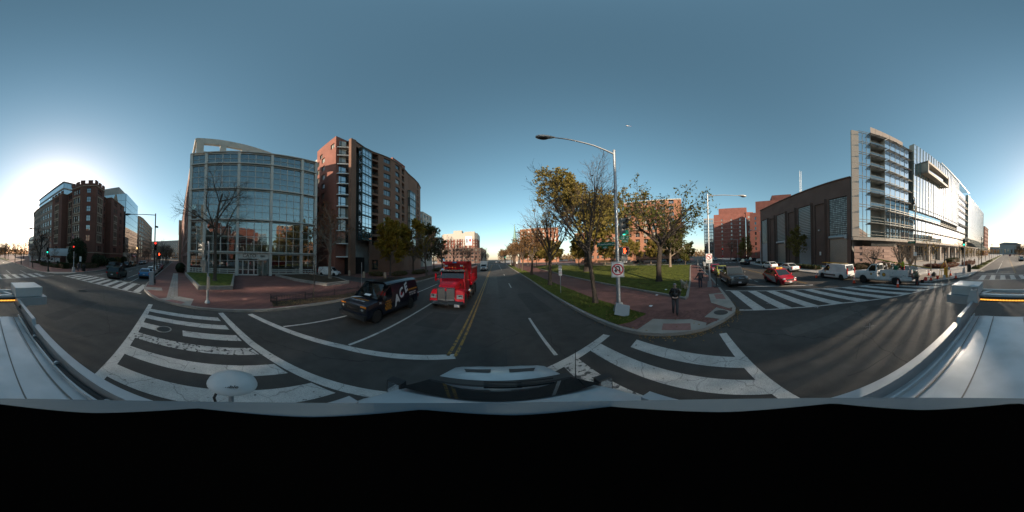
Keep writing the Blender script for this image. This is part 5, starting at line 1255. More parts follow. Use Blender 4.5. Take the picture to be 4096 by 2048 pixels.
MB().lathe([(.26, 0), (.24, .5), (.16, .7)], 10).build('base', 'galv', t); MB().tube([(0, 0, 10.1), (-.15, .5, 11.2), (-.3, 1.0, 11.3), (-.35, 1.2, 10.9)], [.06, .06, .05, .05], 8).build('bracket_arm', 'pole_black', t, 60)
MB().lathe([(.06, .55), (.16, .4), (.3, .0), (.3, -.06)], 14, c=(-.35, 1.2, 10.3)).build('lamp_hood', 'pole_black', t, 60); MB().blob((-.35, 1.2, 10.2), (.26, .26, .36), 0, 14, 8).build('lantern_glass', 'lens_glass', t, 180); MB().tube([(0, 0, 10.1), (.2, -.6, 9.3)], .1, 8).build('camera_housing', 'pole_black', t)
o = board(t, .5, .55, 2.9, tocam(12.6, -20.2)); o = board(t, 1.0, .32, 4.6, tocam(12.6, -20.2), 'sign_green', off=-.55, name='street_sign'); text('10th St', .2, 'sign_white', o, (-.55, -.15, 0), (pi / 2, 0, 0), extrude=.002)
t = thing('signal_pole', 'grey signal pole showing green beside the litter bin', 'signal', (6.25, -23.9, PZ)); taper(t, 5.1, .085, .075, 'galv'); MB().add([(x * a, y * a, z) for z, a in ((0, .26), (.8, .18)) for x, y in ((-1, -1), (1, -1), (1, 1), (-1, 1))], [(0, 1, 5, 4), (1, 2, 6, 5), (2, 3, 7, 6), (3, 0, 4, 7), (4, 5, 6, 7)]).build('base_box', 'galv', t)
signal(t, (.02, .28, 4.15), tocam(6.2, -23.9), 'green'); pedhead(t, (.35, .1, 3.1), facing(.9, .4), False); board(t, .32, .24, 3.75, tocam(6.2, -23.9), 'p_lime', off=-.25)
# post-top globe lamps
t = thing('globe_lamp', 'nearest black post-top lamp on the verge before the glass office', 'lamp post', (6.15, -40.5, .165), group='globe lamps along the avenue verge')
MB().lathe([(.24, 0), (.22, .25), (.14, .45), (.1, 1.0), (.075, 6.1), (.1, 6.2)], 10).build('pole', 'pole_black', t, 40); MB().lathe([(.1, 6.2), (.24, 6.5), (.25, 6.75), (.1, 7.0), (.02, 7.1)], 12).build('globe', mat('opal', (.62, .58, .5), .4), t, 60)
for x, y, l in ((6.2, -70.5, 'second black post-top lamp along the glass office verge'), (6.0, -114, 'third black post-top lamp along the glass office verge'), (5.9, -150, 'farthest black post-top lamp along the glass office verge'), (-12.4, -128, 'farther post-top lamp on the left verge behind'), (-12.4, -165, 'farthest post-top lamp on the left verge behind')): dup(t, (x, y, .165), label=l)
t2 = dup(t, (-12.4, -76.5, .165), label='lit amber post-top lamp beyond the driveway trees'); [c for c in t2.children if c.name.startswith('globe')][0].data = MB().lathe([(.1, 6.2), (.24, 6.5), (.25, 6.75), (.1, 7.0), (.02, 7.1)], 12).mesh('globe', 'lamp_glow')
t3 = dup(t2, (*uv(-66, -17), PZ), label='lit amber lamp on the far side of the left street')
# far signals ahead
for x, y, l in ((6.8, 103, 'distant black signal post right of the avenue ahead'), (-12, 104, 'distant black signal post left of the avenue ahead'), (-9, 122, 'farthest signal mast over the left lanes ahead')):
    t = thing('signal_pole', l, 'signal', (x, y, 0)); taper(t, 6, .12, .1, 'pole_black'); s_ = signal(t, (.2, -.2, 4.6), 0, 'green' if x > 0 else None); s_.scale = (1.3,) * 3; s_ = signal(t, (-.3, -.2, 3.2), 0, None); s_.scale = (1.3,) * 3
t = lamp_pole((*uv(40, -18.6),), 9.3, 'grey lamp post before the brown brick hall', (-.8, 2.2, .25)); t = lamp_pole((*uv(66, -20),), 9.3, 'farther grey lamp post by the next crossing on the right', (-.8, 2.2, .25))
t = thing('signal_pole', 'far red signal with no-entry sign before the salmon-brick slab', 'signal', (*uv(78, -16), 0)); taper(t, 5.5, .12, .1, 'galv'); s_ = signal(t, (-.3, 0, 4.6), facing(-1, -.3), 'red'); s_.scale = (1.3,) * 3; MB().lathe([(.42, 0), (.42, .03)], 16, c=(0, 0, 0), axis='X').build('no_entry_disc', 'sign_red', t).location = (-.3, 0, 2.2)
t = lamp_pole((-6 + 15.5, 96), 8.6, 'distant lamp post over the avenue ahead on the right', (-2.5, 0, .3))
# small sign posts
def post_sign(x, y, h, label, boards, z0=PZ):
    t = thing('sign_post', label, 'sign', (x, y, z0)); MB().box((0, 0, h / 2), (.045, .03, h)).build('post', 'galv', t)
    for w, hh, z, m in boards: board(t, w, hh, z, tocam(x, y), m, -.03)
    return t
t = post_sign(5.85, 13.7, 2.6, 'thin post with two parking signs on the grass verge', ((.3, .42, 2.35, 'sign_white'), (.3, .46, 1.88, 'sign_white')), .165)
for z, tx in ((2.42, 'NO\nPARKING'), (1.9, 'NO\nPARKING')): text(tx, .085, 'sign_red', t, (0, -.05, z), (pi / 2, 0, tocam(5.85, 13.7)), extrude=.002)
post_sign(-15.3, 14.5, 3.0, 'thin sign post edge-on behind the black van', ((.06, .5, 2.7, 'galv'),)); post_sign(-11.05, -36.3, 2.9, 'thin parking sign post beside the kerb saplings behind', ((.16, 1.3, 2.2, 'sign_white'),))
t = post_sign(-18.35, -26.6, 2.9, 'bus stop post with white and black boards before the hedge', ((.42, 1.0, 2.4, 'sign_white'), (.42, .35, 1.7, 'sign_black'))); post_sign(8.0, 57, 2.4, 'far sign post among the verge trees ahead', ((.35, .8, 2.0, 'sign_white'),), .165)
post_sign(*uv(33, -1.6), 2.2, 'parking meter post by the park edge', ((.14, .3, 1.3, 'galv'),)); post_sign(*uv(21, -1.9), 2.3, 'post with pale sign behind the dog walker', ((.3, .5, 2.0, 'galv'),))
# bins, hydrant
def bin_(x, y, label):
    t = thing('litter_bin', label, 'bin', (x, y, PZ)); MB().lathe([(.3, 0), (.32, .1), (.32, 1.0), (.35, 1.05), (.35, 1.12)], 18).build('body', 'iron', t, 40); MB().lathe([(.34, 1.12), (.3, 1.25), (.15, 1.32)], 18).build('lid', 'iron', t, 40)
    m = MB()
    for k in range(18): a = k * 2 * pi / 18; m.box((cos(a) * .325, sin(a) * .325, .55), (.02, .045, .85), rz=a)
    m.build('slat', 'pole_black', t)
bin_(5.95, -25.9, 'slatted black litter bin behind the green signal pole'); bin_(-18.8, -26.0, 'slatted black litter bin by the bus stop post')
hy = MB().lathe([(.15, 0), (.15, .06), (.1, .1), (.1, .5), (.14, .53), (.11, .66), (.03, .74)], 12).tube([(-.2, 0, .4), (.2, 0, .4)], .06, 8).tube([(0, -.18, .38), (0, 0, .38)], .07, 8).build('fire_hydrant', 'iron', smooth=50, loc=(6.0, -31.8, .165), label='dark fire hydrant on the verge behind the litter bin', cat='hydrant')
# low iron fence along the verge
fn = thing('iron_fence', 'low black iron picket fence along the leaf-strewn verge', 'fence', (-12.15, 2.5, PZ))
pk_ = MB().box((0, 0, .23), (.016, .016, .42)).mesh('picket', 'iron'); fpts = [(-11.1, 2.75), (-12.15, 2.5), (-12.45, 8), (-12.65, 14), (-12.8, 20)]; FP = Path(fpts); k = 0
rl = MB()
for a, b in zip(FP.p, FP.p[1:]):
    for z in (.08, .36, .45): rl.beam((a.x + 12.15, a.y - 2.5, z), (b.x + 12.15, b.y - 2.5, z), .02, .02)
rl.build('rail', 'iron', fn); s = 0
while s < FP.L: x, y = FP.at(s); obj('picket', pk_, fn, (x + 12.15, y - 2.5, 0)); s += .13
for s in (0, 1.05, 4, 7, 10, 13, 16, 18.6): x, y = FP.at(min(s, FP.L - .01)); MB().box((0, 0, .3), (.04, .04, .6)).build('post', 'iron', fn, loc=(x + 12.15, y - 2.5, 0))
# bollards
bo = MB().lathe([(.24, 0), (.24, .85), (.23, .98), (.16, 1.12), (.05, 1.17)], 16).lathe([(.245, .62), (.245, .68)], 16, 0).mesh('bollard', mat('bollard_stone', (.36, .27, .20), .8, noise=.12, scale=8), 45)
for (x, y), l in zip(((-27.3, 22.2), (-22.4, 21.8), (-17.9, 22.6)), ('stone bollard at the brick fin of the apartment block', 'stone bollard midway along the driveway edge', 'stone bollard nearest the road beside the black van')): obj('bollard', bo, None, (x, y, PZ), label=l, cat='bollard', group='stone bollards along the driveway')
for i, (x, y) in enumerate(((16.2, -35), (14.7, -37.5), (13.2, -40.2), (11.8, -43), (10.6, -46), (9.6, -49))):
    o = obj('bollard', bo, None, (x, y, PZ), label='pale stone bollard number %s from the left on the office plaza' % ('one', 'two', 'three', 'four', 'five', 'six')[i], cat='bollard', group='stone bollards on the office plaza')
slab('driveway', [(-11.2, 21.3), (-17, 21.5), (-27, 21.2), (-31.5, 20.3), (-45, 20.3), (-45, 16.6), (-31.8, 16.6), (-24, 17), (-18.5, 16.5), (-11.2, 15.5)], 'asphalt_dark', .142)
# benches in the park
b0 = thing('park_bench', 'x', 'bench', (42.6, 38.6, .25), UANG + .1, 'benches along the park path')
for k in range(5): MB().box((0, -.2 + k * .1, .45), (1.8, .08, .035)).build('seat_slat', 'p_green', b0)
for k in range(4): MB().box((0, .28 + k * .02, .58 + k * .11), (1.8, .03, .09)).build('back_slat', 'p_green', b0)
for x in (-.8, 0, .8): MB().box((x, 0, .22), (.06, .5, .44)).box((x, .28, .65), (.05, .05, .5)).build('leg', 'iron', b0)
b0.rotation_euler[2] = tocam(42, 38) ; b0['label'] = 'dark bench right of the no-U-turn sign across the lawn'
for (x, y), l in zip(((44.2, 35.0), (46.8, 27.3), (48.2, 24.0), (38.3, 47.5)), ('second dark bench right of the no-U-turn sign', 'dark bench left of the pale-barked park tree', 'dark bench right of the pale-barked park tree', 'dark bench left of the no-U-turn sign')): dup(b0, (x, y, .25), tocam(x, y), l)
# stone block and litter on the lawn
MB().box((0, 0, .25), (.75, .35, .08)).box((-.2, 0, .1), (.1, .3, .24)).box((.2, 0, .1), (.1, .3, .24)).build('stone_seat', 'concrete', loc=(12.2, 5.9, .24), rz=.9, label='small pale stone slab seat on the lawn behind the man', cat='seat')
for (x, y, z), l in zip(((12.7, 7.3, .27), (11.0, 7.2, .15), (8.3, 5.9, .15)), ('white scrap of paper on the lawn behind the man', 'crumpled white paper at the lawn edging', 'tiny white scrap on the brick walk')): MB().add([(-.12, -.1, 0), (.13, -.08, .02), (.1, .12, .03), (-.1, .1, .01), (0, 0, .06)], [(0, 1, 4), (1, 2, 4), (2, 3, 4), (3, 0, 4)]).build('paper_scrap', 'litter', loc=(x, y, z), label=l, cat='litter')
# ------------------------------------------------------------------ road works by the utility truck
defm('cone', (.75, .06, .015), .55); defm('cone_band', (.7, .7, .72), .35); defm('yellow_steel', (.52, .30, .03), .5); defm('red_plastic', (.55, .03, .02), .45); defm('hi_vis', (.42, .62, .05), .7); defm('dust', (.30, .24, .19), .9)
c0 = thing('traffic_cone', 'x', 'cone', (0, 0, 0), group='orange cones round the road works')
MB().lathe([(.15, .04), (.045, .71), (.03, .73)], 16).build('body', 'cone', c0, 50); MB().box((0, 0, .02), (.38, .38, .045)).build('base', 'tyre', c0)
MB().lathe([(.103, .37), (.08, .5)], 16).build('band', 'cone_band', c0, 50); MB().lathe([(.071, .565), (.059, .64)], 16).build('band', 'cone_band', c0, 50)
for i, (x, y, l) in enumerate(((19.5, -8.35, 'cone before the bonnet of the white delivery van'), (13.85, -10.25, 'cone between delivery van and utility truck'), (9.35, -11.95, 'cone beside the rear wheel of the utility truck'), (8.6, -14.15, 'cone just right of the bending worker'), (10.1, -19.7, 'cone far back left of the yellow hoist frame'), (8.05, -16.25, 'cone in front of the digging spot'), (7.35, -20.8, 'cone behind the yellow hoist frame'), (5.95, -18.8, 'cone at the kerb right of the yellow hoist frame'))):
    z = 0 if i < 4 else PZ
    if i == 0: c0.location = (x, y, z); c0['label'] = l
    else: dup(c0, (x, y, z), rng.uniform(0, 6), l)
o = dup(c0, (8.5, -15.1, .17), 1.2, 'cone lying on its side by the pole'); o.rotation_euler = (1.5, .1, 1.0)
hf = thing('hoist_frame', 'yellow steel tripod hoist frame standing over the open manhole', 'hoist', (7.5, -19.0, PZ))
for i, (x, y) in enumerate(((.62, .42), (-.45, -.55), (.25, .6), (-.42, .0))): MB().tube([(x, y, 0), (x * .8, y * .8, 1.0)], .03, 6).tube([(x * .8, y * .8, 1.0), (0, 0, 2.2)], .035, 6).build('leg', 'yellow_steel', hf)
MB().box((0, 0, 2.2), (.2, .2, .2)).build('head', 'iron', hf); MB().box((-.12, -.1, .68), (.5, .06, 1.25), rz=.2).build('guard_panel', 'yellow_steel', hf)
m = MB()
for z in (.35, .95): m.tube([(.6, .4, z), (.22, .55, z), (-.42, 0, z), (-.43, -.52, z)], .02, 5)
m.split('guard_rail', 'yellow_steel', hf); MB().tube([(-.5, -.2, 1.35), (-.5, -.2, 1.0)], .12, 10).build('winch', 'p_blue', hf)
for x, y, m_, l in ((7.85, -17.6, 'red_plastic', 'red bucket left of the yellow hoist frame'), (7.2, -18.1, 'blank', 'white bucket before the yellow hoist frame')):
    t = thing('bucket', l, 'bucket', (x, y, PZ)); MB().lathe([(.14, 0), (.17, .38), (.18, .4)], 14).build('body', m_, t, 40); MB().tube([(-.17, 0, .36), (-.1, .05, .48), (.1, .05, .48), (.17, 0, .36)], .008, 4).build('handle', 'galv', t)
gn = thing('pump_engine', 'small dark engine with hose behind the red bucket', 'engine', (8.8, -18.6, PZ)); MB().box((0, 0, .3), (.5, .4, .4)).tube([(-.3, -.2, .1), (.3, -.2, .1)], .03, 6).build('body', 'iron', gn); MB().blob((0, 0, .55), (.2, .16, .14), 0, 10, 6).build('tank', 'plastic', gn, 180); MB().tube([(.2, 0, .3), (.6, -.3, .05), (.2, -.8, .04), (-.4, -.9, .04)], .04, 6).build('hose', 'plastic', gn)
MB().box((0, 0, .2), (.3, .22, .4), rx=.5).build('tool_case', 'red_plastic', loc=(8.55, -15.9, PZ), label='red tool case beside the fallen cone', cat='case')
slab('dusty_patch', [(11.5, -16), (8.3, -16), (6.4, -19.5), (8, -21), (12, -20)], 'dust', .139)
# ------------------------------------------------------------------ helicopter
H = thing('helicopter', 'small red and white helicopter high in the sky above the lamp arm', 'helicopter', (225, 199, 313), rad(200)); H.rotation_euler = (.25, -.1, rad(148))
MB().blob((0, 0, 0), (2.6, 1.0, 1.1), 0, 14, 10).build('fuselage', 'sign_white', H, 180); MB().blob((.1, 0, .05), (2.5, 1.04, .42), 0, 14, 8).build('red_band', 'sign_red', H, 180); MB().blob((1.7, 0, .15), (1.0, .8, .7), 0, 12, 8).build('cockpit_glass', 'carglass', H, 180)
MB().tube([(-2.2, 0, .3), (-6.5, 0, .7)], [.45, .14], 8).build('tail_boom', 'sign_white', H, 60); MB().box((-6.6, 0, 1.1), (.7, .08, 1.6), ry=-.3).build('tail_fin', 'sign_red', H)
for k in range(4): MB().box((0, 0, 1.55), (10.4, .3, .05), rz=.5 + k * pi / 2).build('rotor_blade', 'iron', H) if k < 2 else None
MB().tube([(0, 0, 1.0), (0, 0, 1.6)], .14, 8).build('mast', 'iron', H); MB().box((-6.7, .16, .9), (.1, .04, 1.6)).build('tail_rotor', 'iron', H)
for y in (-.9, .9): MB().tube([(1.6, y, -1.4), (-1.6, y, -1.4)], .07, 6).tube([(.7, y, -1.4), (.6, y * .7, -.8)], .05, 6).tube([(-.7, y, -1.4), (-.6, y * .7, -.8)], .05, 6).build('skid', 'iron', H)
# ------------------------------------------------------------------ trees and planting
def leafmat(name, a, b, c):
    m = bpy.data.materials.new(name); m.use_nodes = True; n = m.node_tree.nodes; l = m.node_tree.links; p = n['Principled BSDF']
    p.inputs['Roughness'].default_value = .6; p.inputs['Specular IOR Level'].default_value = .2
    tc = n.new('ShaderNodeTexCoord'); t = n.new('ShaderNodeTexNoise'); t.inputs['Scale'].default_value = 1.1; t.inputs['Detail'].default_value = 8; t.inputs['Roughness'].default_value = .75
    l.new(tc.outputs['Object'], t.inputs[0]); r = n.new('ShaderNodeValToRGB'); e = r.color_ramp.elements
    e[0].position, e[0].color = .3, (*a, 1); e[1].position, e[1].color = .7, (*c, 1); q = e.new(.5); q.color = (*b, 1)
    l.new(t.outputs['Fac'], r.inputs[0]); l.new(r.outputs[0], p.inputs['Base Color'])
    tr = n.new('ShaderNodeBsdfTranslucent'); l.new(r.outputs[0], tr.inputs[0]); mx = n.new('ShaderNodeMixShader'); mx.inputs[0].default_value = .3
    l.new(p.outputs[0], mx.inputs[1]); l.new(tr.outputs[0], mx.inputs[2]); l.new(mx.outputs[0], n['Material Output'].inputs[0]); M[name] = m
leafmat('leaf_oak', (.095, .098, .024), (.19, .155, .036), (.29, .205, .055)); leafmat('leaf_gold', (.16, .13, .018), (.27, .19, .024), (.36, .2, .03))
leafmat('leaf_green', (.045, .058, .014), (.075, .085, .02), (.15, .11, .03)); leafmat('leaf_rust', (.17, .05, .03), (.22, .085, .03), (.25, .14, .04)); leafmat('leaf_brown', (.13, .075, .03), (.19, .11, .045), (.24, .14, .06))
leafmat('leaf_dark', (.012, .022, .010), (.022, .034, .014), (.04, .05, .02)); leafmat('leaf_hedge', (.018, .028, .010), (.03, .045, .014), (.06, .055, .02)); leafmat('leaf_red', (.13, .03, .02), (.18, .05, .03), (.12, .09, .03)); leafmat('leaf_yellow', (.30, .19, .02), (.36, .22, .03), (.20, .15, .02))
defm('bark', (.085, .068, .055), .9, noise=.3, scale=5, bump=.8, bscale=14, spec=.15); defm('bark_pale', (.20, .16, .125), .9, noise=.25, scale=4, bump=.6, bscale=12, spec=.15); defm('bark_dark', (.042, .036, .032), .9, noise=.3, scale=5, bump=.6, bscale=14, spec=.15)
def rotv(d, ang, az):
    e = d.cross(Vector((0, 0, 1)) if abs(d.z) < .95 else Vector((1, 0, 0))).normalized(); e = Matrix.Rotation(az, 3, d) @ e
    return (Matrix.Rotation(ang, 3, e) @ d).normalized()
def addleaf(mb, p, s, r, mi=1):
    a = Vector((r.gauss(0, 1), r.gauss(0, 1), r.gauss(0, 1))).normalized(); b = a.cross(Vector((r.gauss(0, 1), r.gauss(0, 1), r.gauss(0, 1)))).normalized() * s * .55; a = a * s
    mb.add([p - a, p + b, p + a, p - b], [(0, 1, 2, 3)], mi)
def grow(T, C, r, p, d, L, rad0, lv, K, leafn, leafs):
    k = K[lv]; n = k['seg']; pts = [p.copy()]; rs = [rad0]; dd = d.copy(); st = L / n
    for i in range(n):
        dd = (dd + Vector((r.gauss(0, k['wob']), r.gauss(0, k['wob']), r.gauss(0, k['wob']) + k['up']))).normalized(); p = p + dd * st; pts.append(p.copy()); rs.append(rad0 * (1 - (i + 1) / n * (1 - k['end'])))
    (T if lv <= 1 else C).tube(pts, rs, k['sides'], 0, cap=lv == 0)
    if lv + 1 < len(K):
        m = k['n']; az = r.uniform(0, 6.3)
        for i in range(m):
            t = k['t0'] + (1 - k['t0']) * (i + r.random() * .8) / m; f = t * n; j = min(int(f), n - 1); q = pts[j] + (pts[j + 1] - pts[j]) * (f - j); ax = (pts[j + 1] - pts[j]).normalized(); az += 2.4 + r.uniform(-.4, .4)
            rr = rs[j] + (rs[j + 1] - rs[j]) * (f - j)
            grow(T, C, r, q, rotv(ax, r.uniform(*k['ang']), az), L * k['len'] * (1.15 - .5 * t if k.get('con', 1) else 1) * r.uniform(.8, 1.15), max(rr * k['rf'], .006), lv + 1, K, leafn, leafs)
    else:
        x = leafn * r.uniform(.3, 1.7)
        for i in range(int(x) + (r.random() < x % 1)):
            j = r.randrange(1, len(pts)); addleaf(C, pts[j] + Vector((r.gauss(0, .12), r.gauss(0, .12), r.gauss(0, .1))) * (leafs / .12), leafs * r.uniform(.7, 1.3), r)
def lev(n, t0, ang, ln, up, seg, sides, wob=.08, end=.5, rf=.6): return dict(n=n, t0=t0, ang=ang, len=ln, up=up, seg=seg, sides=sides, wob=wob, end=end, rf=rf)
KINDS = {
    'spread': [lev(7, .3, (.5, 1.0), .62, .02, 6, 9, .05, .5, .62), lev(8, .2, (.5, .95), .55, .05, 5, 6, .11, .35, .55), lev(7, .15, (.45, .9), .5, .03, 4, 4, .14, .35, .55), lev(5, .1, (.4, .9), .55, .02, 3, 3, .16, .4, .6), lev(0, 0, (0, 0), 0, .0, 2, 3, .18, .5)],
    'vase': [lev(8, .72, (.28, .7), 1.75, .0, 4, 9, .035, .75, .55), lev(9, .2, (.2, .55), .5, .04, 6, 6, .05, .22, .5), lev(6, .15, (.25, .6), .55, .03, 4, 4, .07, .3, .55), lev(3, .1, (.25, .6), .6, .02, 3, 3, .1, .4, .6), lev(0, 0, (0, 0), 0, 0, 2, 3, .1, .5)],
    'low': [lev(6, .8, (.6, 1.15), 1.9, .02, 3, 9, .04, .8, .62), lev(8, .22, (.45, .95), .55, .05, 6, 6, .12, .3, .55), lev(7, .15, (.45, .9), .5, .03, 4, 4, .14, .35, .55), lev(5, .1, (.4, .9), .55, .02, 3, 3, .16, .4, .6), lev(0, 0, (0, 0), 0, .0, 2, 3, .18, .5)],
    'sapling': [lev(11, .35, (.5, .9), .42, .0, 5, 6, .03, .35, .5), lev(6, .15, (.4, .8), .5, .05, 4, 4, .1, .3, .55), lev(4, .15, (.4, .8), .55, .02, 3, 3, .14, .4, .6), lev(0, 0, (0, 0), 0, 0, 2, 3, .15, .5)],
    'shrub': [lev(6, .02, (.25, .6), 3.2, .0, 2, 6, .02, .9, .8), lev(7, .3, (.3, .7), .5, .03, 5, 5, .1, .3, .6), lev(5, .2, (.3, .8), .5, .02, 3, 3, .14, .4, .6), lev(0, 0, (0, 0), 0, 0, 2, 3, .15, .5)],
    'oval': [lev(13, .22, (.6, 1.05), .42, .0, 6, 8, .03, .25, .5), lev(8, .2, (.5, .9), .5, .04, 4, 5, .1, .3, .55), lev(6, .15, (.4, .9), .5, .02, 3, 3, .14, .4, .6), lev(0, 0, (0, 0), 0, 0, 2, 3, .15, .5)],
    'oak': [lev(9, .25, (.75, 1.2), .98, .0, 6, 10, .05, .45, .6), lev(9, .2, (.5, .95), .5, .07, 5, 6, .13, .3, .55), lev(7, .15, (.5, .95), .5, .03, 4, 3, .15, .35, .55), lev(4, .1, (.4, .9), .5, .0, 2, 3, .16, .4, .6), lev(0, 0, (0, 0), 0, 0, 1, 3, .15, .5)],
}
def tree(kind, label, loc, h, seed, bark='bark', leaf='leaf_gold', leafn=0., leafs=.12, r0=None, lean=(0, 0), z=PZ, group=None, name='street_tree', trunk=None):
    """h = overall height; the growth is scaled to it"""
    r = random.Random(seed); T, C = MB(), MB(); K = KINDS[kind]; base = {'spread': .62, 'low': .24, 'vase': .28, 'sapling': .8, 'shrub': .12, 'oval': .8, 'oak': .5}[kind]
    L = h * base if trunk is None else trunk; R = r0 or h * .018
    grow(T, C, r, Vector((0, 0, 0)), Vector((lean[0], lean[1], 1)).normalized(), L, R, 0, K, leafn, leafs)
    zs = sorted(v[2] for v in C.v); top = zs[int(len(zs) * .995)]; f = h / top
    T.tube([(0, 0, -.02), (0, 0, .12), (lean[0] * .5, lean[1] * .5, .5)], [R * 1.55, R * 1.2, R * .98], 9)
    T.v = [(x * f, y * f, zz * f) for x, y, zz in T.v]
    C.v = [(x * f, y * f, zz * f) for x, y, zz in C.v]
    t = thing(name, label, 'tree', (*loc, z), 0., group)
    obj('trunk', T.mesh('trunk', bark, 60), t); obj('crown', C.mesh('crown', [bark, leaf]), t)
    return t
# front left: institute
tree('spread', 'big bare dark tree in the bed left of the glass entrance', (-21.2, -3.0), 16.2, 11, 'bark', z=.5, r0=.2, name='bare_tree')
tree('spread', 'bare tree with few rust leaves before the apartment driveway', (-22.6, 14.3), 13.4, 12, 'bark_pale', 'leaf_rust', .6, .11, r0=.24, z=.45, name='bare_tree')
sp = tree('sapling', 'slim bare young tree inside the low iron fence', (-12.15, 6.1), 4.7, 13, 'bark', z=.16, r0=.06, name='young_tree')
tree('oval', 'leafy golden-green tree before the curved apartments', (-20.6, 27.8), 12.6, 14, 'bark', 'leaf_gold', 34, .15, r0=.2, name='autumn_tree')
tree('oval', 'second golden-green tree along the apartment front', (-19.5, 36), 13.2, 15, 'bark', 'leaf_gold', 28, .16, r0=.2, name='autumn_tree')
tree('oval', 'darker pointed green tree past the glazed bays', (-18.2, 47), 14.2, 16, 'bark', 'leaf_green', 18, .24, r0=.2, name='autumn_tree')
bt = tree('spread', 'nearest bare kerb tree behind the red dump truck', (-13.2, 30), 9.6, 17, 'bark', 'leaf_brown', .08, .1, r0=.16, name='bare_tree')
for i, (x, y, s, l) in enumerate(((-13, 40, 1.05, 'second'), (-12.9, 51, 1.1, 'third'), (-12.8, 63, 1.0, 'fourth'), (-12.9, 76, 1.1, 'fifth'), (-12.9, 91, 1.15, 'sixth'))): dup(bt, (x, y, PZ), 1.3 * i + .5, '%s bare kerb tree on the left of the avenue ahead' % l, 'bare kerb trees left of the avenue', scale=s)
dup(bt, (-10.8, 140, 0), 2.2, 'tall bare tree past the white box van', scale=1.55)
# right verge
tree('vase', 'tall vase-shaped bare tree leaning beside the big lamp pole', (6.55, 9.3), 11.0, 21, 'bark', 'leaf_brown', .01, .1, r0=.12, lean=(-.06, .06), z=.165, name='bare_tree')
v2 = tree('vase', 'vase-shaped bare tree left of the parking sign post', (6.6, 18.7), 10.6, 22, 'bark', 'leaf_brown', .01, .1, r0=.17, z=.165, name='bare_tree')
tr = tree('vase', 'third bare tree along the right verge ahead', (7.4, 32), 9.6, 23, 'bark', 'leaf_brown', 1.1, .13, r0=.16, z=.165, name='bare_tree')
for i, (x, y, s, l) in enumerate(((7.8, 45, 1.0, 'fourth'), (8.4, 55, .95, 'fifth'), (8.6, 65, 1.05, 'sixth'), (9.0, 73, 1.0, 'seventh'), (9.3, 81, 1.05, 'eighth'), (9.6, 90, 1.0, 'ninth'), (10.4, 146, 1.3, 'tenth'), (10, 165, 1.4, 'eleventh'), (10, 190, 1.5, 'twelfth'))): dup(tr, (x, y, .165), 1.7 * i, '%s bare tree along the right verge ahead' % l, 'bare trees along the right verge', scale=s)
for i, (y, l) in enumerate(((230, 'first'), (260, 'second'), (300, 'third'))): dup(tr, (11, y, 0), i, '%s far bare tree closing the right of the avenue' % l, scale=1.7); dup(bt, (-13, y, 0), i + 2, '%s far bare tree closing the left of the avenue' % l, scale=1.5)
# park
tree('oak', 'huge spreading oak in orange and olive leaf on the lawn', (19.7, 31), 24.0, 31, 'bark_dark', 'leaf_oak', 13, .19, r0=.5, z=.24, name='oak_tree')
tree('low', 'wide tree with sparse green leaves on the near lawn', (16.8, 10.6), 13.4, 32, 'bark_dark', 'leaf_green', 1.4, .105, r0=.22, z=.24, name='lawn_tree')
tree('spread', 'pale-barked leafy tree farther across the lawn', (38.8, 20.8), 12.5, 33, 'bark_pale', 'leaf_green', 4.5, .13, r0=.3, z=.24, name='lawn_tree')
pt_ = tree('oval', 'small leafy tree behind the path benches', (38, 47), 9.5, 34, 'bark_pale', 'leaf_oak', 20, .14, z=.24, name='lawn_tree')
for i, (x, y, s, l) in enumerate(((27, 47, 1.1, 'leafy tree left of the big oak trunk'), (22, 62, 1.2, 'leafy tree deep in the park behind the oak'), (33, 58, 1.15, 'leafy tree in the park behind the bench row'), (51.5, 33, .9, 'leafy tree by the far park kerb'), (57, 27.5, .95, 'leafy tree at the park end of the path'), (16.5, 78, 1.1, 'leafy tree at the far tip of the park'), (44, 50, 1.0, 'leafy tree behind the farthest left bench'), (48.5, 42, 1.05, 'leafy tree between the flats and the second bench'), (53, 37, 1.0, 'leafy tree before the orange flats'), (40, 62, 1.2, 'tall leafy tree before the lower brick flats'), (29, 72, 1.2, 'leafy tree left of the lower brick flats'), (15.5, 58, .9, 'small leafy tree beside the avenue walk'), (15, 45, .85, 'small leafy tree on the lawn by the avenue walk'), (60.5, 33, 1.1, 'leafy tree on the far kerb before the flats'), (54, 52, 1.15, 'leafy tree at the left end of the orange flats'), (62.5, 24.5, .9, 'leafy tree by the far crossing'))): dup(pt_, (x, y, .24), 1.1 * i, l, 'leafy park trees', scale=s)
tree('shrub', 'leafy bush at the far corner of the park', (*uv(51, 1.5),), 3.6, 35, 'bark', 'leaf_green', 5, .14, z=.24, name='bush')
# before the brown hall
g1 = tree('oval', 'bronze autumn tree against the brown brick hall', (40.2, -11.9), 9.8, 41, 'bark', 'leaf_oak', 14, .12, r0=.13, name='autumn_tree')
dup(g1, (*uv(54, -19.2), PZ), 2.0, 'farther bronze autumn tree at the end of the brown hall', scale=.95); dup(bt, (*uv(82, -21), PZ), 1.0, 'bare tree beyond the brown hall', scale=1.2)
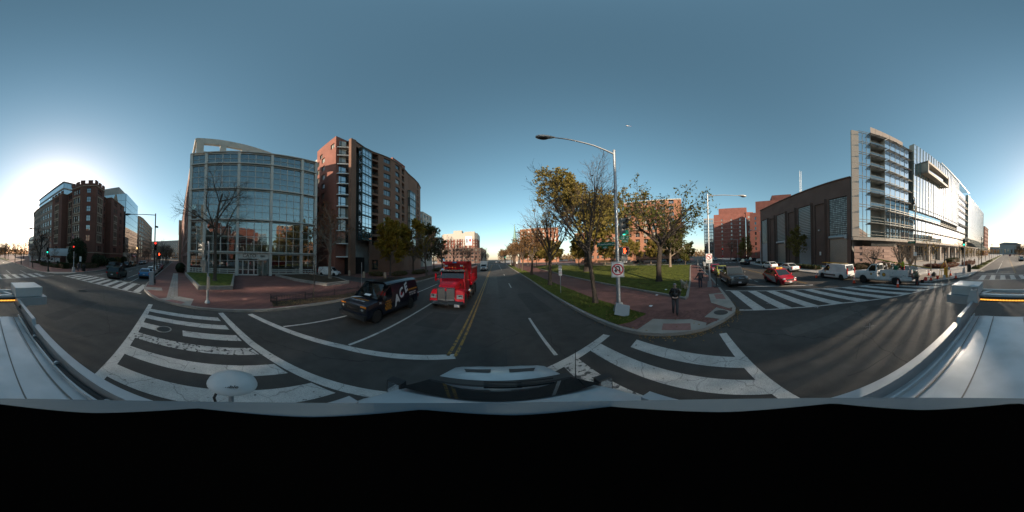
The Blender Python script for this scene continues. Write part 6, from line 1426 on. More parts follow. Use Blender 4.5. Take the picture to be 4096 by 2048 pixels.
# office side
tree('sapling', 'young yellow tree on the office corner plaza', (12.2, -24.6), 6.4, 51, 'bark_pale', 'leaf_yellow', .5, .13, r0=.09, name='young_tree')
sh = tree('shrub', 'bare multi-stem shrub against the pink stone wall', (22.6, -21.4), 4.6, 52, 'bark_pale', 'leaf_brown', .12, .08, name='bare_shrub')
dup(sh, (20.0, -26.2, PZ), 2.0, 'taller bare multi-stem shrub behind the worker on the truck', scale=1.25); dup(sh, (16.4, -24.8, PZ), 4.0, 'bare multi-stem shrub left of the teardrop lamp', scale=.9)
s1 = tree('sapling', 'small amber tree on the planted bed behind the green signal', (10.4, -37.5), 5.6, 53, 'bark', 'leaf_yellow', .45, .14, name='young_tree')
for i, (x, y, s, l) in enumerate(((6.0, -35, .7, 'first'), (6.0, -47.5, .8, 'second'), (6.0, -60, .8, 'third'), (5.9, -78, .85, 'fourth'), (5.9, -92, .85, 'fifth'), (5.8, -108, .9, 'sixth'), (5.8, -130, .9, 'seventh'), (13, -52, 1.0, None), (14, -64, 1.0, None))):
    dup(s1, (x, y, .165), i * 1.3, ('%s young verge tree along the glass office' % l) if l else ('amber tree %s the office canopy' % ('left of' if i == 7 else 'beneath')), 'young trees by the glass office', scale=s)
# left and behind
tree('spread', 'wide bare tree over the brick house driveway', (-18.5, -50.5), 13.0, 61, 'bark_dark', 'leaf_rust', .1, .14, r0=.28, name='bare_tree')
s2 = tree('sapling', 'nearest kerb sapling behind the far-left crosswalk', (-11.6, -36), 6.2, 62, 'bark', 'leaf_brown', .5, .12, name='young_tree')
for i, (x, y, s, l) in enumerate(((-11.7, -47.5, 1.05, 'second kerb sapling before the brick driveway'), (-11.5, -56, 1.15, 'third kerb sapling with amber leaves by the driveway mouth'), (-17.9, -37.6, .85, 'sapling in the hedge-edged driveway island'), (-20.5, -57, 1.0, 'rusty young tree beside the parked white saloon'), (-12.3, -84, 1.3, 'kerb tree beyond the lit amber lamp'))): dup(s2, (x, y, PZ), i * 2.1, l, 'young trees on the brick house side', scale=s)
for i, y in enumerate((-98, -112, -128, -145, -165, -190, -220)): dup(bt, (-13.5 - (i % 2) * 3, y, .165), i * 1.9, '%s bare tree on the left verge far behind' % ('first', 'second', 'third', 'fourth', 'fifth', 'sixth', 'seventh')[i], 'bare trees on the left verge behind', scale=1.1 + .05 * i)
for i, y in enumerate((-100, -125, -160)): dup(bt, (-26, y, PZ), i * 1.3, '%s bare tree set back from the left verge behind' % ('first', 'second', 'third')[i], scale=1.3)
s3 = tree('sapling', 'crooked kerb tree beside the blue parked car', (-28.9, -15.5), 6.5, 63, 'bark_pale', 'leaf_brown', .1, .1, r0=.12, lean=(.05, .02), name='young_tree')
for i in range(7): dup(bt, (*uv(-37 - i * 8.5, -4.9), PZ), i * 1.7, '%s dark kerb tree down the left street' % ('first', 'second', 'third', 'fourth', 'fifth', 'sixth', 'seventh')[i], 'kerb trees down the left street', scale=.78 + .03 * i)
for i in range(4): dup(bt, (*uv(-58 - i * 14, -18), PZ), i * 2.7, '%s bare tree on the far kerb of the left street' % ('first', 'second', 'third', 'fourth')[i], 'kerb trees down the left street', scale=.85)
# low tree boxes with wire edging on the left street
for i, u in enumerate((-32.6, -36.4, -46)):
    t = thing('tree_pit', '%s planted tree pit along the brick pavement of the left street' % ('nearest', 'second', 'third')[i], 'planter', (*uv(u, -4.9), PZ), UANG); MB().box((0, 0, .08), (2.4, 1.1, .16)).build('soil', 'soil', t)
    m = MB()
    for q in (-1, 1): m.beam((-1.2, q * .56, .42), (1.2, q * .56, .42), .025, .025); m.beam((q * 1.2, -.56, .42), (q * 1.2, .56, .42), .025, .025)
    for k in range(17): m.box((-1.2 + k * .15, -.56, .21), (.015, .015, .42)); m.box((-1.2 + k * .15, .56, .21), (.015, .015, .42))
    m.build('wire_edging', 'iron', t)
# hedges, clipped shrubs
def foliage(name, label, shapes, n, s, leaf, z=PZ, seed=1, cat='hedge', loc=(0, 0)):
    """shapes: boxes (cx, cy, w, d, h, rz) or ellipsoids (cx, cy, cz, rx, ry, rz)"""
    r = random.Random(seed); mb = MB(); t = thing(name, label, cat, (*loc, z)); core = MB()
    for q in shapes:
        if len(q) == 6 and q[0] == 'e': continue
    for kind, q in shapes:
        if kind == 'b':
            cx, cy, w, d, h, rz = q; core.box((cx, cy, h * .46), (w * .9, d * .86, h * .9), rz=rz)
            for i in range(n):
                f = r.random(); u, v, zz = r.uniform(-.5, .5), r.uniform(-.5, .5), r.random()
                if f < .4: zz = 1
                elif f < .8: v = .5 if r.random() < .5 else -.5
                else: u = .5 if r.random() < .5 else -.5
                x, y = u * w, v * d; addleaf(mb, Vector((cx + x * cos(rz) - y * sin(rz), cy + x * sin(rz) + y * cos(rz), zz * h + r.gauss(0, .03))), s * r.uniform(.6, 1.3), r, 0)
        else:
            cx, cy, cz, a, b, c = q; core.blob((cx, cy, cz), (a * .82, b * .82, c * .85), 0, 10, 7)
            for i in range(n):
                t_, ph = math.acos(r.uniform(-.95, 1)), r.uniform(0, 6.28); k = r.uniform(.86, 1.06); taper_ = 1.0
                addleaf(mb, Vector((cx + a * k * sin(t_) * cos(ph), cy + b * k * sin(t_) * sin(ph), cz + c * k * cos(t_))), s * r.uniform(.6, 1.3), r, 0)
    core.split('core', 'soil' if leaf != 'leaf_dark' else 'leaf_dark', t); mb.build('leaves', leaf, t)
    return t
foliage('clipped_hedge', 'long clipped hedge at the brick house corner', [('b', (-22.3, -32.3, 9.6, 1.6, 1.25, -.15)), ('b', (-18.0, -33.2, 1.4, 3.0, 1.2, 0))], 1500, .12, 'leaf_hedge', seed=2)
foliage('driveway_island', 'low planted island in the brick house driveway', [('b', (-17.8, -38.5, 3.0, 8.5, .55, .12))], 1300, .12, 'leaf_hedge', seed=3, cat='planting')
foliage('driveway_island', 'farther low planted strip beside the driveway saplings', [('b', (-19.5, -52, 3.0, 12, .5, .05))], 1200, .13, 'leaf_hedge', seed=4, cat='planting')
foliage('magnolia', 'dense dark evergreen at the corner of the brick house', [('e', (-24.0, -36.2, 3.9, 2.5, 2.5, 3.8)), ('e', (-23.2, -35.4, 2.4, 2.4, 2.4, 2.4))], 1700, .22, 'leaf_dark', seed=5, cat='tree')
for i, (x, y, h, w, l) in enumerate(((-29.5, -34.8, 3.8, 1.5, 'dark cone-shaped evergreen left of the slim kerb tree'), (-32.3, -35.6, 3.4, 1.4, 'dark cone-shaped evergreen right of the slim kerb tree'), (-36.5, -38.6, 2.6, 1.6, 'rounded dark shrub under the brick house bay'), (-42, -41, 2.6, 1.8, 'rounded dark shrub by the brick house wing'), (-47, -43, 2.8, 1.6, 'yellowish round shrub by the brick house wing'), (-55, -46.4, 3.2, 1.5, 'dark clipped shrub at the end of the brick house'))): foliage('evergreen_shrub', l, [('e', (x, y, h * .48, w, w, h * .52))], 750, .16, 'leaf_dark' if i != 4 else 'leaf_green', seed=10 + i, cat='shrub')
foliage('hedge', 'low rounded hedge under the pink stone wall', [('e', (23.6, -19.0, .5, 1.2, 3.4, .75)), ('e', (20.6, -22.4, .45, 1.1, 2.6, .7)), ('e', (17.6, -22.6, .4, 1.4, 1.2, .65))], 900, .1, 'leaf_hedge', seed=20)
foliage('flower_bed', 'bed of low reddish shrubs on the office plaza', [('e', (12.0, -33.5, .35, 1.6, 5.0, .5)), ('e', (9.4, -41, .4, 1.3, 5.0, .6)), ('e', (14, -29.5, .35, 2.4, 1.5, .5))], 1100, .1, 'leaf_red', seed=21, cat='planting')
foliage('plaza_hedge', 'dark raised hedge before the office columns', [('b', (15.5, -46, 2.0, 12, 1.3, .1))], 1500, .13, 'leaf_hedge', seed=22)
foliage('planting_strip', 'low green planting along the glass office kerb', [('b', (5.9, -33, 1.4, 4, .35, 0)), ('b', (5.9, -44, 1.3, 5, .3, 0)), ('b', (5.85, -58, 1.3, 8, .3, 0))], 600, .1, 'leaf_green', seed=23, cat='planting')
foliage('low_hedge', 'low shrubs before the curved apartments', [('e', (-22.8, 26.0, .4, 2.2, 1.0, .6)), ('e', (-19.6, 30.0, .4, 1.2, 2.6, .6)), ('e', (-18.0, 37, .4, 1.2, 4.0, .6)), ('e', (-17.0, 48, .4, 1.2, 5.0, .6))], 650, .11, 'leaf_green', seed=24)
foliage('ivy_corner', 'dark shrubs at the institute corner on the left street', [('e', (-33.2, -12.2, 1.0, 1.3, 1.0, 1.2)), ('e', (-36, -13.4, .9, 1.3, .9, 1.0))], 600, .13, 'leaf_dark', seed=25, cat='shrub')
foliage('park_hedge', 'clipped hedge before the orange flats across the park', [('b', (*uv(81.5, 15), 1.5, 26, 1.3, UANG)), ('b', (*uv(81.5, 42), 1.5, 22, 1.3, UANG))], 900, .25, 'leaf_hedge', seed=26)
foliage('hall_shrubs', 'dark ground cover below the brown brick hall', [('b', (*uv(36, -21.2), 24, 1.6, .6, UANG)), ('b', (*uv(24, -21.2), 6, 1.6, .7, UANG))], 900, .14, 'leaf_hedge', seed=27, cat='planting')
MB().box((0, 0, .5), (1.0, 26, 1.0)).build('garden_wall', 'pink_stone', loc=(*uv(80.4, 28), PZ), rz=UANG, label='low pink garden wall before the orange flats', cat='wall')
# far-off woods and street trees that read as one mass along the horizon
fw = MB(); r = random.Random(77)
for a0, a1, d0, d1, h, n in ((-4.5, 62, 330, 470, 13, 5200), (-24, -6, 330, 420, 13, 1500), (66, 92, 210, 260, 10, 1600), (162, 214, 330, 430, 13, 3200), (-118, -108, 230, 330, 13, 900), (14, 40, 190, 230, 9, 1300), (181, 196, 210, 300, 12, 1500), (-113, -104, 300, 400, 16, 500)):
    for i in range(n):
        a = rad(r.uniform(a0, a1)); d = r.uniform(d0, d1); k = .55 + .45 * abs(sin(a * 57 + d * .13)) * abs(cos(a * 131)); z = h * k * r.random() ** .7
        if abs(sin(a) * d + 3) < 12 and d < 480: continue
        addleaf(fw, Vector((sin(a) * d, cos(a) * d, z + .6)), r.uniform(.7, 1.6), r, 0)
fw.build('distant_trees', 'leaf_brown', kind='stuff', label='brownish mass of distant street trees along the horizon', cat='trees')
# ------------------------------------------------------------------ vehicles
def lerp(P, x):
    if x <= P[0][0]: return P[0][1]
    for a, b in zip(P, P[1:]):
        if x <= b[0]: return a[1] + (b[1] - a[1]) * (x - a[0]) / (b[0] - a[0])
    return P[-1][1]
WHEEL = {}
def wheel(parent, x, y, r, w, kind='rim', steer=0.):
    k = (r, w, kind)
    if k not in WHEEL:
        t = MB().lathe([(r * .62, -w / 2), (r * .9, -w / 2), (r, -w * .36), (r, w * .36), (r * .9, w / 2), (r * .62, w / 2)], 26, axis='Y'); h = MB().lathe([(r * .63, -w * .42), (r * .58, -w * .3), (r * .2, -w * .34), (r * .2, w * .34), (r * .58, w * .3), (r * .63, w * .42)], 20, axis='Y')
        s = MB()
        for i in range(7):
            a = i * 2 * pi / 7
            s.box((cos(a) * r * .34, 0, sin(a) * r * .34), (r * .56, w * .76, r * .13), ry=-a)
        WHEEL[k] = (t.mesh('tyre', 'tyre', 40), h.mesh('rim', 'steel_wheel' if kind == 'steel' else 'plastic', 40), s.mesh('spokes', kind if kind != 'steel' else 'steel_wheel'))
    o = obj('wheel', WHEEL[k][0], parent, (x, y, r), steer); obj('rim', WHEEL[k][1], o); obj('spokes', WHEEL[k][2], o); return o
def car(name, label, pos, rz, sp, pm, cat='car', group=None, wk='rim', z=0.):
    """local x forward, y left, origin under the middle. sp: L W gc wr fa ra (axle x from the nose) top [(x from nose, z)] cab (xa, xb, xc, xd, zr) etc."""
    L, Wd, gc, wr = sp['L'], sp['W'], sp.get('gc', .2), sp['wr']; fa, ra = sp['fa'], sp['ra']; hw = Wd / 2
    t = thing(name, label, cat, (*pos, z), rz, group); X = lambda d: L / 2 - d
    xs = sorted(set([0, .04, .12, .25, .45] + [L - v for v in (0, .04, .12, .25, .45)] + [L * i / 26 for i in range(27)] + [c + wr * 1.15 * q for c in (fa, ra) for q in (-1.001, -1, -.92, -.75, -.5, -.2, .2, .5, .75, .92, 1, 1.001)] + [p[0] for p in sp['top']]))
    xs = [v for v in xs if 0 <= v <= L]
    mb = MB(); ring = []
    def zb(d):
        z_ = gc + (.12 * (1 - d / .3) if d < .3 else 0) + (.14 * (1 - (L - d) / .3) if L - d < .3 else 0)
        for c in (fa, ra):
            q = 1 - ((d - c) / (wr * 1.15)) ** 2
            if q > 0: z_ = max(z_, wr + wr * 1.13 * math.sqrt(q))
        return z_
    for d in xs:
        zt = lerp(sp['top'], d); b = min(zb(d), zt - .06); e = min(d, L - d); rd = sp.get('round', .55)
        w = hw * (1 - sp.get('tap', .16) * max(0, 1 - e / rd) ** 2.2)
        sh = max(b + .02, zt - sp.get('sh', .2)); lo = max(b, gc + .18); md = max(b + .01, (gc + .3 + zt) / 2)
        half = [(0, b), (w * .86, b), (w * .965, max(b, gc + .1)), (w * .985, lo), (w, md), (w * .985, sh), (w * .93, zt - .035), (w * .83, zt), (w * .4, zt + .025), (0, zt + .03)]
        ring.append(half)
    n = 10
    for sgn in (1, -1):
        o = len(mb.v)
        for d, h in zip(xs, ring): mb.v += [(X(d), sgn * y, z_) for y, z_ in h]
        for i in range(len(xs) - 1):
            for j in range(n - 1):
                f = [o + i * n + j, o + i * n + j + 1, o + (i + 1) * n + j + 1, o + (i + 1) * n + j]; mb.f.append(f if sgn < 0 else f[::-1]); mb.m.append(1 if j == 0 else 0)
        for i in (0, len(xs) - 1): mb.f.append([o + i * n + j for j in range(n)]); mb.m.append(0)
    mb.build('body', [pm, 'under'], t, 38)
    # cabin
    xa, xb, xc, xd, zr = sp['cab']; cb, cr = hw * sp.get('cb', .93), hw * sp.get('cr', .76); za, zd = lerp(sp['top'], xa) - .02, lerp(sp['top'], xd) - .02
    def ztop(d): return za + (zr - za) * (d - xa) / (xb - xa) if d < xb else (zr if d <= xc else zd + (zr - zd) * (xd - d) / max(.01, xd - xc))
    def yw(z_, d): b_ = za + (zd - za) * (d - xa) / (xd - xa); f = max(0, min(1, (z_ - b_) / (zr - b_))); return cb + (cr - cb) * f
    cab = MB(); xm = (xb + xc) / 2; st = [(xa, za, cb, 0), (xb, zr, cr, .0), ((xb + xm) / 2, zr + .03, cr, .04), (xm, zr + .04, cr, .05), ((xc + xm) / 2, zr + .03, cr, .04), (xc, zr, cr, 0), (xd, zd, cb, 0)]
    V = [(X(d), s * w, z_) for d, z_, w, c in st for s in (1, -1)]
    F = [(2 * i, 2 * i + 1, 2 * i + 3, 2 * i + 2) for i in range(6)] + [[2 * i for i in range(7)][::-1], [2 * i + 1 for i in range(7)]]
    bm = bmesh.new(); vv = [bm.verts.new(p) for p in V]; [bm.faces.new([vv[i] for i in f]) for f in F]
    bmesh.ops.bevel(bm, geom=[e for e in bm.edges if e.calc_face_angle(0) > .3 and len(e.link_faces) == 2], offset=.05, segments=2, affect='EDGES', profile=.6); bmesh.ops.recalc_face_normals(bm, faces=bm.faces[:])
    if sp.get('hollow'):
        bm.clear(); a, b = sp['win'][0]; H = MB(); zl = lambda d: za + (zd - za) * (d - xa) / (xd - xa) + .05
        sec = [(-1, 0, -.13), (-1, .05, -.05), (-1, .2, .02), (1, .2, .02), (1, .05, -.05), (1, 0, -.13)]; z0_ = zr; zr -= .13
        for i in range(1, 5):
            for (s1_, e1, h1), (s2_, e2, h2) in zip(sec, sec[1:]):
                P4 = [(X(st[k][0]), q * (cr - e), st[k][1] + hh) for k, (q, e, hh) in ((i, (s1_, e1, h1)), (i, (s2_, e2, h2)), (i + 1, (s2_, e2, h2)), (i + 1, (s1_, e1, h1)))]; H.quad(*P4)
        H.add([(X(st[5][0]), q * (cr - e), st[5][1] + hh) for q, e, hh in sec] + [V[13], V[12]], [(0, 1, 2, 3, 4, 5, 7, 6)])
        for s in (1, -1):
            pt_ = lambda d, z_: (X(d), s * yw(z_, d), z_)
            H.add([pt_(b, zl(b) - .05), pt_(b, ztop(b))] + [pt_(d, min(z_, zr)) for d, z_, w, c in st if b < d], [range(2 + sum(1 for q in st if q[0] > b))])
            H.quad(pt_(a, ztop(a)), pt_(b, ztop(b)), pt_(b, ztop(b) - .1), pt_(a, ztop(a) - .1)); H.add([pt_(xa, za), pt_(a, zl(a)), pt_(a, ztop(a)), pt_(xa + .08, ztop(xa + .08))], [range(4)]); H.quad(pt_(xa, za), pt_(b, za), pt_(b, zl(b)), pt_(xa + .02, zl(xa)))
        H.quad((X(xb) + .02, -cr, zr - .02), (X(xb) + .02, cr, zr - .02), (X(xb) - .06, cr, zr - .07), (X(xb) - .06, -cr, zr - .07)); H.quad((X(b + .35), -cb, za - .3), (X(b + .35), cb, za - .3), (X(b + .35), cr, zr), (X(b + .35), -cr, zr))
        zr = z0_
        t2_ = bpy.data.meshes.new('x'); t2_.from_pydata(H.v, [], H.f); bm.from_mesh(t2_); bpy.data.meshes.remove(t2_)
    me = bpy.data.meshes.new('cabin'); bm.to_mesh(me); bm.free(); me.materials.append(M[pm if not sp.get('roofm') else sp['roofm']]); me.polygons.foreach_set('use_smooth', [True] * len(me.polygons)); me.set_sharp_from_angle(angle=rad(40)); obj('cabin', me, t)
    def pane(P, nm):
        n_ = (Vector(P[1]) - Vector(P[0])).cross(Vector(P[-1]) - Vector(P[0])).normalized(); c = sum((Vector(p) for p in P), Vector()) / len(P)
        if n_.dot(c - Vector((X((xa + xd) / 2), 0, (za + zr) / 2))) < 0: n_ = -n_
        MB().add([Vector(p) + n_ * .014 for p in P], [range(len(P))]).build(nm, sp.get('glass', 'carglass'), t)
    def onface(d0, z0, w0, d1, z1, w1, nm):
        P = []
        for f, q in ((.08, 1), (.08, -1), (.9, -1), (.9, 1)): d = d0 + (d1 - d0) * f; P.append((X(d), q * ((w0 + (w1 - w0) * f) - .09), z0 + (z1 - z0) * f))
        pane(P, nm)
    onface(xa, za, cb, xb, zr, cr, 'windscreen')
    if sp.get('rearglass', 1): onface(xd, zd, cb, xc, zr, cr, 'rear_window')
    for a, b in sp['win']:
        for s in ((1, -1) if not sp.get('hollow') else (-1,)):
            zl = lambda d: za + (zd - za) * (d - xa) / (xd - xa) + .05
            seq = [a] + [v for v in (xb + .05, xc) if a < v < b] + [b]; P = [(X(d), s * yw(zl(d), d), zl(d)) for d in (a, b)] + [(X(d), s * yw(ztop(d) - .09, d), max(zl(d) + .02, ztop(d) - .09)) for d in seq[::-1]]
            pane(P, 'side_window')
            MB().box((X(b - .16), s * (hw * .995), za - .14), (.17, .03, .035)).build('door_handle', 'plastic', t) if sp.get('handles', 1) else None
    for c in (fa, ra):
        for s in (1, -1): wheel(t, X(c), s * (hw - .125), wr, .22, wk)
        MB().tube([(X(c), -hw + .24, wr), (X(c), hw - .24, wr)], wr * 1.06, 18).build('wheel_well', 'under', t)
    for s in (1, -1):
        hl = sp.get('hl', (.1, .66, .34, .16)); MB().blob((X(hl[0]), s * (hw * .74), hl[1]), (.075 if not sp.get('hlx') else sp['hlx'], hl[2] / 2, hl[3] / 2), 0, 10, 6).build('headlight', 'headlamp', t, 180)
        tl = sp.get('tl', (.06, .8, .2, .26)); MB().box((X(L - tl[0]), s * (hw * .86), tl[1]), (.1, tl[2], tl[3])).build('tail_light', 'tail', t)
        mx = xa + .35; MB().blob((X(mx), s * (hw + .1), za + .12), (.07, .12, .09 if not sp.get('bigm') else .17), 0, 8, 6).beam((X(mx), s * (hw - .1), za + .06), (X(mx), s * (hw + .06), za + .1), .05, .04).build('door_mirror', sp.get('mm', pm), t, 180)
    gr = sp.get('grille', (.62, .24, .9)); MB().box((X(.035), 0, gr[0]), (.06, gr[2], gr[1])).build('grille', 'plastic', t)
    MB().box((X(.03), 0, gc + .19), (.09, Wd * .8, .16)).build('front_bumper', sp.get('bm', 'plastic'), t); MB().box((X(L - .03), 0, gc + .22), (.09, Wd * .82, .18)).build('rear_bumper', sp.get('bm', 'plastic'), t)
    MB().box((X(-.025), 0, gc + .25), (.02, .3, .15)).build('number_plate', 'plate', t); MB().box((X(L + .03), 0, gc + .5), (.02, .3, .15)).build('number_plate', 'plate', t)
    return t
SEDAN = dict(L=4.8, W=1.82, wr=.325, fa=.95, ra=3.72, top=[(0, .55), (.06, .68), (.3, .78), (1.25, .95), (3.7, 1.0), (4.5, 1.02), (4.75, .98), (4.8, .75)], cab=(1.2, 2.0, 3.25, 4.15, 1.44), win=[(1.55, 2.5), (2.58, 3.55)], hl=(.16, .72, .4, .17))
HATCH = dict(L=4.35, W=1.8, wr=.32, fa=.9, ra=3.5, top=[(0, .5), (.06, .66), (.3, .78), (1.15, .97), (3.9, 1.05), (4.25, 1.02), (4.35, .7)], cab=(1.1, 1.9, 3.3, 4.15, 1.46), win=[(1.45, 2.35), (2.43, 3.4)], hl=(.16, .72, .4, .17))
WAGON = dict(L=4.62, W=1.8, wr=.32, fa=.92, ra=3.7, top=[(0, .5), (.05, .66), (.3, .8), (1.05, 1.02), (4.1, 1.08), (4.5, 1.05), (4.62, .7)], cab=(.95, 2.0, 3.6, 4.5, 1.6), win=[(1.55, 2.4), (2.48, 3.3), (3.38, 4.0)], hl=(.18, .76, .46, .19))
SUV = dict(L=4.65, W=1.85, wr=.36, gc=.24, fa=.92, ra=3.62, top=[(0, .6), (.06, .8), (.3, .98), (1.2, 1.1), (4.3, 1.14), (4.58, 1.1), (4.65, .75)], cab=(1.1, 1.75, 3.9, 4.5, 1.7), cr=.8, win=[(1.45, 2.35), (2.43, 3.3), (3.38, 4.1)], hl=(.14, .85, .4, .2), tl=(.04, 1.0, .2, .3))
PICK = dict(L=5.9, W=2.0, wr=.4, gc=.3, fa=1.0, ra=4.65, top=[(0, .75), (.05, 1.05), (.25, 1.12), (1.55, 1.2), (3.75, 1.25), (3.76, 1.3), (5.85, 1.3), (5.9, 1.0)], cab=(1.45, 2.05, 3.3, 3.72, 1.93), cr=.83, tap=.08, win=[(1.72, 2.55), (2.63, 3.45)], hl=(.06, .98, .3, .3), grille=(.98, .34, 1.05), tl=(.02, 1.05, .16, .4), bigm=1, round=.35)
CONNECT = dict(L=4.82, W=1.84, wr=.33, fa=.9, ra=3.96, top=[(0, .5), (.05, .72), (.25, .86), (.95, 1.05), (4.7, 1.1), (4.82, 1.0)], cab=(.85, 1.7, 4.55, 4.78, 1.83), cr=.88, cb=.97, win=[(1.25, 2.1)], hl=(.2, .82, .36, .24), tl=(.0, 1.1, .12, .7), handles=0)
EVAN = dict(L=5.5, W=2.02, wr=.385, gc=.28, fa=.85, ra=4.35, top=[(0, .6), (.03, 1.0), (.1, 1.12), (1.0, 1.24), (5.35, 1.26), (5.5, 1.1)], cab=(.95, 1.75, 5.2, 5.46, 2.12), cr=.85, cb=.985, tap=.12, win=[(1.4, 2.15)], hl=(.04, .88, .34, .24), grille=(.86, .4, 1.0), glass='carglass_clear', mm='plastic', bigm=1, handles=0, bm='plastic', rearglass=1, round=.3, hollow=1)
A_IN, A_OUT = UANG + pi, UANG       # towards us / away from us on the right street
pk_t = car('pickup_truck', 'dark grey crew-cab pickup parked facing the crosswalk', uv(18.1, -4.75), A_IN, PICK, 'p_grey', 'pickup')
MB().blob((2.99, 0, .98), (.02, .1, .045), 0, 12, 6).build('oval_emblem', 'p_blue', pk_t, 180); MB().quad((-.95, -.85, 1.335), (-2.85, -.85, 1.335), (-2.85, .85, 1.335), (-.95, .85, 1.335)).build('bed_panel', 'under', pk_t)  # near-black sheet on the closed bed paints in the shade of its cavity
for z in (.9, .98, 1.06): MB().box((2.97, 0, z), (.05, .95, .035)).build('grille_bar', 'chrome', pk_t)
for s in (1, -1): MB().box((-.1, s * 1.0, .42), (2.2, .14, .06)).build('running_board', 'galv', pk_t)
car('hatchback', 'lime yellow compact parked behind the grey pickup', uv(24.9, -4.8), A_IN, dict(HATCH, L=3.7, ra=2.85, top=[(0, .5), (.05, .7), (.3, .85), (.9, 1.05), (3.3, 1.1), (3.62, 1.0), (3.7, .7)], cab=(.85, 1.5, 2.6, 3.5, 1.55), win=[(1.15, 1.9), (1.98, 2.8)]), 'p_lime')
car('hatchback', 'crimson car parked behind the lime compact', uv(30.5, -4.7), A_IN, HATCH, 'p_crimson'); car('suv', 'dark green van-like SUV parked third along the park kerb', uv(37.5, -4.6), A_IN, dict(SUV, cab=(1.0, 1.6, 4.1, 4.55, 1.85)), 'p_green')
car('saloon', 'black car parked fifth along the park kerb', uv(46, -4.6), A_IN, SEDAN, 'p_black')
tx = car('taxi', 'red taxi with grey swoosh waiting at the right crosswalk', uv(15.5, -9.35), A_IN, WAGON, 'p_taxi', 'taxi')
defm('swoosh', (.30, .31, .31), .35, coat=.5); sw = MB()
for s in (1, -1): sw.add([(1.35, s * .922, .30), (.5, s * .925, .34), (-1.9, s * .912, .98), (-1.75, s * .912, 1.02), (.4, s * .926, .92), (.95, s * .924, .7)], [(0, 1, 2, 3, 4, 5)])
for s, k in ((1, 0), (-1, 1)): MB().add([(1.0, s * .93, .30), (.25, s * .93, .32), (-2.0, s * .9, .96), (-1.8, s * .905, 1.0), (.7, s * .93, .88)], [(0, 1, 2, 3, 4)]).build('grey_swoosh', 'swoosh', tx)
rs = MB().box((0, 0, 1.70), (.3, .8, .13)).build('roof_sign', 'yellow_steel', tx); text('TAXI', .13, 'sign_black', rs, (.155, 0, 1.70), (pi / 2, 0, pi / 2), extrude=.002)
wc = car('saloon', 'white saloon parked at the far kerb behind the taxi', uv(24.4, -16.75), A_OUT, SEDAN, 'p_white'); car('hatchback', 'white hatchback parked ahead of the white saloon', uv(31.2, -16.6), A_OUT, HATCH, 'p_white')
car('suv', 'black SUV parked beyond the white hatchback', uv(46.5, -16.3), A_OUT, SUV, 'p_black'); car('saloon', 'black car turning at the far right crossing', uv(68, -20.5), A_OUT + 1.2, SEDAN, 'p_black')
car('pickup_truck', 'grey pickup at the far right crossing', uv(76, -9), A_IN + 1.4, PICK, 'p_silver', 'pickup'); car('suv', 'silver van-like SUV waiting at the far right crossing', uv(84, -13), A_IN, SUV, 'p_silver'); car('suv', 'dark van parked by the end of the brown hall', uv(60, -24), A_OUT, SUV, 'p_black')
# parked behind the park
VANG = UANG + pi / 2
for i, (v, sp, pm, l, c) in enumerate(((13.5, WAGON, 'p_silver', 'silver estate parked across the lawn behind the tree trunk', 'estate_car'), (5.5, HATCH, 'p_silver', 'pale car parked across the lawn right of the tree trunk', 'hatchback'), (25.5, SEDAN, 'p_black', 'black car parked across the lawn left of the big pole', 'saloon'), (34, HATCH, 'p_white', 'white car parked across the lawn behind the oak', 'hatchback'))): car(c, l, uv(78.5, v), VANG, sp, pm)
cn = car('delivery_van', 'white compact delivery van with roof ladder and city seals', uv(13.15, -16.3), A_OUT, CONNECT, 'p_white', 'van', wk='steel')
MB().box((.3, .925, .55), (2.0, .03, .16)).build('rubbing_strip', 'plastic', cn)
for x in (.9, -1.2): MB().tube([(x, -.7, 1.85), (x, -.7, 1.95), (x, .7, 1.95), (x, .7, 1.85)], .025, 6).build('roof_bar', 'galv', cn)
ldr = MB()
for y in (.28, .62): ldr.box((-.2, y, 2.0), (3.9, .05, .08))
for k in range(12): ldr.tube([(-2 + k * .33, .28, 2.0), (-2 + k * .33, .62, 2.0)], .015, 5)
ldr.build('ladder', 'yellow_steel', cn)
def seal(parent, x, y, z, r): o = MB().lathe([(r, -.004), (r, .004)], 20, axis='Y').build('round_seal', mat('seal', (.30, .16, .06), .5) if 'seal' not in bpy.data.materials else bpy.data.materials['seal'], parent, loc=(x, y, z)); MB().lathe([(r * .6, -.007), (r * .6, .007)], 16, axis='Y').build('seal_centre', 'yellow_steel', o)
seal(cn, .95, .925, .95, .1); seal(cn, .35, .87, 1.42, .17); MB().quad((-2.39, .6, 1.2), (-2.39, -.6, 1.2), (-2.3, -.55, 1.65), (-2.3, .55, 1.65)).build('rear_door_window', 'carglass', cn)
# utility truck
ut = car('utility_truck', 'white utility truck with tool bins and worker on top', uv(6.4, -16.3), A_OUT, dict(PICK, L=6.4, W=2.05, wr=.42, gc=.42, fa=1.05, ra=4.75, top=[(0, .85), (.05, 1.2), (.3, 1.28), (1.5, 1.36), (2.7, 1.4), (2.75, .85), (6.3, .85), (6.4, .8)], cab=(1.4, 2.0, 2.6, 2.75, 2.05), win=[(1.68, 2.5)], cr=.84, grille=(1.08, .36, 1.1), hl=(.08, 1.1, .3, .34)), 'p_white', 'truck', wk='steel')
for s in (1, -1):
    sb = MB(); sb.box((-1.35, s * .84, 1.22), (2.9, .4, .62)); sb.box((-.45, s * .84, .8), (1.05, .4, .5)); sb.box((-2.5, s * .84, .8), (.6, .4, .5)); o = sb.build('tool_bin', 'p_white', ut)
    for x, w, z, h in ((-.45, 1.0, 1.05, .95), (-1.62, 1.2, 1.25, .5), (-2.5, .56, 1.05, .95)): MB().box((x, s * 1.045, z), (w - .05, .02, h - .05)).build('bin_door', 'p_white', o); MB().box((x + w * .3, s * 1.06, z), (.08, .015, .05)).build('latch', 'plastic', o)
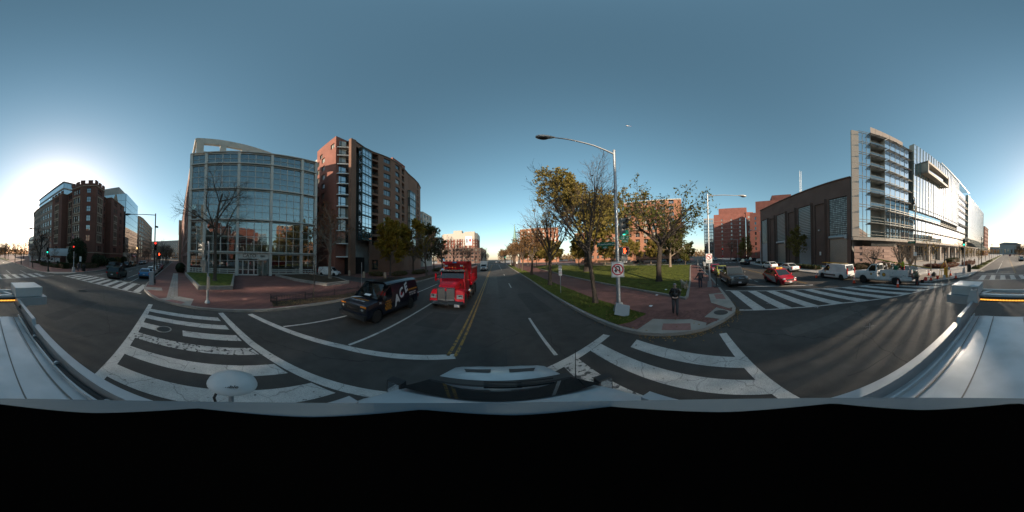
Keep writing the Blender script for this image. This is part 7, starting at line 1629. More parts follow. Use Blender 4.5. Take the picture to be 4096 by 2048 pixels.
seal(ut, 1.15, 1.03, 1.05, .12); seal(ut, -.3, 1.065, 1.05, .2); text('763', .1, 'sign_black', ut, (-2.5, 1.065, 1.0), (pi / 2, 0, pi), extrude=.002)
MB().box((-1.65, 0, .95), (3.4, 1.3, .1)).build('bed_panel', 'steel_wheel', ut); MB().box((-3.4, 0, .75), (.5, 1.9, .12)).build('rear_step', 'steel_wheel', ut)
gd = thing('equipment_load', 'heap of pipes, hoses and gear in the utility truck bed', 'gear', (*uv(6.4, -16.3), 0), A_OUT); r = random.Random(9)
for k in range(16): a = (-.1 - r.random() * 1.0, r.uniform(-.6, .6), r.uniform(1.5, 2.0)); MB().tube([a, (a[0] + r.uniform(-.4, .4), a[1] + r.uniform(-.4, .4), a[2] + r.uniform(-.3, .3))], r.uniform(.02, .07), 7).build('pipe', r.choice(('steel_wheel', 'iron', 'galv', 'blank', 'plastic')), gd)
for x, m_, w in ((-1.35, 'sign_green', .4), (-1.9, 'red_plastic', .35), (-3.0, 'blank', .4), (-3.4, 'blank', .3), (-2.5, 'galv', .35)): MB().box((x, r.uniform(-.3, .5), 1.7), (w, w, .38)).build('crate', m_, gd)
MB().box((.0, .1, 2.28), (1.3, .9, .08), ry=.06).build('folded_sign', 'iron', gd)
bmn = thing('boom_pole', 'long yellow boom slanting across the utility truck', 'boom', (*uv(6.4, -16.3), 0), A_OUT); MB().beam((1.6, .5, 2.75), (-1.4, .5, 2.25), .11, .11).build('upper_boom', 'p_lime', bmn); MB().beam((-1.4, .5, 2.25), (-5.0, .3, 1.75), .1, .1).build('lower_boom', 'yellow_steel', bmn); MB().beam((1.6, .5, 2.75), (.6, .5, 2.58), .14, .14).build('boom_tip', 'iron', bmn)
# left street
car('suv', 'dark SUV crossing the far-left crosswalk seen from behind', uv(-23.4, -8.95), UANG + pi, dict(SUV, tl=(.03, 1.0, .26, .22)), 'p_green')
car('hatchback', 'blue hatchback parked behind the grey cabinet', uv(-26.0, -4.95), UANG + pi, dict(HATCH, tap=.1), 'p_blue'); car('saloon', 'white saloon parked ahead of the blue hatchback', uv(-31.8, -4.9), UANG + pi, SEDAN, 'p_white'); car('saloon', 'pale saloon parked two ahead of the blue hatchback', uv(-37.4, -4.9), UANG + pi, SEDAN, 'p_silver'); car('saloon', 'dark red car parked farther up the left street', uv(-45, -4.9), UANG + pi, SEDAN, 'p_crimson')
car('suv', 'dark boxy jeep parked before the brick house', uv(-36.6, -15.2), UANG, dict(SUV, cab=(1.2, 1.45, 4.3, 4.55, 1.85), cr=.88), 'p_green'); car('saloon', 'black saloon parked second before the brick house', uv(-41.8, -15.2), UANG, SEDAN, 'p_black'); car('suv', 'black SUV parked third before the brick house', uv(-47.3, -15.1), UANG, SUV, 'p_black'); car('suv', 'tan SUV parked fourth before the brick house', uv(-53, -15.1), UANG, SUV, 'p_tan')
car('saloon', 'dark car parked by the lit lamp on the left street', uv(-68, -15.1), UANG, SEDAN, 'p_black'); car('saloon', 'grey car parked beyond the lit lamp on the left street', uv(-74, -15.1), UANG, SEDAN, 'p_silver')
car('saloon', 'white saloon in the brick house driveway', (-24.5, -64), .4, SEDAN, 'p_white', z=PZ); car('delivery_van', 'white van under the awning of the brick house', (-26.0, -55.5), -.3, dict(CONNECT), 'p_white', 'van', z=PZ)
car('pickup_truck', 'grey pickup on the avenue behind', (-6.3, -68), pi / 2 + pi, PICK, 'p_silver', 'pickup'); car('suv', 'dark SUV far behind on the avenue', (-3.5, -150), -pi / 2, SUV, 'p_crimson'); car('suv', 'white SUV far behind by the kerb', (3.0, -190), pi / 2, SUV, 'p_white')
car('delivery_van', 'white delivery van beside the brick fin of the apartments', (-29.6, 18.6), .5, CONNECT, 'p_white', 'van', z=.14)
car('saloon', 'silver car far ahead on the avenue', (2.4, 175), pi / 2, SEDAN, 'p_silver'); car('suv', 'dark SUV far ahead on the avenue', (5.6, 168), pi / 2, SUV, 'p_black'); car('saloon', 'parked grey car on the left side street ahead', (-17.5, 62), 2.4, SEDAN, 'p_silver', z=PZ)
bx = car('box_truck', 'white box van following the red dump truck', (-3.3, 52.8), -pi / 2, dict(EVAN, L=6.2, ra=4.9, top=[(0, .6), (.05, 1.0), (.9, 1.2), (1.9, 1.25), (6.2, 1.0)], cab=(.85, 1.4, 1.9, 2.1, 2.05), win=[(1.05, 1.75)], glass='carglass', hollow=0), 'p_white', 'truck'); MB().box((-1.0, 0, 1.95), (4.1, 2.15, 2.1)).build('cargo_box', 'p_white', bx)
# ------------------------------------------------------------------ black works van
VX, VY = -6.5, 8.25
ev_ = car('works_van', 'black fire-extinguisher company van with white swoosh lettering', (VX, VY), -pi / 2, EVAN, 'p_navy', 'van')
lt_ = lambda tx, s, m, x, z, **k: text(tx, s, m, ev_, (x, 1.022 - max(0, z - 1.24) * .155, z), (pi / 2 - (.15 if z > 1.24 else 0), 0, pi), **k)
defm('letter_white', (.62, .63, .64), .5); defm('letter_orange', (.62, .26, .03), .5)
# slanted company letters climbing along the side
for ch, x, z, sz in (('A', .22, .98, .78), ('C', -.28, 1.3, .74), ('E', -.86, 1.56, .74)):
    o = text(ch, sz, 'letter_white', ev_, (x, 1.026 - max(0, z - 1.24) * .15, z), (0, 0, 0), name='company_letter', bold=.03, shear=.35, extrude=.006)
    o.rotation_euler = (Matrix.Rotation(pi, 3, 'Z') @ Matrix.Rotation(pi / 2 - (.15 if z > 1.24 else .03), 3, 'X') @ Matrix.Rotation(.45, 3, 'Z')).to_euler()
MB().blob((-.30, 1.03, 1.28), (.1, .01, .15), 0, 12, 8).build('flame_mark', 'sign_red', ev_, 180)
lt_('FIRE EXTINGUISHERS!', .145, 'letter_orange', -1.72, 1.42, bold=.004); lt_('SERVICE & SALES', .13, 'letter_white', -1.75, 1.2); lt_('301-927-7300', .15, 'letter_white', -1.75, 1.05)
lt_('74', .17, 'letter_white', 1.72, 1.1); lt_('INSPECT\n& SERVICE', .13, 'letter_orange', 1.02, 1.03); lt_('FIRE ALARM\nEXTINGUISHERS\nFIRE SPRINKLERS\nFIRE SYSTEMS', .085, 'letter_orange', 1.0, .74)
text('301-927-7300', .18, 'letter_white', ev_, (2.35, 0, 1.23), (.17, 0, pi / 2), extrude=.003); text('FIRE EXTINGUISHERS!', .13, 'letter_orange', ev_, (2.15, 0, 1.255), (.14, 0, pi / 2), extrude=.003); MB().quad((2.2, -.85, 1.235), (1.95, -.3, 1.30), (1.75, -.25, 1.31), (1.9, -.8, 1.27)).build('hood_swoosh', 'letter_white', ev_)
for s in (1, -1): MB().box((2.72, s * .78, 1.03), (.06, .36, .09)).build('indicator', 'indicator', ev_); MB().box((2.62, s * .72, .87), (.3, .42, .28)).build('headlight_housing', 'plastic', ev_)
for z in (.76, .86, .96): MB().box((2.76, 0, z), (.04, .95, .035)).build('grille_bar', 'iron', ev_)
MB().box((2.78, 0, .48), (.16, 1.98, .26)).build('bumper_beam', 'plastic', ev_); MB().box((1.45, .1, 1.38), (.4, 1.5, .1)).box((.9, .45, 1.3), (.18, .5, .9)).box((.9, -.45, 1.3), (.18, .5, .9)).build('dashboard_and_seat', 'plastic', ev_); MB().quad((1.75, -.15, 1.42), (1.75, .3, 1.42), (1.62, .3, 1.5), (1.62, -.15, 1.5)).build('paper_on_dashboard', 'sign_white', ev_)
MB().tube([(2.0, .3, 1.33), (1.72, .55, 1.55)], .012, 5).tube([(2.0, -.5, 1.33), (1.72, -.25, 1.55)], .012, 5).split('wiper', 'plastic', ev_)
# ------------------------------------------------------------------ red dump truck
TX, TY = -3.2, 10.4
dt = thing('dump_truck', 'bright red dump truck with chrome grille coming towards us', 'truck', (TX, TY, 0), -pi / 2)      # local x forward, nose at x = 0
def sect(mb, S, mi=0):
    """loft of (x, half-width bottom, half-width top, z0, z1) stations"""
    o = len(mb.v)
    for x, w0, w1, z0, z1 in S: mb.v += [(x, -w0, z0), (x, w0, z0), (x, w0 * .5 + w1 * .5 + .03, z0 * .4 + z1 * .6), (x, w1, z1 - .04), (x, w1 * .5, z1 + .015), (x, -w1 * .5, z1 + .015), (x, -w1, z1 - .04), (x, -(w0 * .5 + w1 * .5 + .03), z0 * .4 + z1 * .6)]
    for i in range(len(S) - 1):
        for j in range(8): mb.f.append([o + i * 8 + j, o + (i + 1) * 8 + j, o + (i + 1) * 8 + (j + 1) % 8, o + i * 8 + (j + 1) % 8]); mb.m.append(mi)
    mb.f.append([o + j for j in range(8)]); mb.m.append(mi); mb.f.append([o + (len(S) - 1) * 8 + j for j in range(8)][::-1]); mb.m.append(mi); return mb
sect(MB(), [(-.12, .62, .52, .75, 1.55), (-.3, .72, .58, .75, 1.68), (-1.0, .8, .66, .8, 1.86), (-1.75, .95, .85, .9, 2.02)]).build('bonnet', 'p_red', dt, 35)
for s in (1, -1):
    f = MB(); n = 10; P = []
    for k in range(n + 1): a = pi * k / n * 1.02; P.append((-.85 + cos(a) * .72, .52 + sin(a) * .78))
    for a, b in zip(P, P[1:]): f.quad((a[0], s * .62, a[1] + .12), (b[0], s * .62, b[1] + .12), (b[0], s * 1.2, b[1]), (a[0], s * 1.2, a[1])); f.quad((a[0], s * 1.2, a[1]), (b[0], s * 1.2, b[1]), (b[0], s * 1.22, b[1] - .1), (a[0], s * 1.22, a[1] - .1))
    f.add([(-.13, s * .6, .62), (-.13, s * 1.18, .62), (-.13, s * 1.2, .95), (-.3, s * 1.1, 1.25), (-.22, s * .6, 1.4)], [range(5)]); f.build('mudguard', 'p_red', dt, 60)
    MB().box((-.12, s * .92, .92), (.08, .42, .28)).build('headlight', 'headlamp', dt); MB().box((-.08, s * .9, .97), (.06, .12, .1)).box((-.08, s * 1.02, .97), (.06, .1, .1)).build('lamp_lens', 'chrome', dt)
    o = MB().box((-1.95, s * 1.42, 2.05), (.2, .1, .62)).beam((-1.9, s * 1.1, 1.9), (-1.95, s * 1.42, 1.9), .04, .04).build('door_mirror', 'p_red', dt); MB().box((-1.1, s * .78, 1.62), (.35, .03, .12), ry=.2).build('bonnet_vent', 'plastic', dt)
    for x in (-.85,): wheel(dt, x, s * 1.05, .52, .32, 'steel')
    for x in (-5.2, -6.5): wheel(dt, x, s * .98, .52, .55, 'rim')
    wheel(dt, -3.9, s * 1.02, .48, .3, 'rim'); MB().tube([(-3.0, s * 1.0, .75), (-2.2, s * 1.0, .75)], .3, 14).build('fuel_tank', 'chrome', dt, 40); MB().box((-2.3, s * 1.12, .55), (.6, .3, .06)).build('step', 'chrome', dt)
g = MB().box((-.09, 0, 1.08), (.08, 1.12, .86)).build('grille', mat('mesh_chrome', (.38, .36, .33), .35, metal=.8), dt)
m = MB().box((-.04, 0, 1.52), (.12, 1.2, .08)).box((-.04, 0, 1.1), (.1, .1, .85)).box((-.04, .58, 1.08), (.1, .06, .86)).box((-.04, -.58, 1.08), (.1, .06, .86)).box((-.04, 0, .66), (.1, 1.2, .05)); m.build('grille_surround', 'chrome', g)
for k in range(13): MB().box((-.045, -.5 + k * .083, 1.08), (.012, .01, .8)).build('grille_bar', 'chrome', g) if k != 6 else None
MB().box((.03, 0, 1.42), (.05, .12, .2)).build('maker_badge', 'sign_red', g)
MB().add([(.05, -1.0, .38), (.05, 1.0, .38), (-.25, 1.24, .38), (-.25, -1.24, .38), (.05, -1.0, .62), (.05, 1.0, .62), (-.25, 1.24, .62), (-.25, -1.24, .62)], [(0, 1, 5, 4), (1, 2, 6, 5), (3, 0, 4, 7), (4, 5, 6, 7), (0, 3, 2, 1)]).build('bumper', 'chrome', dt); MB().box((.06, -.1, .56), (.03, .5, .06)).build('bumper_slot', 'plastic', dt); MB().box((0, .05, .33), (.12, .2, .12)).build('tow_hitch', 'iron', dt); MB().box((.06, .75, .32), (.03, .34, .18)).build('number_plate', 'plate', dt)
# cab
sect(MB(), [(-1.72, 1.0, .95, .85, 1.98), (-2.05, 1.08, .98, .85, 2.62), (-2.35, 1.1, 1.0, .85, 2.78), (-3.1, 1.1, 1.0, .85, 2.8), (-3.2, 1.1, .98, .85, 2.72)]).build('cab', 'p_red', dt, 40)
MB().quad((-1.675, -.92, 2.0), (-1.675, .92, 2.0), (-1.99, .9, 2.66), (-1.99, -.9, 2.66)).build('windscreen', 'carglass', dt); 
for s in (1, -1): MB().quad((-2.1, s * 1.065, 1.95), (-2.9, s * 1.065, 1.95), (-2.9, s * 1.02, 2.5), (-2.15, s * 1.02, 2.5)).build('side_window', 'carglass', dt); MB().box((-2.5, s * 1.1, 1.7), (.22, .04, .05)).build('door_handle', 'chrome', dt)
MB().quad((-1.72, -1.0, 2.6), (-1.72, 1.0, 2.6), (-2.15, .98, 2.72), (-2.15, -.98, 2.72)).box((-1.72, 0, 2.6), (.04, 2.0, .12)).build('sun_visor', 'chrome', dt)
for y in (-.8, -.35, -.1, .15, .8): MB().blob((-2.2, y, 2.83), (.05, .06, .05), 0, 8, 6).build('roof_marker', 'indicator', dt, 180)
for y in (-.62, .62): MB().box((-2.3, y, 2.95), (.1, .22, .14)).build('work_lamp', 'headlamp', dt)
MB().tube([(-3.35, -1.12, 1.0), (-3.35, -1.12, 3.1), (-3.3, -1.15, 3.35), (-3.42, -1.25, 3.5)], .085, 12).build('exhaust_stack', 'chrome', dt, 60)
# dump body
MB().add([(-3.55, -1.2, 1.25), (-3.55, 1.2, 1.25), (-7.6, 1.2, 1.25), (-7.6, -1.2, 1.25), (-3.45, -1.24, 2.75), (-3.45, 1.24, 2.75), (-7.8, 1.24, 2.65), (-7.8, -1.24, 2.65)], [(0, 1, 5, 4), (1, 2, 6, 5), (2, 3, 7, 6), (3, 0, 4, 7), (0, 3, 2, 1)]).build('dump_body', 'p_red', dt)
for s in (1, -1): MB().box((-5.6, s * 1.26, 2.7), (4.3, .12, .14)).box((-5.6, s * 1.24, 1.32), (4.1, .12, .16)).build('body_rail', 'p_red', dt); [MB().box((-3.9 - k * .72, s * 1.25, 2.0), (.1, .08, 1.3)).build('body_rib', 'p_red', dt) for k in range(6)]
MB().box((-3.42, 0, 2.75), (.12, 2.44, 1.1)).add([(-3.45, -1.15, 3.28), (-3.45, 1.15, 3.28), (-2.5, 1.0, 3.3), (-2.5, -1.0, 3.3), (-2.5, 1.0, 3.12), (-2.5, -1.0, 3.12)], [(0, 1, 2, 3), (3, 2, 4, 5)]).build('cab_shield', 'p_red', dt); MB().blob((-2.49, 0, 3.21), (.02, .22, .075), 0, 14, 6).build('oval_badge', 'p_blue', dt, 180); MB().quad((-3.52, -1.18, 2.5), (-3.52, 1.18, 2.5), (-7.7, 1.18, 2.45), (-7.7, -1.18, 2.45)).build('load', 'soil', dt)
MB().box((-4.5, 0, .8), (6.6, .9, .3)).build('chassis', 'under', dt); MB().tube([(-3.2, 1.15, 2.2), (-3.4, 1.28, 2.5), (-3.42, 1.25, 3.2)], .02, 6).build('grab_rail', 'chrome', dt)
# ------------------------------------------------------------------ people
TMP = bpy.data.scenes.new('tmp')
def skinmesh(name, J, E, R, root, regions, mats, sub=2):
    """J joints, E edges (a, b, region), R radii; one continuous surface, faces coloured by the nearest bone"""
    keys = list(J); idx = {k: i for i, k in enumerate(keys)}
    me = bpy.data.meshes.new(name); me.from_pydata([J[k] for k in keys], [(idx[a], idx[b]) for a, b, _ in E], [])
    o = bpy.data.objects.new(name, me); TMP.collection.objects.link(o)
    o.modifiers.new('s', 'SKIN'); 
    for k in keys:
        v = me.skin_vertices[0].data[idx[k]]; r = R[k]; v.radius = r if hasattr(r, '__len__') else (r, r); v.use_root = (k == root)
    s = o.modifiers.new('d', 'SUBSURF'); s.levels = sub
    vl = TMP.view_layers[0]; vl.update(); out = bpy.data.meshes.new_from_object(o.evaluated_get(vl.depsgraph)); out.name = name
    bpy.data.objects.remove(o); bpy.data.meshes.remove(me)
    for m in mats: out.materials.append(M[m])
    segs = [(Vector(J[a]), Vector(J[b]), g) for a, b, g in E]
    mi = []
    for p in out.polygons:
        c = p.center; best = None
        for a, b, g in segs:
            d = b - a; t = max(0, min(1, (c - a).dot(d) / max(d.length_squared, 1e-9))); q = (c - a - d * t).length_squared
            if best is None or q < best[0]: best = (q, g)
        mi.append(regions[best[1]])
    out.polygons.foreach_set('material_index', mi); out.polygons.foreach_set('use_smooth', [True] * len(mi)); out.update(); return out
def person(label, loc, rz, mats, J=None, hair='hair_dark', sit=False, scale=1., z=0., fingers=True, name='person', extra=None):
    """faces local +y; mats = (skin, top, legs, shoes)"""
    B = dict(pel=(0, 0, .96), spi=(0, 0, 1.14), che=(0, .01, 1.34), nec=(0, .01, 1.5), hb=(0, .03, 1.57), hm=(0, .045, 1.65), ht=(0, .03, 1.735),
             shL=(-.17, 0, 1.43), elL=(-.25, -.03, 1.16), wrL=(-.26, .06, .92), haL=(-.26, .09, .84), shR=(.17, 0, 1.43), elR=(.25, -.03, 1.16), wrR=(.26, .06, .92), haR=(.26, .09, .84),
             hiL=(-.095, 0, .9), knL=(-.1, .02, .5), anL=(-.1, -.02, .09), toL=(-.11, .13, .04), hiR=(.095, 0, .9), knR=(.1, .02, .5), anR=(.1, -.02, .09), toR=(.11, .13, .04))
    B.update(J or {})
    E = [('pel', 'spi', 't'), ('spi', 'che', 't'), ('che', 'nec', 't'), ('nec', 'hb', 's'), ('hb', 'hm', 's'), ('hm', 'ht', 's')]
    Rr = dict(pel=(.165, .115), spi=(.15, .11), che=(.175, .12), nec=.062, hb=.068, hm=(.078, .098), ht=(.06, .075))
    for s in 'LR':
        E += [('che', 'sh' + s, 't'), ('sh' + s, 'el' + s, 't'), ('el' + s, 'wr' + s, 't'), ('wr' + s, 'ha' + s, 's'), ('pel', 'hi' + s, 'l'), ('hi' + s, 'kn' + s, 'l'), ('kn' + s, 'an' + s, 'l'), ('an' + s, 'to' + s, 'f')]
        Rr.update({'sh' + s: .085, 'el' + s: .065, 'wr' + s: .042, 'ha' + s: (.045, .022), 'hi' + s: .11, 'kn' + s: .083, 'an' + s: .07, 'to' + s: (.045, .035)})
        w, h = Vector(B['wr' + s]), Vector(B['ha' + s]); d = (h - w).normalized(); side = d.cross(Vector((0, 1, 0)) if abs(d.y) < .8 else Vector((0, 0, 1))).normalized(); dn = d.cross(side)
        for i, L in enumerate((.062, .07, .066, .052) if fingers else ()):
            b = h + side * (-.03 + .02 * i) + d * .025; k1, k2 = 'f%s%d' % (s, i), 'g%s%d' % (s, i); B[k1] = tuple(b + d * L * .5); B[k2] = tuple(b + d * L * .85 + dn * .025)
            E += [('ha' + s, k1, 's'), (k1, k2, 's')]; Rr[k1] = .0095; Rr[k2] = .008
        if fingers: k = 'th' + s; B[k] = tuple(w + d * .045 + side * -.055 + dn * .02); E.append(('ha' + s, k, 's')); Rr[k] = .011
    me = skinmesh('body', B, E, Rr, 'pel', {'s': 0, 't': 1, 'l': 2, 'f': 3}, mats)
    t = thing(name, label, 'person', (*loc, z), rz); obj('body', me, t)
    hx, hy, hz = B['hm']; f = Vector((B['hm'][0] - B['hb'][0], B['hm'][1] - B['hb'][1], 0))
    hd = obj('head_details', None, t, (hx, hy, hz))
    MB().blob((0, .092, -.012), (.014, .022, .022), 0, 8, 6).build('nose', mats[0], hd, 180); MB().box((0, .088, -.055), (.045, .01, .01)).build('mouth', 'lips', hd)
    for s in (-1, 1): MB().blob((s * .031, .083, .02), (.013, .01, .009), 0, 8, 6).build('eye', 'sign_black', hd, 180); MB().blob((s * .082, .005, 0), (.014, .028, .035), 0, 8, 6).build('ear', mats[0], hd, 180)
    if hair: MB().blob((0, -.022, .035), (.09, .1, .088), 0, 14, 8, .04, random.Random(3)).build('hair', hair, hd, 180)
    MB().lathe([(.2, .93), (.205, 1.0), (.19, 1.12), (.185, 1.25)], 18).build('jacket_hem', mats[1], t, 180).scale = (1, .78, 1)
    if scale != 1: t.scale = (scale,) * 3
    if extra: extra(t, B, hd)
    return t
defm('hair_dark', (.02, .016, .013), .8); defm('hair_grey', (.22, .21, .20), .8); defm('lips', (.25, .1, .09), .6); defm('leather', (.012, .012, .012), .35, noise=.2, scale=8); defm('grey_trousers', (.055, .058, .065), .9); defm('navy_denim', (.03, .035, .055), .9); defm('shoe', (.012, .011, .01), .5); defm('puffer', (.035, .038, .045), .7)
defm('hivis', (.42, .55, .03), .75); defm('work_khaki', (.20, .18, .12), .9); defm('dark_work', (.035, .035, .042), .9); defm('grey_coat', (.075, .075, .09), .9); defm('red_shirt', (.45, .03, .03), .8); defm('helmet', (.45, .52, .30), .35)
def holds(t, B, hd):
    MB().box((.0, .30, 1.03), (.26, .19, .01), rx=.35).build('sheaf_of_paper', 'sign_white', t); MB().blob((0, .05, -.07), (.06, .05, .05), 0, 10, 6).build('beard', 'hair_grey', hd, 180)
    MB().box((0, .125, 1.22), (.012, .012, .42)).build('zip', 'galv', t); MB().tube([(-.1, .06, 1.49), (0, .1, 1.44), (.1, .06, 1.49)], .022, 6).build('collar', 'leather', t)
person('man in black leather jacket walking towards us holding white papers', (7.62, 3.85), tocam(7.6, 3.85) + pi, ('skin', 'leather', 'grey_trousers', 'shoe'), dict(elL=(-.28, -.02, 1.17), wrL=(-.14, .2, 1.04), haL=(-.09, .26, 1.03), elR=(.28, -.02, 1.17), wrR=(.14, .2, 1.04), haR=(.09, .26, 1.03), knL=(-.1, .1, .5), anL=(-.09, .12, .1), toL=(-.09, .28, .05), knR=(.1, .06, .5), anR=(.11, -.16, .14), toR=(.11, -.04, .045)), 'hair_grey', z=.152, extra=holds)
person('man in dark padded jacket walking a dog by the park edging', (15.0, 4.8), tocam(15, 4.8) + .25, ('skin', 'puffer', 'navy_denim', 'shoe'), dict(elL=(-.3, .0, 1.18), wrL=(-.42, .08, 1.02), haL=(-.46, .1, .98), knL=(-.11, .03, .5), knR=(.11, -.01, .5)), 'hair_dark', z=PZ)
def vest(t, B, hd):
    MB().lathe([(.105, .03), (.1, .09), (.06, .135), (.01, .15)], 14).build('hard_hat', 'helmet', hd, 60); MB().lathe([(.14, .028), (.13, .04)], 16).build('hat_brim', 'helmet', hd)
    for s in (-1, 1): MB().tube([(s * .1, .05, 1.05), (s * .12, .12, 1.3), (s * .09, .0, 1.5), (s * .05, -.16, 1.3), (0, -.16, 1.05)], .022, 6).build('harness_strap', 'sign_black', t)
person('worker in hard hat and harness leaning over the utility truck tail', (8.25, -13.55), UANG + rad(-35), ('skin', 'work_khaki', 'dark_work', 'shoe'), dict(spi=(0, .06, 1.13), che=(0, .2, 1.3), nec=(0, .31, 1.42), hb=(0, .36, 1.47), hm=(0, .42, 1.52), ht=(0, .46, 1.6), shL=(-.17, .2, 1.38), elL=(-.24, .38, 1.18), wrL=(-.16, .56, 1.08), haL=(-.14, .63, 1.06), shR=(.17, .2, 1.38), elR=(.24, .38, 1.18), wrR=(.16, .56, 1.08), haR=(.14, .63, 1.06), hiL=(-.11, -.02, .9), hiR=(.11, -.02, .9), knL=(-.14, .0, .5), knR=(.14, -.02, .5), anL=(-.16, -.04, .09), anR=(.16, -.06, .09), toL=(-.17, .1, .04), toR=(.17, .08, .04)), None, extra=vest)
def stripes(t, B, hd):
    for z in (1.12, 1.28): MB().lathe([(.19, z - .02), (.19, z + .02)], 16).build('reflective_band', 'cone_band', t); t.children[-1].scale = (1, .75, 1)
person('worker in bright hi-vis jacket standing in the utility truck bed', uv(4.35, -16.2), UANG + rad(-60), ('skin', 'hivis', 'dark_work', 'shoe'), dict(elL=(-.26, .1, 1.17), wrL=(-.2, .3, 1.1), haL=(-.18, .36, 1.1), elR=(.26, .1, 1.17), wrR=(.2, .3, 1.1), haR=(.18, .36, 1.1)), 'hair_dark', scale=.9, z=1.0, extra=stripes)
person('pedestrian in grey clothes standing by the trimmed hedge', (-18.1, -26.9), tocam(-18, -27) + pi + .4, ('skin', 'grey_coat', 'grey_coat', 'shoe'), dict(elL=(-.24, .1, 1.2), wrL=(-.08, .2, 1.42), haL=(-.05, .2, 1.5), elR=(.25, -.02, 1.16)), 'hair_dark', z=PZ)
d0 = person('van driver in red shirt behind the open window of the black van', (VX + .52, VY - .95), pi, ('skin', 'red_shirt', 'dark_work', 'shoe'), dict(pel=(0, 0, .96), hiL=(-.1, .1, .93), knL=(-.12, .5, .98), anL=(-.12, .6, .6), toL=(-.12, .72, .56), hiR=(.1, .1, .93), knR=(.12, .5, .98), anR=(.12, .6, .6), toR=(.12, .72, .56), elL=(-.28, .18, 1.2), wrL=(-.16, .4, 1.26), haL=(-.14, .46, 1.27), elR=(.28, .18, 1.2), wrR=(.16, .4, 1.26), haR=(.14, .46, 1.27)), 'hair_dark', z=.12)
for x, y, rz_, a, b, l in ((-14.6, 92, .0, 'grey_coat', 'navy_denim', 'distant walker on the left pavement ahead'), (-7, -140, 0, 'puffer', 'grey_trousers', 'distant figure on the road behind')):
    person(l, (x, y), rz_, ('skin', a, b, 'shoe'), fingers=False, z=PZ if x < -10 else 0)
# the dog: cream, shaggy, seen from behind
DJ = dict(rump=(0, -.22, .42), bel=(0, 0, .42), che=(0, .24, .44), nec=(0, .36, .54), hd=(0, .45, .62), muz=(0, .56, .58), t1=(0, -.34, .5), t2=(0, -.36, .62), t3=(.02, -.28, .7))
DE = [('rump', 'bel', 'a'), ('bel', 'che', 'a'), ('che', 'nec', 'a'), ('nec', 'hd', 'a'), ('hd', 'muz', 'a'), ('rump', 't1', 'a'), ('t1', 't2', 'a'), ('t2', 't3', 'a')]; DR = dict(rump=(.12, .13), bel=(.12, .13), che=(.13, .16), nec=.09, hd=.085, muz=.045, t1=.04, t2=.04, t3=.025)
for s, q in (('L', -1), ('R', 1)):
    DJ.update({'fk' + s: (q * .09, .25, .24), 'ff' + s: (q * .09, .26, .03), 'hk' + s: (q * .1, -.14, .27), 'ho' + s: (q * .1, -.29, .16), 'hf' + s: (q * .1, -.25, .03), 'ea' + s: (q * .08, .43, .66)}); DE += [('che', 'fk' + s, 'a'), ('fk' + s, 'ff' + s, 'a'), ('rump', 'hk' + s, 'a'), ('hk' + s, 'ho' + s, 'a'), ('ho' + s, 'hf' + s, 'a'), ('hd', 'ea' + s, 'a')]; DR.update({'fk' + s: .05, 'ff' + s: .035, 'hk' + s: .075, 'ho' + s: .035, 'hf' + s: .035, 'ea' + s: (.03, .02)})
defm('fur', (.42, .36, .28), .95, noise=.2, scale=12, spec=.1)
dg = thing('dog', 'shaggy cream dog on the lawn on a lead, seen from behind', 'dog', (13.75, 5.95, .245), rad(-35)); dm = skinmesh('body', DJ, DE, DR, 'bel', {'a': 0}, ['fur']); obj('body', dm, dg)
fu = MB(); r = random.Random(4); vs = [v for v in dm.vertices]
for k in range(1500): v = r.choice(vs); n = v.normal; p = v.co; a = Vector((r.gauss(0, 1), r.gauss(0, 1), r.gauss(0, 1))) * .012; q = p + n * r.uniform(.02, .05) + Vector((0, 0, -.02)); fu.add([p - a, p + a, q], [(0, 1, 2)])
fu.build('coat', 'fur', dg, kind='stuff'); dg.scale = (1.15,) * 3
MB().tube([(13.95, 6.2, .85), (14.2, 5.7, .82), (14.55, 5.25, .98), (14.72, 5.15, 1.1)], .008, 5).build('dog_lead', 'sign_black', label='thin dark lead between the dog walker and the cream dog', cat='lead')
# ------------------------------------------------------------------ survey van carrying the camera
SV = thing('survey_van', 'white survey van with roof rails, light bar and equipment boxes beneath the camera', 'van', (0, 0, 0), rad(-1.2))
defm('van_white', (.40, .43, .45), .38, noise=.16, scale=2.2, coat=.2, bump=.05, bscale=9); defm('rack_grey', (.36, .37, .38), .45, metal=.3, noise=.06); defm('rack_white', (.46, .47, .47), .45, noise=.08, scale=5)
def ysect(S):
    """loft along y: (y, half-width low, half-width top, z0, z1, crown)"""
    mb = MB(); n = 10
    for y, w0, w1, z0, z1, c in S:
        mb.v += [(-w0, y, z0), (-w0 * .5 - w1 * .5 - .03, y, z0 * .35 + z1 * .65), (-w1 - .02, y, z1 - .1), (-w1 + .06, y, z1 - .02), (-w1 * .5, y, z1 + c * .8), (w1 * .5, y, z1 + c * .8), (w1 - .06, y, z1 - .02), (w1 + .02, y, z1 - .1), (w0 * .5 + w1 * .5 + .03, y, z0 * .35 + z1 * .65), (w0, y, z0)]
    for i in range(len(S) - 1):
        for j in range(n): mb.f.append([i * n + j, i * n + (j + 1) % n, (i + 1) * n + (j + 1) % n, (i + 1) * n + j]); mb.m.append(0)
    mb.f.append(list(range(n))); mb.m.append(0); mb.f.append([(len(S) - 1) * n + j for j in range(n)][::-1]); mb.m.append(0); return mb
ysect([(-3.2, .95, .86, .45, 1.9, .02), (-3.12, .97, .9, .4, 2.08, .03), (-1.5, .98, .91, .38, 2.1, .035), (0, .98, .91, .38, 2.1, .035), (.85, .98, .89, .38, 2.09, .03), (1.1, .98, .84, .38, 2.05, .02), (1.55, .98, .9, .38, 1.72, .01), (2.05, .98, .93, .38, 1.42, .01)]).build('body', 'van_white', SV, 40)
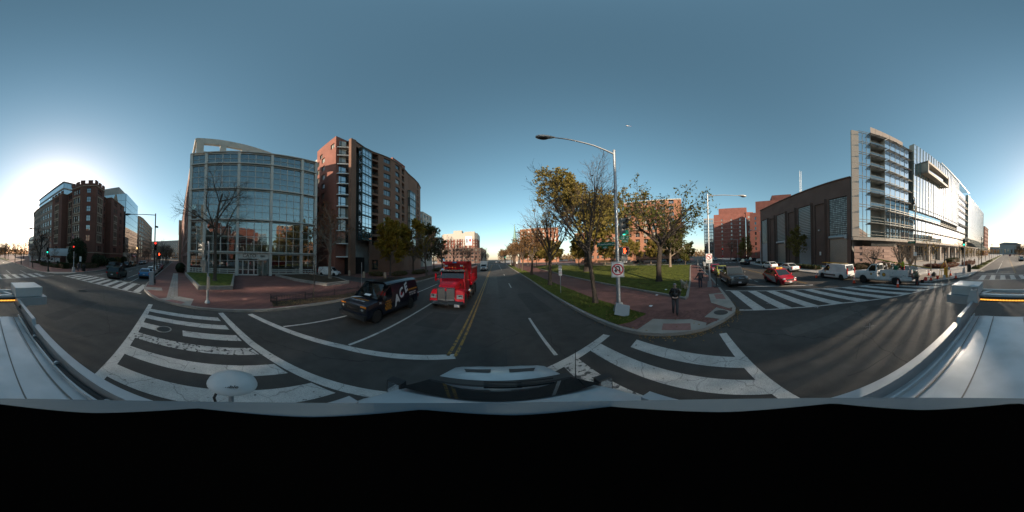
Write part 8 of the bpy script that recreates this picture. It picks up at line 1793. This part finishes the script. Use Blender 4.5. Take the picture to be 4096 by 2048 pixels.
ysect([(2.0, .98, .9, .38, 1.4, .03), (2.35, .97, .86, .38, 1.36, .045), (2.7, .95, .8, .4, 1.25, .045), (2.95, .92, .74, .42, 1.1, .03), (3.08, .86, .7, .45, .85, .0)]).build('bonnet', 'van_white', SV, 40)
for s in (-1, 1): MB().add([(s * .14, 2.58, 1.345), (s * .56, 2.56, 1.335), (s * .5, 2.42, 1.375), (s * .14, 2.43, 1.385)], [(0, 1, 2, 3)]).build('bonnet_vent', 'plastic', SV)
MB().quad((-.88, 1.98, 1.475), (.88, 1.98, 1.475), (.78, 1.14, 2.055), (-.78, 1.14, 2.055)).build('windscreen', 'carglass', SV); MB().quad((-.9, 2.12, 1.45), (.9, 2.12, 1.45), (.9, 1.92, 1.50), (-.9, 1.92, 1.50)).build('cowl', 'plastic', SV)
for s in (-1, 1): MB().tube([(s * .2, 2.05, 1.49), (s * .2 + .45, 1.96, 1.54)], .014, 5).build('wiper', 'iron', SV); o = MB().box((s * 1.16, 1.62, 1.45), (.2, .12, .3)).beam((s * .97, 1.6, 1.36), (s * 1.1, 1.62, 1.36), .05, .05).build('door_mirror', 'plastic', SV); MB().box((s * 1.16, 1.555, 1.45), (.16, .01, .26)).build('mirror_glass', 'mirror_glass', o)
for x in (-.97, .97):
    for y in (2.2, -2.2): w = wheel(SV, x * .9, y, .36, .24, 'steel', pi / 2)
for x in (-.55, -.28, .28, .55): MB().box((x, -1.15, 2.128), (.012, 3.9, .006)).build('roof_seam', 'steel_wheel', SV)
for s in (-1, 1):
    MB().box((s * .78, -.85, 2.17), (.09, 3.0, .16)).build('roof_rail', 'rack_grey', SV); MB().box((s * .66, -1.4, 2.13), (.02, 3.4, .05)).build('drip_moulding', 'van_white', SV); MB().add([(s * .785, -2.25, 2.1), (s * .785, -2.4, 2.34), (s * .785, -3.75, 2.34), (s * .785, -3.85, 2.1), (s * .725, -2.25, 2.1), (s * .725, -2.4, 2.34), (s * .725, -3.75, 2.34), (s * .725, -3.85, 2.1)], [(0, 1, 2, 3), (4, 7, 6, 5), (0, 4, 5, 1), (1, 5, 6, 2), (2, 6, 7, 3)]).build('side_panel', 'rack_grey', SV)
    b = MB().box((s * 1.04, -4.05, 2.47), (.66, .7, .22)).build('equipment_box', 'rack_white', SV); MB().box((s * 1.1, -4.0, 2.25), (.72, .75, .2)).build('box_tray', 'rack_grey', b); MB().tube([(s * 1.0, -3.85, 2.15), (s * 1.0, -3.85, 1.2)], .025, 6).build('box_strut', 'rack_grey', b)
MB().box((0, -3.95, 2.32), (1.5, .12, .07)).box((0, -4.4, 2.34), (1.5, .08, .08)).box((-.6, -4.15, 2.33), (.08, .5, .05), rz=.5).box((.6, -4.15, 2.33), (.08, .5, .05), rz=-.5).build('rear_rack', 'rack_white', SV)
lb = MB().box((0, -3.9, 2.25), (1.56, .2, .1)).build('light_bar', 'iron', SV); [MB().box((-.74 + k * .0345, -3.795, 2.25), (.024, .012, .03)).build('amber_diode', 'amber_on', lb) for k in range(44)]
for k in range(3): MB().tube([(-.7 + k * .018, .6, 2.15 + .012 * k), (-.69, -.2, 2.16 + .01 * k), (-.68 - .01 * k, -1.2, 2.15), (-.69 + .01 * k, -2.2, 2.16), (-.70, -2.9, 2.2), (-.66, -3.6, 2.28)], .016, 6).build('cable', 'plastic', SV, 60)
for y in (0, -.7, -1.4, -2.1): MB().lathe([(.034, -.012), (.034, .012)], 8, axis='Y', c=(-.685, y, 2.165)).build('cable_tie', 'galv', SV)
MB().tube([(-.7, -3.2, 2.3), (-.82, -3.1, 2.2), (-.86, -2.7, 2.1), (-.9, -2.4, 1.9)], .03, 6).build('cable', 'plastic', SV, 60)
an = MB().lathe([(.03, 0), (.13, .005), (.168, .03), (.16, .055), (.1, .078), (.02, .088)], 28).build('satellite_antenna', 'rack_white', SV, 60, loc=(-1.09, -.04, 2.33)); MB().tube([(0, 0, .0), (0, 0, -.35), (.2, 0, -.4)], .018, 8).build('antenna_stalk', 'galv', an); MB().tube([(.03, -.08, .0), (.1, -.1, -.08), (.16, -.04, -.3)], .01, 6).build('antenna_cable', 'plastic', an)
text('Trimble', .05, 'sign_black', an, (.095, -.03, .0735), (0, -.22, pi / 2 - .25), extrude=.001, bold=.0008)
cn_ = MB().add([(x * a, y * a, z) for z, a in ((2.3, .13), (2.56, .06)) for x, y in ((-1, -1), (1, -1), (1, 1), (-1, 1))], [(0, 1, 5, 4), (1, 2, 6, 5), (2, 3, 7, 6), (3, 0, 4, 7), (4, 5, 6, 7)]).build('antenna_plinth', 'rack_grey', SV, loc=(.76, -3.45, 0)); MB().lathe([(.02, 2.56), (.02, 2.61), (.05, 2.62), (.115, 2.64), (.115, 2.66), (.06, 2.68), (.01, 2.695)], 24).build('satellite_antenna', 'rack_white', cn_, 40)
MB().tube([(.94, 1.92, 1.4), (.945, 1.9, 2.06)], [.008, .004], 5).build('whip_aerial', 'iron', SV)
# made-up black plate with grey rim filling the unrecorded nadir under the lens
defm('nadir_black', (.0012, .0012, .0012), 1.0, spec=0.); defm('nadir_rim', (.10, .13, .15), .8, spec=.2)
MT = thing('nadir_cover', 'made-up matt black five-lobed plate with grey rim covering the blank nadir', 'nadir cover', (0, 0, 2.1)); D = .55
PK = [(-102.5, .752), (-64, .683), (-26, .755), (6, .695), (38.6, .762), (79, .69), (118.2, .762), (151, .695), (185, .768), (221, .69), (257.5, .752)]
def rk(a):
    a = (a + 102.5) % 360 - 102.5
    for (p, q), (p2, q2) in zip(PK, PK[1:]):
        if p <= a <= p2: t = (a - p) / (p2 - p); w = abs(cos(t * pi / 2)) if q > q2 else 1 - abs(sin(t * pi / 2)) ; w = (1 - t) ** 1.5 if q > q2 else 1 - t ** 1.5; return q2 + (q - q2) * w
    return .7
n = 120; mp = MB(); TI = math.tan(PITCH); TR = math.tan(ROLL)
def tilt(x, y): return 1.3 - D - .0 + (TI * y - TR * x) * 1.0       # plate follows the camera's own tilt
ringp = [(sin(rad(a)) * rk(a) * D, cos(rad(a)) * rk(a) * D) for a in [k * 3 for k in range(n)]]
mp.add([(x, y, tilt(x, y)) for x, y in ringp] + [(x, y, tilt(x, y) - .05) for x, y in ringp], [list(range(n))[::-1]] + [[n + k for k in range(n)]] + [[k, (k + 1) % n, n + (k + 1) % n, n + k] for k in range(n)]).build('plate', 'nadir_black', MT)
rm = MB(); o2 = [(sin(rad(k * 3)) * .826 * D, cos(rad(k * 3)) * .826 * D) for k in range(n)]
rm.add([(x, y, tilt(x, y) - .004) for x, y in ringp] + [(x, y, tilt(x, y) - .006) for x, y in o2] + [(x, y, tilt(x, y) - .03) for x, y in o2], [[k, (k + 1) % n, n + (k + 1) % n, n + k] for k in range(n)] + [[n + k, n + (k + 1) % n, 2 * n + (k + 1) % n, 2 * n + k] for k in range(n)]).build('rim', 'nadir_rim', MT)
MB().tube([(0, 0, .0), (0, 0, .72)], [.24, .2], 20).build('mast', 'nadir_black', MT, 60)
bpy.data.scenes.remove(TMP)
